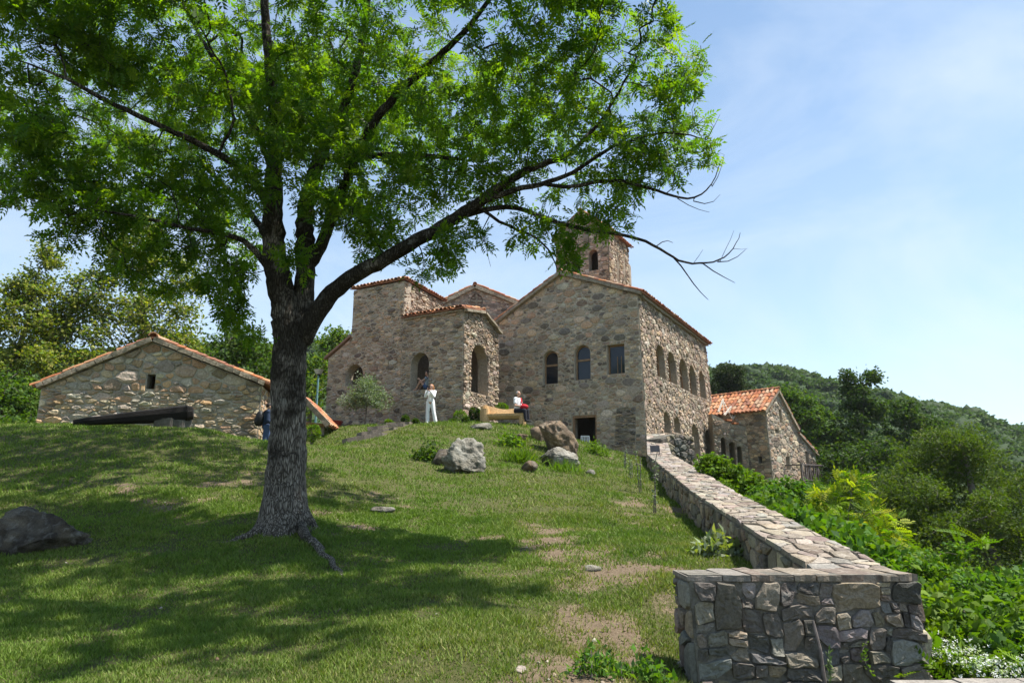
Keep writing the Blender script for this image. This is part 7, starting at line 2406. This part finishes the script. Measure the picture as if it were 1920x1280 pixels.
def hand(w, d, side, curl=0.5, s=1.0):
    """palm and five fingers from wrist w along direction d; side = direction of the thumb"""
    w, d, side = (np.asarray(q, float) for q in (w, d, side))
    d = d / np.linalg.norm(d); side = side - d * (side @ d); side /= np.linalg.norm(side)
    nrm = np.cross(d, side)
    out = [capsule(w + side * 0.018 * s, w + d * 0.075 * s + side * 0.022 * s, 0.022 * s, 0.016 * s, 8), capsule(w - side * 0.018 * s, w + d * 0.072 * s - side * 0.024 * s, 0.022 * s, 0.015 * s, 8)]
    for k, (off, ln) in enumerate(((0.03, 0.068), (0.010, 0.077), (-0.011, 0.070), (-0.031, 0.055))):
        b = w + d * 0.08 * s + side * off * s
        m = b + (d * (1 - 0.4 * curl) + nrm * curl * 0.6) * ln * 0.55 * s
        e = m + (d * (1 - 1.1 * curl) + nrm * curl) * ln * 0.5 * s
        out += [capsule(b, m, 0.0095 * s, 0.009 * s, 6), capsule(m, e, 0.009 * s, 0.0075 * s, 6)]
    b = w + d * 0.025 * s + side * 0.036 * s
    m = b + (d * 0.6 + side * 0.7) * 0.04 * s
    e = m + (d * 0.9 + side * 0.1 + nrm * 0.4 * curl) * 0.035 * s
    out += [capsule(b, m, 0.012 * s, 0.0105 * s, 6), capsule(m, e, 0.0105 * s, 0.008 * s, 6)]
    return out

def face(c, fwd, s=1.0):
    """head with brow, nose, chin, ears; c = head centre, fwd = looking direction"""
    c = np.asarray(c, float); fwd = np.asarray(fwd, float) / np.linalg.norm(fwd)
    sd_ = np.cross(fwd, (0, 0, 1.0)); sd_ /= np.linalg.norm(sd_)
    up = np.cross(sd_, fwd)
    sh = [ellipsoid(c + up * 0.02 * s, (0.083 * s, 0.09 * s, 0.105 * s)), ellipsoid(c - up * 0.05 * s + fwd * 0.015 * s, (0.062 * s, 0.066 * s, 0.072 * s)),
          capsule(c + fwd * 0.085 * s + up * 0.01 * s, c + fwd * 0.105 * s - up * 0.025 * s, 0.008 * s, 0.014 * s, 6), capsule(c + fwd * 0.068 * s - up * 0.088 * s - sd_ * 0.01, c + fwd * 0.068 * s - up * 0.088 * s + sd_ * 0.01, 0.02 * s, 0.02 * s, 6)]
    for k in (-1, 1): sh.append(ellipsoid(c + sd_ * k * 0.083 * s - up * 0.005 * s, (0.014 * s, 0.02 * s, 0.03 * s), 8, 6))
    eyes = [ellipsoid(c + fwd * 0.080 * s + sd_ * k * 0.032 * s + up * 0.012 * s, (0.011 * s, 0.011 * s, 0.008 * s), 8, 6) for k in (-1, 1)]
    mouth = [capsule(c + fwd * 0.079 * s - up * 0.056 * s - sd_ * 0.018 * s, c + fwd * 0.079 * s - up * 0.056 * s + sd_ * 0.018 * s, 0.006 * s, 0.006 * s, 6)]
    return sh, eyes, mouth
M['eye'] = plain_mat('eye', (0.03, 0.025, 0.02), 0.1, 20, 0.3, 0)
M['lips'] = plain_mat('lips', (0.36, 0.13, 0.11), 0.1, 20, 0.5, 0)

def add_eyes(th, eyes, mouth):
    for e in eyes:
        obj('eye', py_mesh('eye', *e, None, True), M['eye'], th)
    obj('mouth', py_mesh('mouth', *mouth[0], None, True), M['lips'], th)

def limb(chain, rads): return [capsule(chain[i], chain[i + 1], rads[i], rads[i + 1]) for i in range(len(chain) - 1)]

def white_woman():
    p = at(806, 797, 29.7)
    z = gz1(p[0], p[1])
    th = thing('person', (p[0], p[1], z), 'woman in white top and trousers raising a phone before the church', 'person')
    T = lambda *q: np.array(q, float)
    sh, eyes, mouth = face(T(0.03, -0.03, 1.60), T(-0.25, -1, -0.02))
    lw, rw = T(-0.10, -0.29, 1.43), T(0.00, -0.30, 1.40)
    le, re = T(-0.21, -0.16, 1.17), T(0.17, -0.19, 1.16)
    ls, rs = T(-0.17, 0, 1.40), T(0.19, 0.0, 1.40)
    body = sh + limb([T(0.02, 0.01, 1.38), T(0.03, -0.01, 1.53)], [0.055, 0.05]) + limb([T(0, 0, 0.95), T(0, 0, 1.12), T(0.01, 0, 1.32)], [0.13, 0.11, 0.12])
    body += limb([ls, le, lw], [0.048, 0.038, 0.027]) + limb([rs, re, rw], [0.048, 0.038, 0.027])
    body += hand(lw, T(0.25, -0.1, 0.95), T(1, -0.2, 0), 0.6) + hand(rw, T(-0.5, -0.1, 0.85), T(-0.4, -0.5, -0.4), 0.6)
    hl, hr = T(-0.085, 0, 0.92), T(0.085, 0, 0.92); kl, kr = T(-0.115, -0.02, 0.50), T(0.155, -0.04, 0.50); al, ar = T(-0.11, 0.0, 0.09), T(0.24, -0.02, 0.09)
    body += limb([hl, kl, al], [0.085, 0.06, 0.042]) + limb([hr, kr, ar], [0.085, 0.06, 0.042])
    skinned('body', body, M['skin'], th, 0.009, 3)
    add_eyes(th, eyes, mouth)
    skinned('top', limb([T(0, 0, 1.0), T(0, -0.005, 1.14), T(0.01, -0.015, 1.30), T(0.01, 0, 1.38)], [0.145, 0.13, 0.145, 0.11]) + limb([ls, le, lw * 0.9 + le * 0.1], [0.068, 0.06, 0.042]) + limb([rs, re, rw * 0.9 + re * 0.1], [0.068, 0.06, 0.042]) + limb([ls, rs], [0.07, 0.07]), M['cloth_white'], th, 0.014, 4)
    skinned('trousers', limb([T(-0.06, 0, 1.0), T(0.06, 0, 1.0)], [0.115, 0.115]) + limb([hl, kl, al], [0.108, 0.082, 0.086]) + limb([hr, kr, ar], [0.108, 0.082, 0.086]), M['cloth_white'], th, 0.014, 4)
    for s_, a_ in ((-1, al), (1, ar)): skinned('shoe', [capsule(a_ + T(0, 0.04, -0.05), a_ + T(0.0, -0.14, -0.055), 0.04, 0.035)], M['cloth_white'], th, 0.012, 2)
    skinned('hair', [ellipsoid(T(0.035, 0.0, 1.635), (0.105, 0.108, 0.10)), capsule(T(0.11, 0.01, 1.60), T(0.115, -0.0, 1.44), 0.05, 0.04), capsule(T(-0.05, 0.03, 1.60), T(-0.055, 0.03, 1.45), 0.05, 0.035), capsule(T(0.03, 0.06, 1.58), T(0.03, 0.06, 1.42), 0.06, 0.05)], M['hair_red'], th, 0.012, 3)
    V, F = boxVF((-0.045, -0.335, 1.52), (0.04, 0.01, 0), (0, 0.006, 0), (0, 0, 0.075)); obj('phone', py_mesh('phone', V, F), M['black'], th)
white_woman()

def seated_person():
    q = BO + BD * (BL * 0.80) + BN * 0.22
    z = gz1(q[0], q[1])
    th = thing('person', (q[0], q[1], BO[2]), 'grey-haired person in white shirt with red shoulder bag sitting on the bench', 'person')
    T = lambda *v: np.array(v, float)
    F_ = T(0.82, -0.57, 0); F_ /= np.linalg.norm(F_); S = T(F_[1], -F_[0], 0); up = T(0, 0, 1)      # facing, right-hand side
    Q = lambda f, s, h: F_ * f + S * s + up * h
    hip = 0.52
    sh, eyes, mouth = face(Q(0.05, 0, 1.27), F_ + T(0.2, 0, -0.05))
    pel = Q(0, 0, hip); ch = Q(0.02, 0, 0.92)
    wrl, wrr = Q(0.34, -0.12, 0.66), Q(0.34, 0.10, 0.68)
    ell, elr = Q(0.04, -0.27, 0.74), Q(0.04, 0.27, 0.74)
    shl, shr = Q(0.01, -0.19, 1.03), Q(0.01, 0.19, 1.03)
    kl, kr = Q(0.44, -0.11, hip), Q(0.46, 0.12, hip - 0.02)
    al, ar = Q(0.48, -0.12, 0.09), Q(0.52, 0.13, 0.09)
    body = sh + limb([ch + up * 0.1, Q(0.04, 0, 1.2)], [0.065, 0.056]) + limb([pel, ch], [0.14, 0.13])
    body += limb([shl, ell, wrl], [0.052, 0.042, 0.03]) + limb([shr, elr, wrr], [0.052, 0.042, 0.03])
    body += hand(wrl, F_ + S * 0.5, -S + up, 0.6) + hand(wrr, F_ - S * 0.5, S + up, 0.6)
    body += limb([Q(0, -0.1, hip), kl, al], [0.09, 0.065, 0.045]) + limb([Q(0, 0.1, hip), kr, ar], [0.09, 0.065, 0.045])
    skinned('body', body, M['skin'], th, 0.009, 3)
    add_eyes(th, eyes, mouth)
    skinned('shirt', limb([pel + up * 0.04, Q(0.03, 0, 0.75), ch], [0.165, 0.165, 0.15]) + limb([shl, shr], [0.085, 0.085]) + limb([shl, shl * 0.4 + ell * 0.6], [0.08, 0.072]) + limb([shr, shr * 0.4 + elr * 0.6], [0.08, 0.072]), M['cloth_white'], th, 0.014, 4)
    skinned('trousers', limb([Q(0, -0.08, hip), Q(0, 0.08, hip)], [0.14, 0.14]) + limb([Q(0, -0.1, hip), kl, al], [0.115, 0.09, 0.07]) + limb([Q(0, 0.1, hip), kr, ar], [0.115, 0.09, 0.07]), M['cloth_dark'], th, 0.014, 4)
    for a_ in (al, ar): skinned('shoe', [capsule(a_ - F_ * 0.05 - up * 0.04, a_ + F_ * 0.15 - up * 0.05, 0.045, 0.038)], M['shoe'], th, 0.012, 2)
    skinned('hair', [ellipsoid(Q(0.02, 0, 1.315), (0.094, 0.094, 0.085))], M['hair_grey'], th, 0.012, 2)
    # bag and strap: worn, so they move with the person
    skinned('shoulder_bag', [ellipsoid(Q(0.36, 0.02, 0.68), (0.19, 0.16, 0.12)), ellipsoid(Q(0.28, 0.0, 0.64), (0.12, 0.12, 0.09))], M['cloth_red'], th, 0.014, 4)
    v, f = tubeVF([Q(0.10, -0.12, 1.09), Q(0.20, -0.02, 0.98), Q(0.24, 0.04, 0.86), Q(0.30, 0.03, 0.76)], [0.026, 0.03, 0.03, 0.03], 8)
    obj('bag_strap', py_mesh('bag_strap', v, f, None, True), M['cloth_red'], th)
seated_person()

def window_sitter():
    u0, u1, v0, v1 = CHB
    base = CWb.P(u1 - 0.30, v0, -0.22)
    th = thing('person', tuple(base), 'person in denim shorts sitting with drawn-up knees in the arched church opening', 'person')
    T = lambda *v: np.array(v, float)
    U, Nn, up = CWb.U, CWb.N, T(0, 0, 1)
    Q = lambda a, b, h: U * a + Nn * b + up * h
    sh, eyes, mouth = face(Q(0.05, 0.02, 0.82), -U + Nn * 0.3)
    pel = Q(0.06, 0, 0.13); ch = Q(0.10, 0, 0.50)
    body = sh + limb([ch, Q(0.08, 0, 0.72)], [0.07, 0.05]) + limb([pel, ch], [0.13, 0.12])
    kl, kr = Q(-0.30, 0.08, 0.47), Q(-0.26, -0.1, 0.45); al, ar = Q(-0.55, 0.09, 0.07), Q(-0.52, -0.1, 0.07)
    body += limb([pel + Nn * 0.09, kl, al, al - U * 0.14 - up * 0.02], [0.08, 0.06, 0.042, 0.035]) + limb([pel - Nn * 0.09, kr, ar, ar - U * 0.14 - up * 0.02], [0.08, 0.06, 0.042, 0.035])
    ls, rs = ch + Nn * 0.17 + up * 0.06, ch - Nn * 0.17 + up * 0.06
    le, re = Q(-0.10, 0.26, 0.42), Q(0.0, -0.26, 0.45)
    lw, rw = Q(-0.30, 0.18, 0.56), Q(-0.22, -0.12, 0.52)
    body += limb([ls, le, lw], [0.045, 0.036, 0.026]) + limb([rs, re, rw], [0.045, 0.036, 0.026])
    body += hand(lw, -U + up * 0.2, up, 0.5) + hand(rw, -U + up * 0.2, up, 0.5)
    skinned('body', body, M['skin'], th, 0.009, 3)
    add_eyes(th, eyes, mouth)
    skinned('shirt', limb([pel + up * 0.12, ch], [0.145, 0.14]) + limb([ls, rs], [0.075, 0.075]), M['cloth_grey'], th, 0.014, 3)
    skinned('shorts', limb([pel + Nn * 0.09, pel * 0.45 + (kl) * 0.55], [0.12, 0.085]) + limb([pel - Nn * 0.09, pel * 0.45 + kr * 0.55], [0.12, 0.085]), M['denim'], th, 0.014, 3)
    skinned('hair', [ellipsoid(Q(0.075, 0, 0.86), (0.10, 0.10, 0.10)), capsule(Q(0.13, 0, 0.84), Q(0.16, 0, 0.66), 0.055, 0.04)], M['hair_dark'], th, 0.014, 3)
window_sitter()

def backpacker():
    p = at(497, 840, 23.3)
    z = gz1(p[0], p[1])
    th = thing('person', (p[0], p[1], z), 'person in navy jacket with black backpack half hidden by the ash trunk', 'person')
    T = lambda *v: np.array(v, float)
    F_ = T(0.9, 0.43, 0); F_ /= np.linalg.norm(F_); S = T(F_[1], -F_[0], 0); up = T(0, 0, 1)
    Q = lambda f, s, h: F_ * f + S * s + up * h
    sh, eyes, mouth = face(Q(0.04, 0, 1.63), F_)
    hl, hr = Q(0, -0.09, 0.93), Q(0, 0.09, 0.93); kl, kr = Q(0.10, -0.09, 0.50), Q(-0.04, 0.10, 0.50); al, ar = Q(0.12, -0.09, 0.09), Q(-0.18, 0.10, 0.10)
    ls, rs = Q(0, -0.2, 1.43), Q(0, 0.2, 1.43); le, re = Q(-0.02, -0.26, 1.14), Q(0.0, 0.26, 1.14); lw, rw = Q(0.18, -0.22, 0.96), Q(0.2, 0.22, 0.98)
    body = sh + limb([Q(0, 0, 1.4), Q(0.03, 0, 1.57)], [0.062, 0.055]) + limb([Q(0, 0, 0.95), Q(0, 0, 1.35)], [0.13, 0.14])
    body += limb([ls, le, lw], [0.052, 0.042, 0.03]) + limb([rs, re, rw], [0.052, 0.042, 0.03]) + hand(lw, F_ - up * 0.5, -S, 0.4) + hand(rw, F_ - up * 0.5, S, 0.4)
    body += limb([hl, kl, al], [0.09, 0.06, 0.045]) + limb([hr, kr, ar], [0.09, 0.06, 0.045])
    skinned('body', body, M['skin'], th, 0.010, 3)
    add_eyes(th, eyes, mouth)
    skinned('jacket', limb([Q(0, 0, 0.98), Q(0, 0, 1.2), Q(0, 0, 1.38)], [0.16, 0.16, 0.16]) + limb([ls, rs], [0.09, 0.09]) + limb([ls, le, lw], [0.075, 0.065, 0.05]) + limb([rs, re, rw], [0.075, 0.065, 0.05]), M['cloth_navy'], th, 0.014, 4)
    skinned('jeans', limb([hl, hr], [0.125, 0.125]) + limb([hl, kl, al], [0.11, 0.085, 0.075]) + limb([hr, kr, ar], [0.11, 0.085, 0.075]), M['denim'], th, 0.014, 4)
    for a_ in (al, ar): skinned('shoe', [capsule(a_ - F_ * 0.05 - up * 0.04, a_ + F_ * 0.16 - up * 0.05, 0.045, 0.038)], M['shoe'], th, 0.012, 2)
    skinned('hair', [ellipsoid(Q(0.02, 0, 1.675), (0.098, 0.098, 0.09))], M['hair_dark'], th, 0.012, 2)
    bp_ = skinned('backpack', [ellipsoid(Q(-0.24, 0, 1.22), (0.15, 0.15, 0.27)), ellipsoid(Q(-0.31, 0, 1.12), (0.11, 0.12, 0.17))], M['black'], th, 0.014, 4)
    for s_ in (-0.11, 0.11):
        v, f = tubeVF([Q(-0.16, s_, 1.42), Q(0.0, s_, 1.55), Q(0.15, s_, 1.42), Q(0.16, s_, 1.2), Q(-0.1, s_ * 1.5, 1.02)], 0.02, 6)
        obj('strap', py_mesh('strap', v, f, None, True), M['black'], bp_)
backpacker()

# ------------------------------------------------------------------ thin summer haze
V, F = boxVF((0, 0, 20), (3400, 0, 0), (0, 3400, 0), (0, 0, 62))
hz = obj('haze', py_mesh('haze', V, F))
hm = bpy.data.materials.new('haze_air'); hm.use_nodes = True
hn = hm.node_tree; hn.nodes.clear()
ho = hn.nodes.new('ShaderNodeOutputMaterial'); hv = hn.nodes.new('ShaderNodeVolumePrincipled')
hv.inputs['Color'].default_value = (0.86, 0.92, 1.0, 1)
hv.inputs['Density'].default_value = 0.00014
hv.inputs['Anisotropy'].default_value = 0.2
hn.links.new(hv.outputs['Volume'], ho.inputs['Volume'])
hz.data.materials.append(hm)
tag(hz, 'thin pale summer haze over the valley', 'haze', kind='stuff')
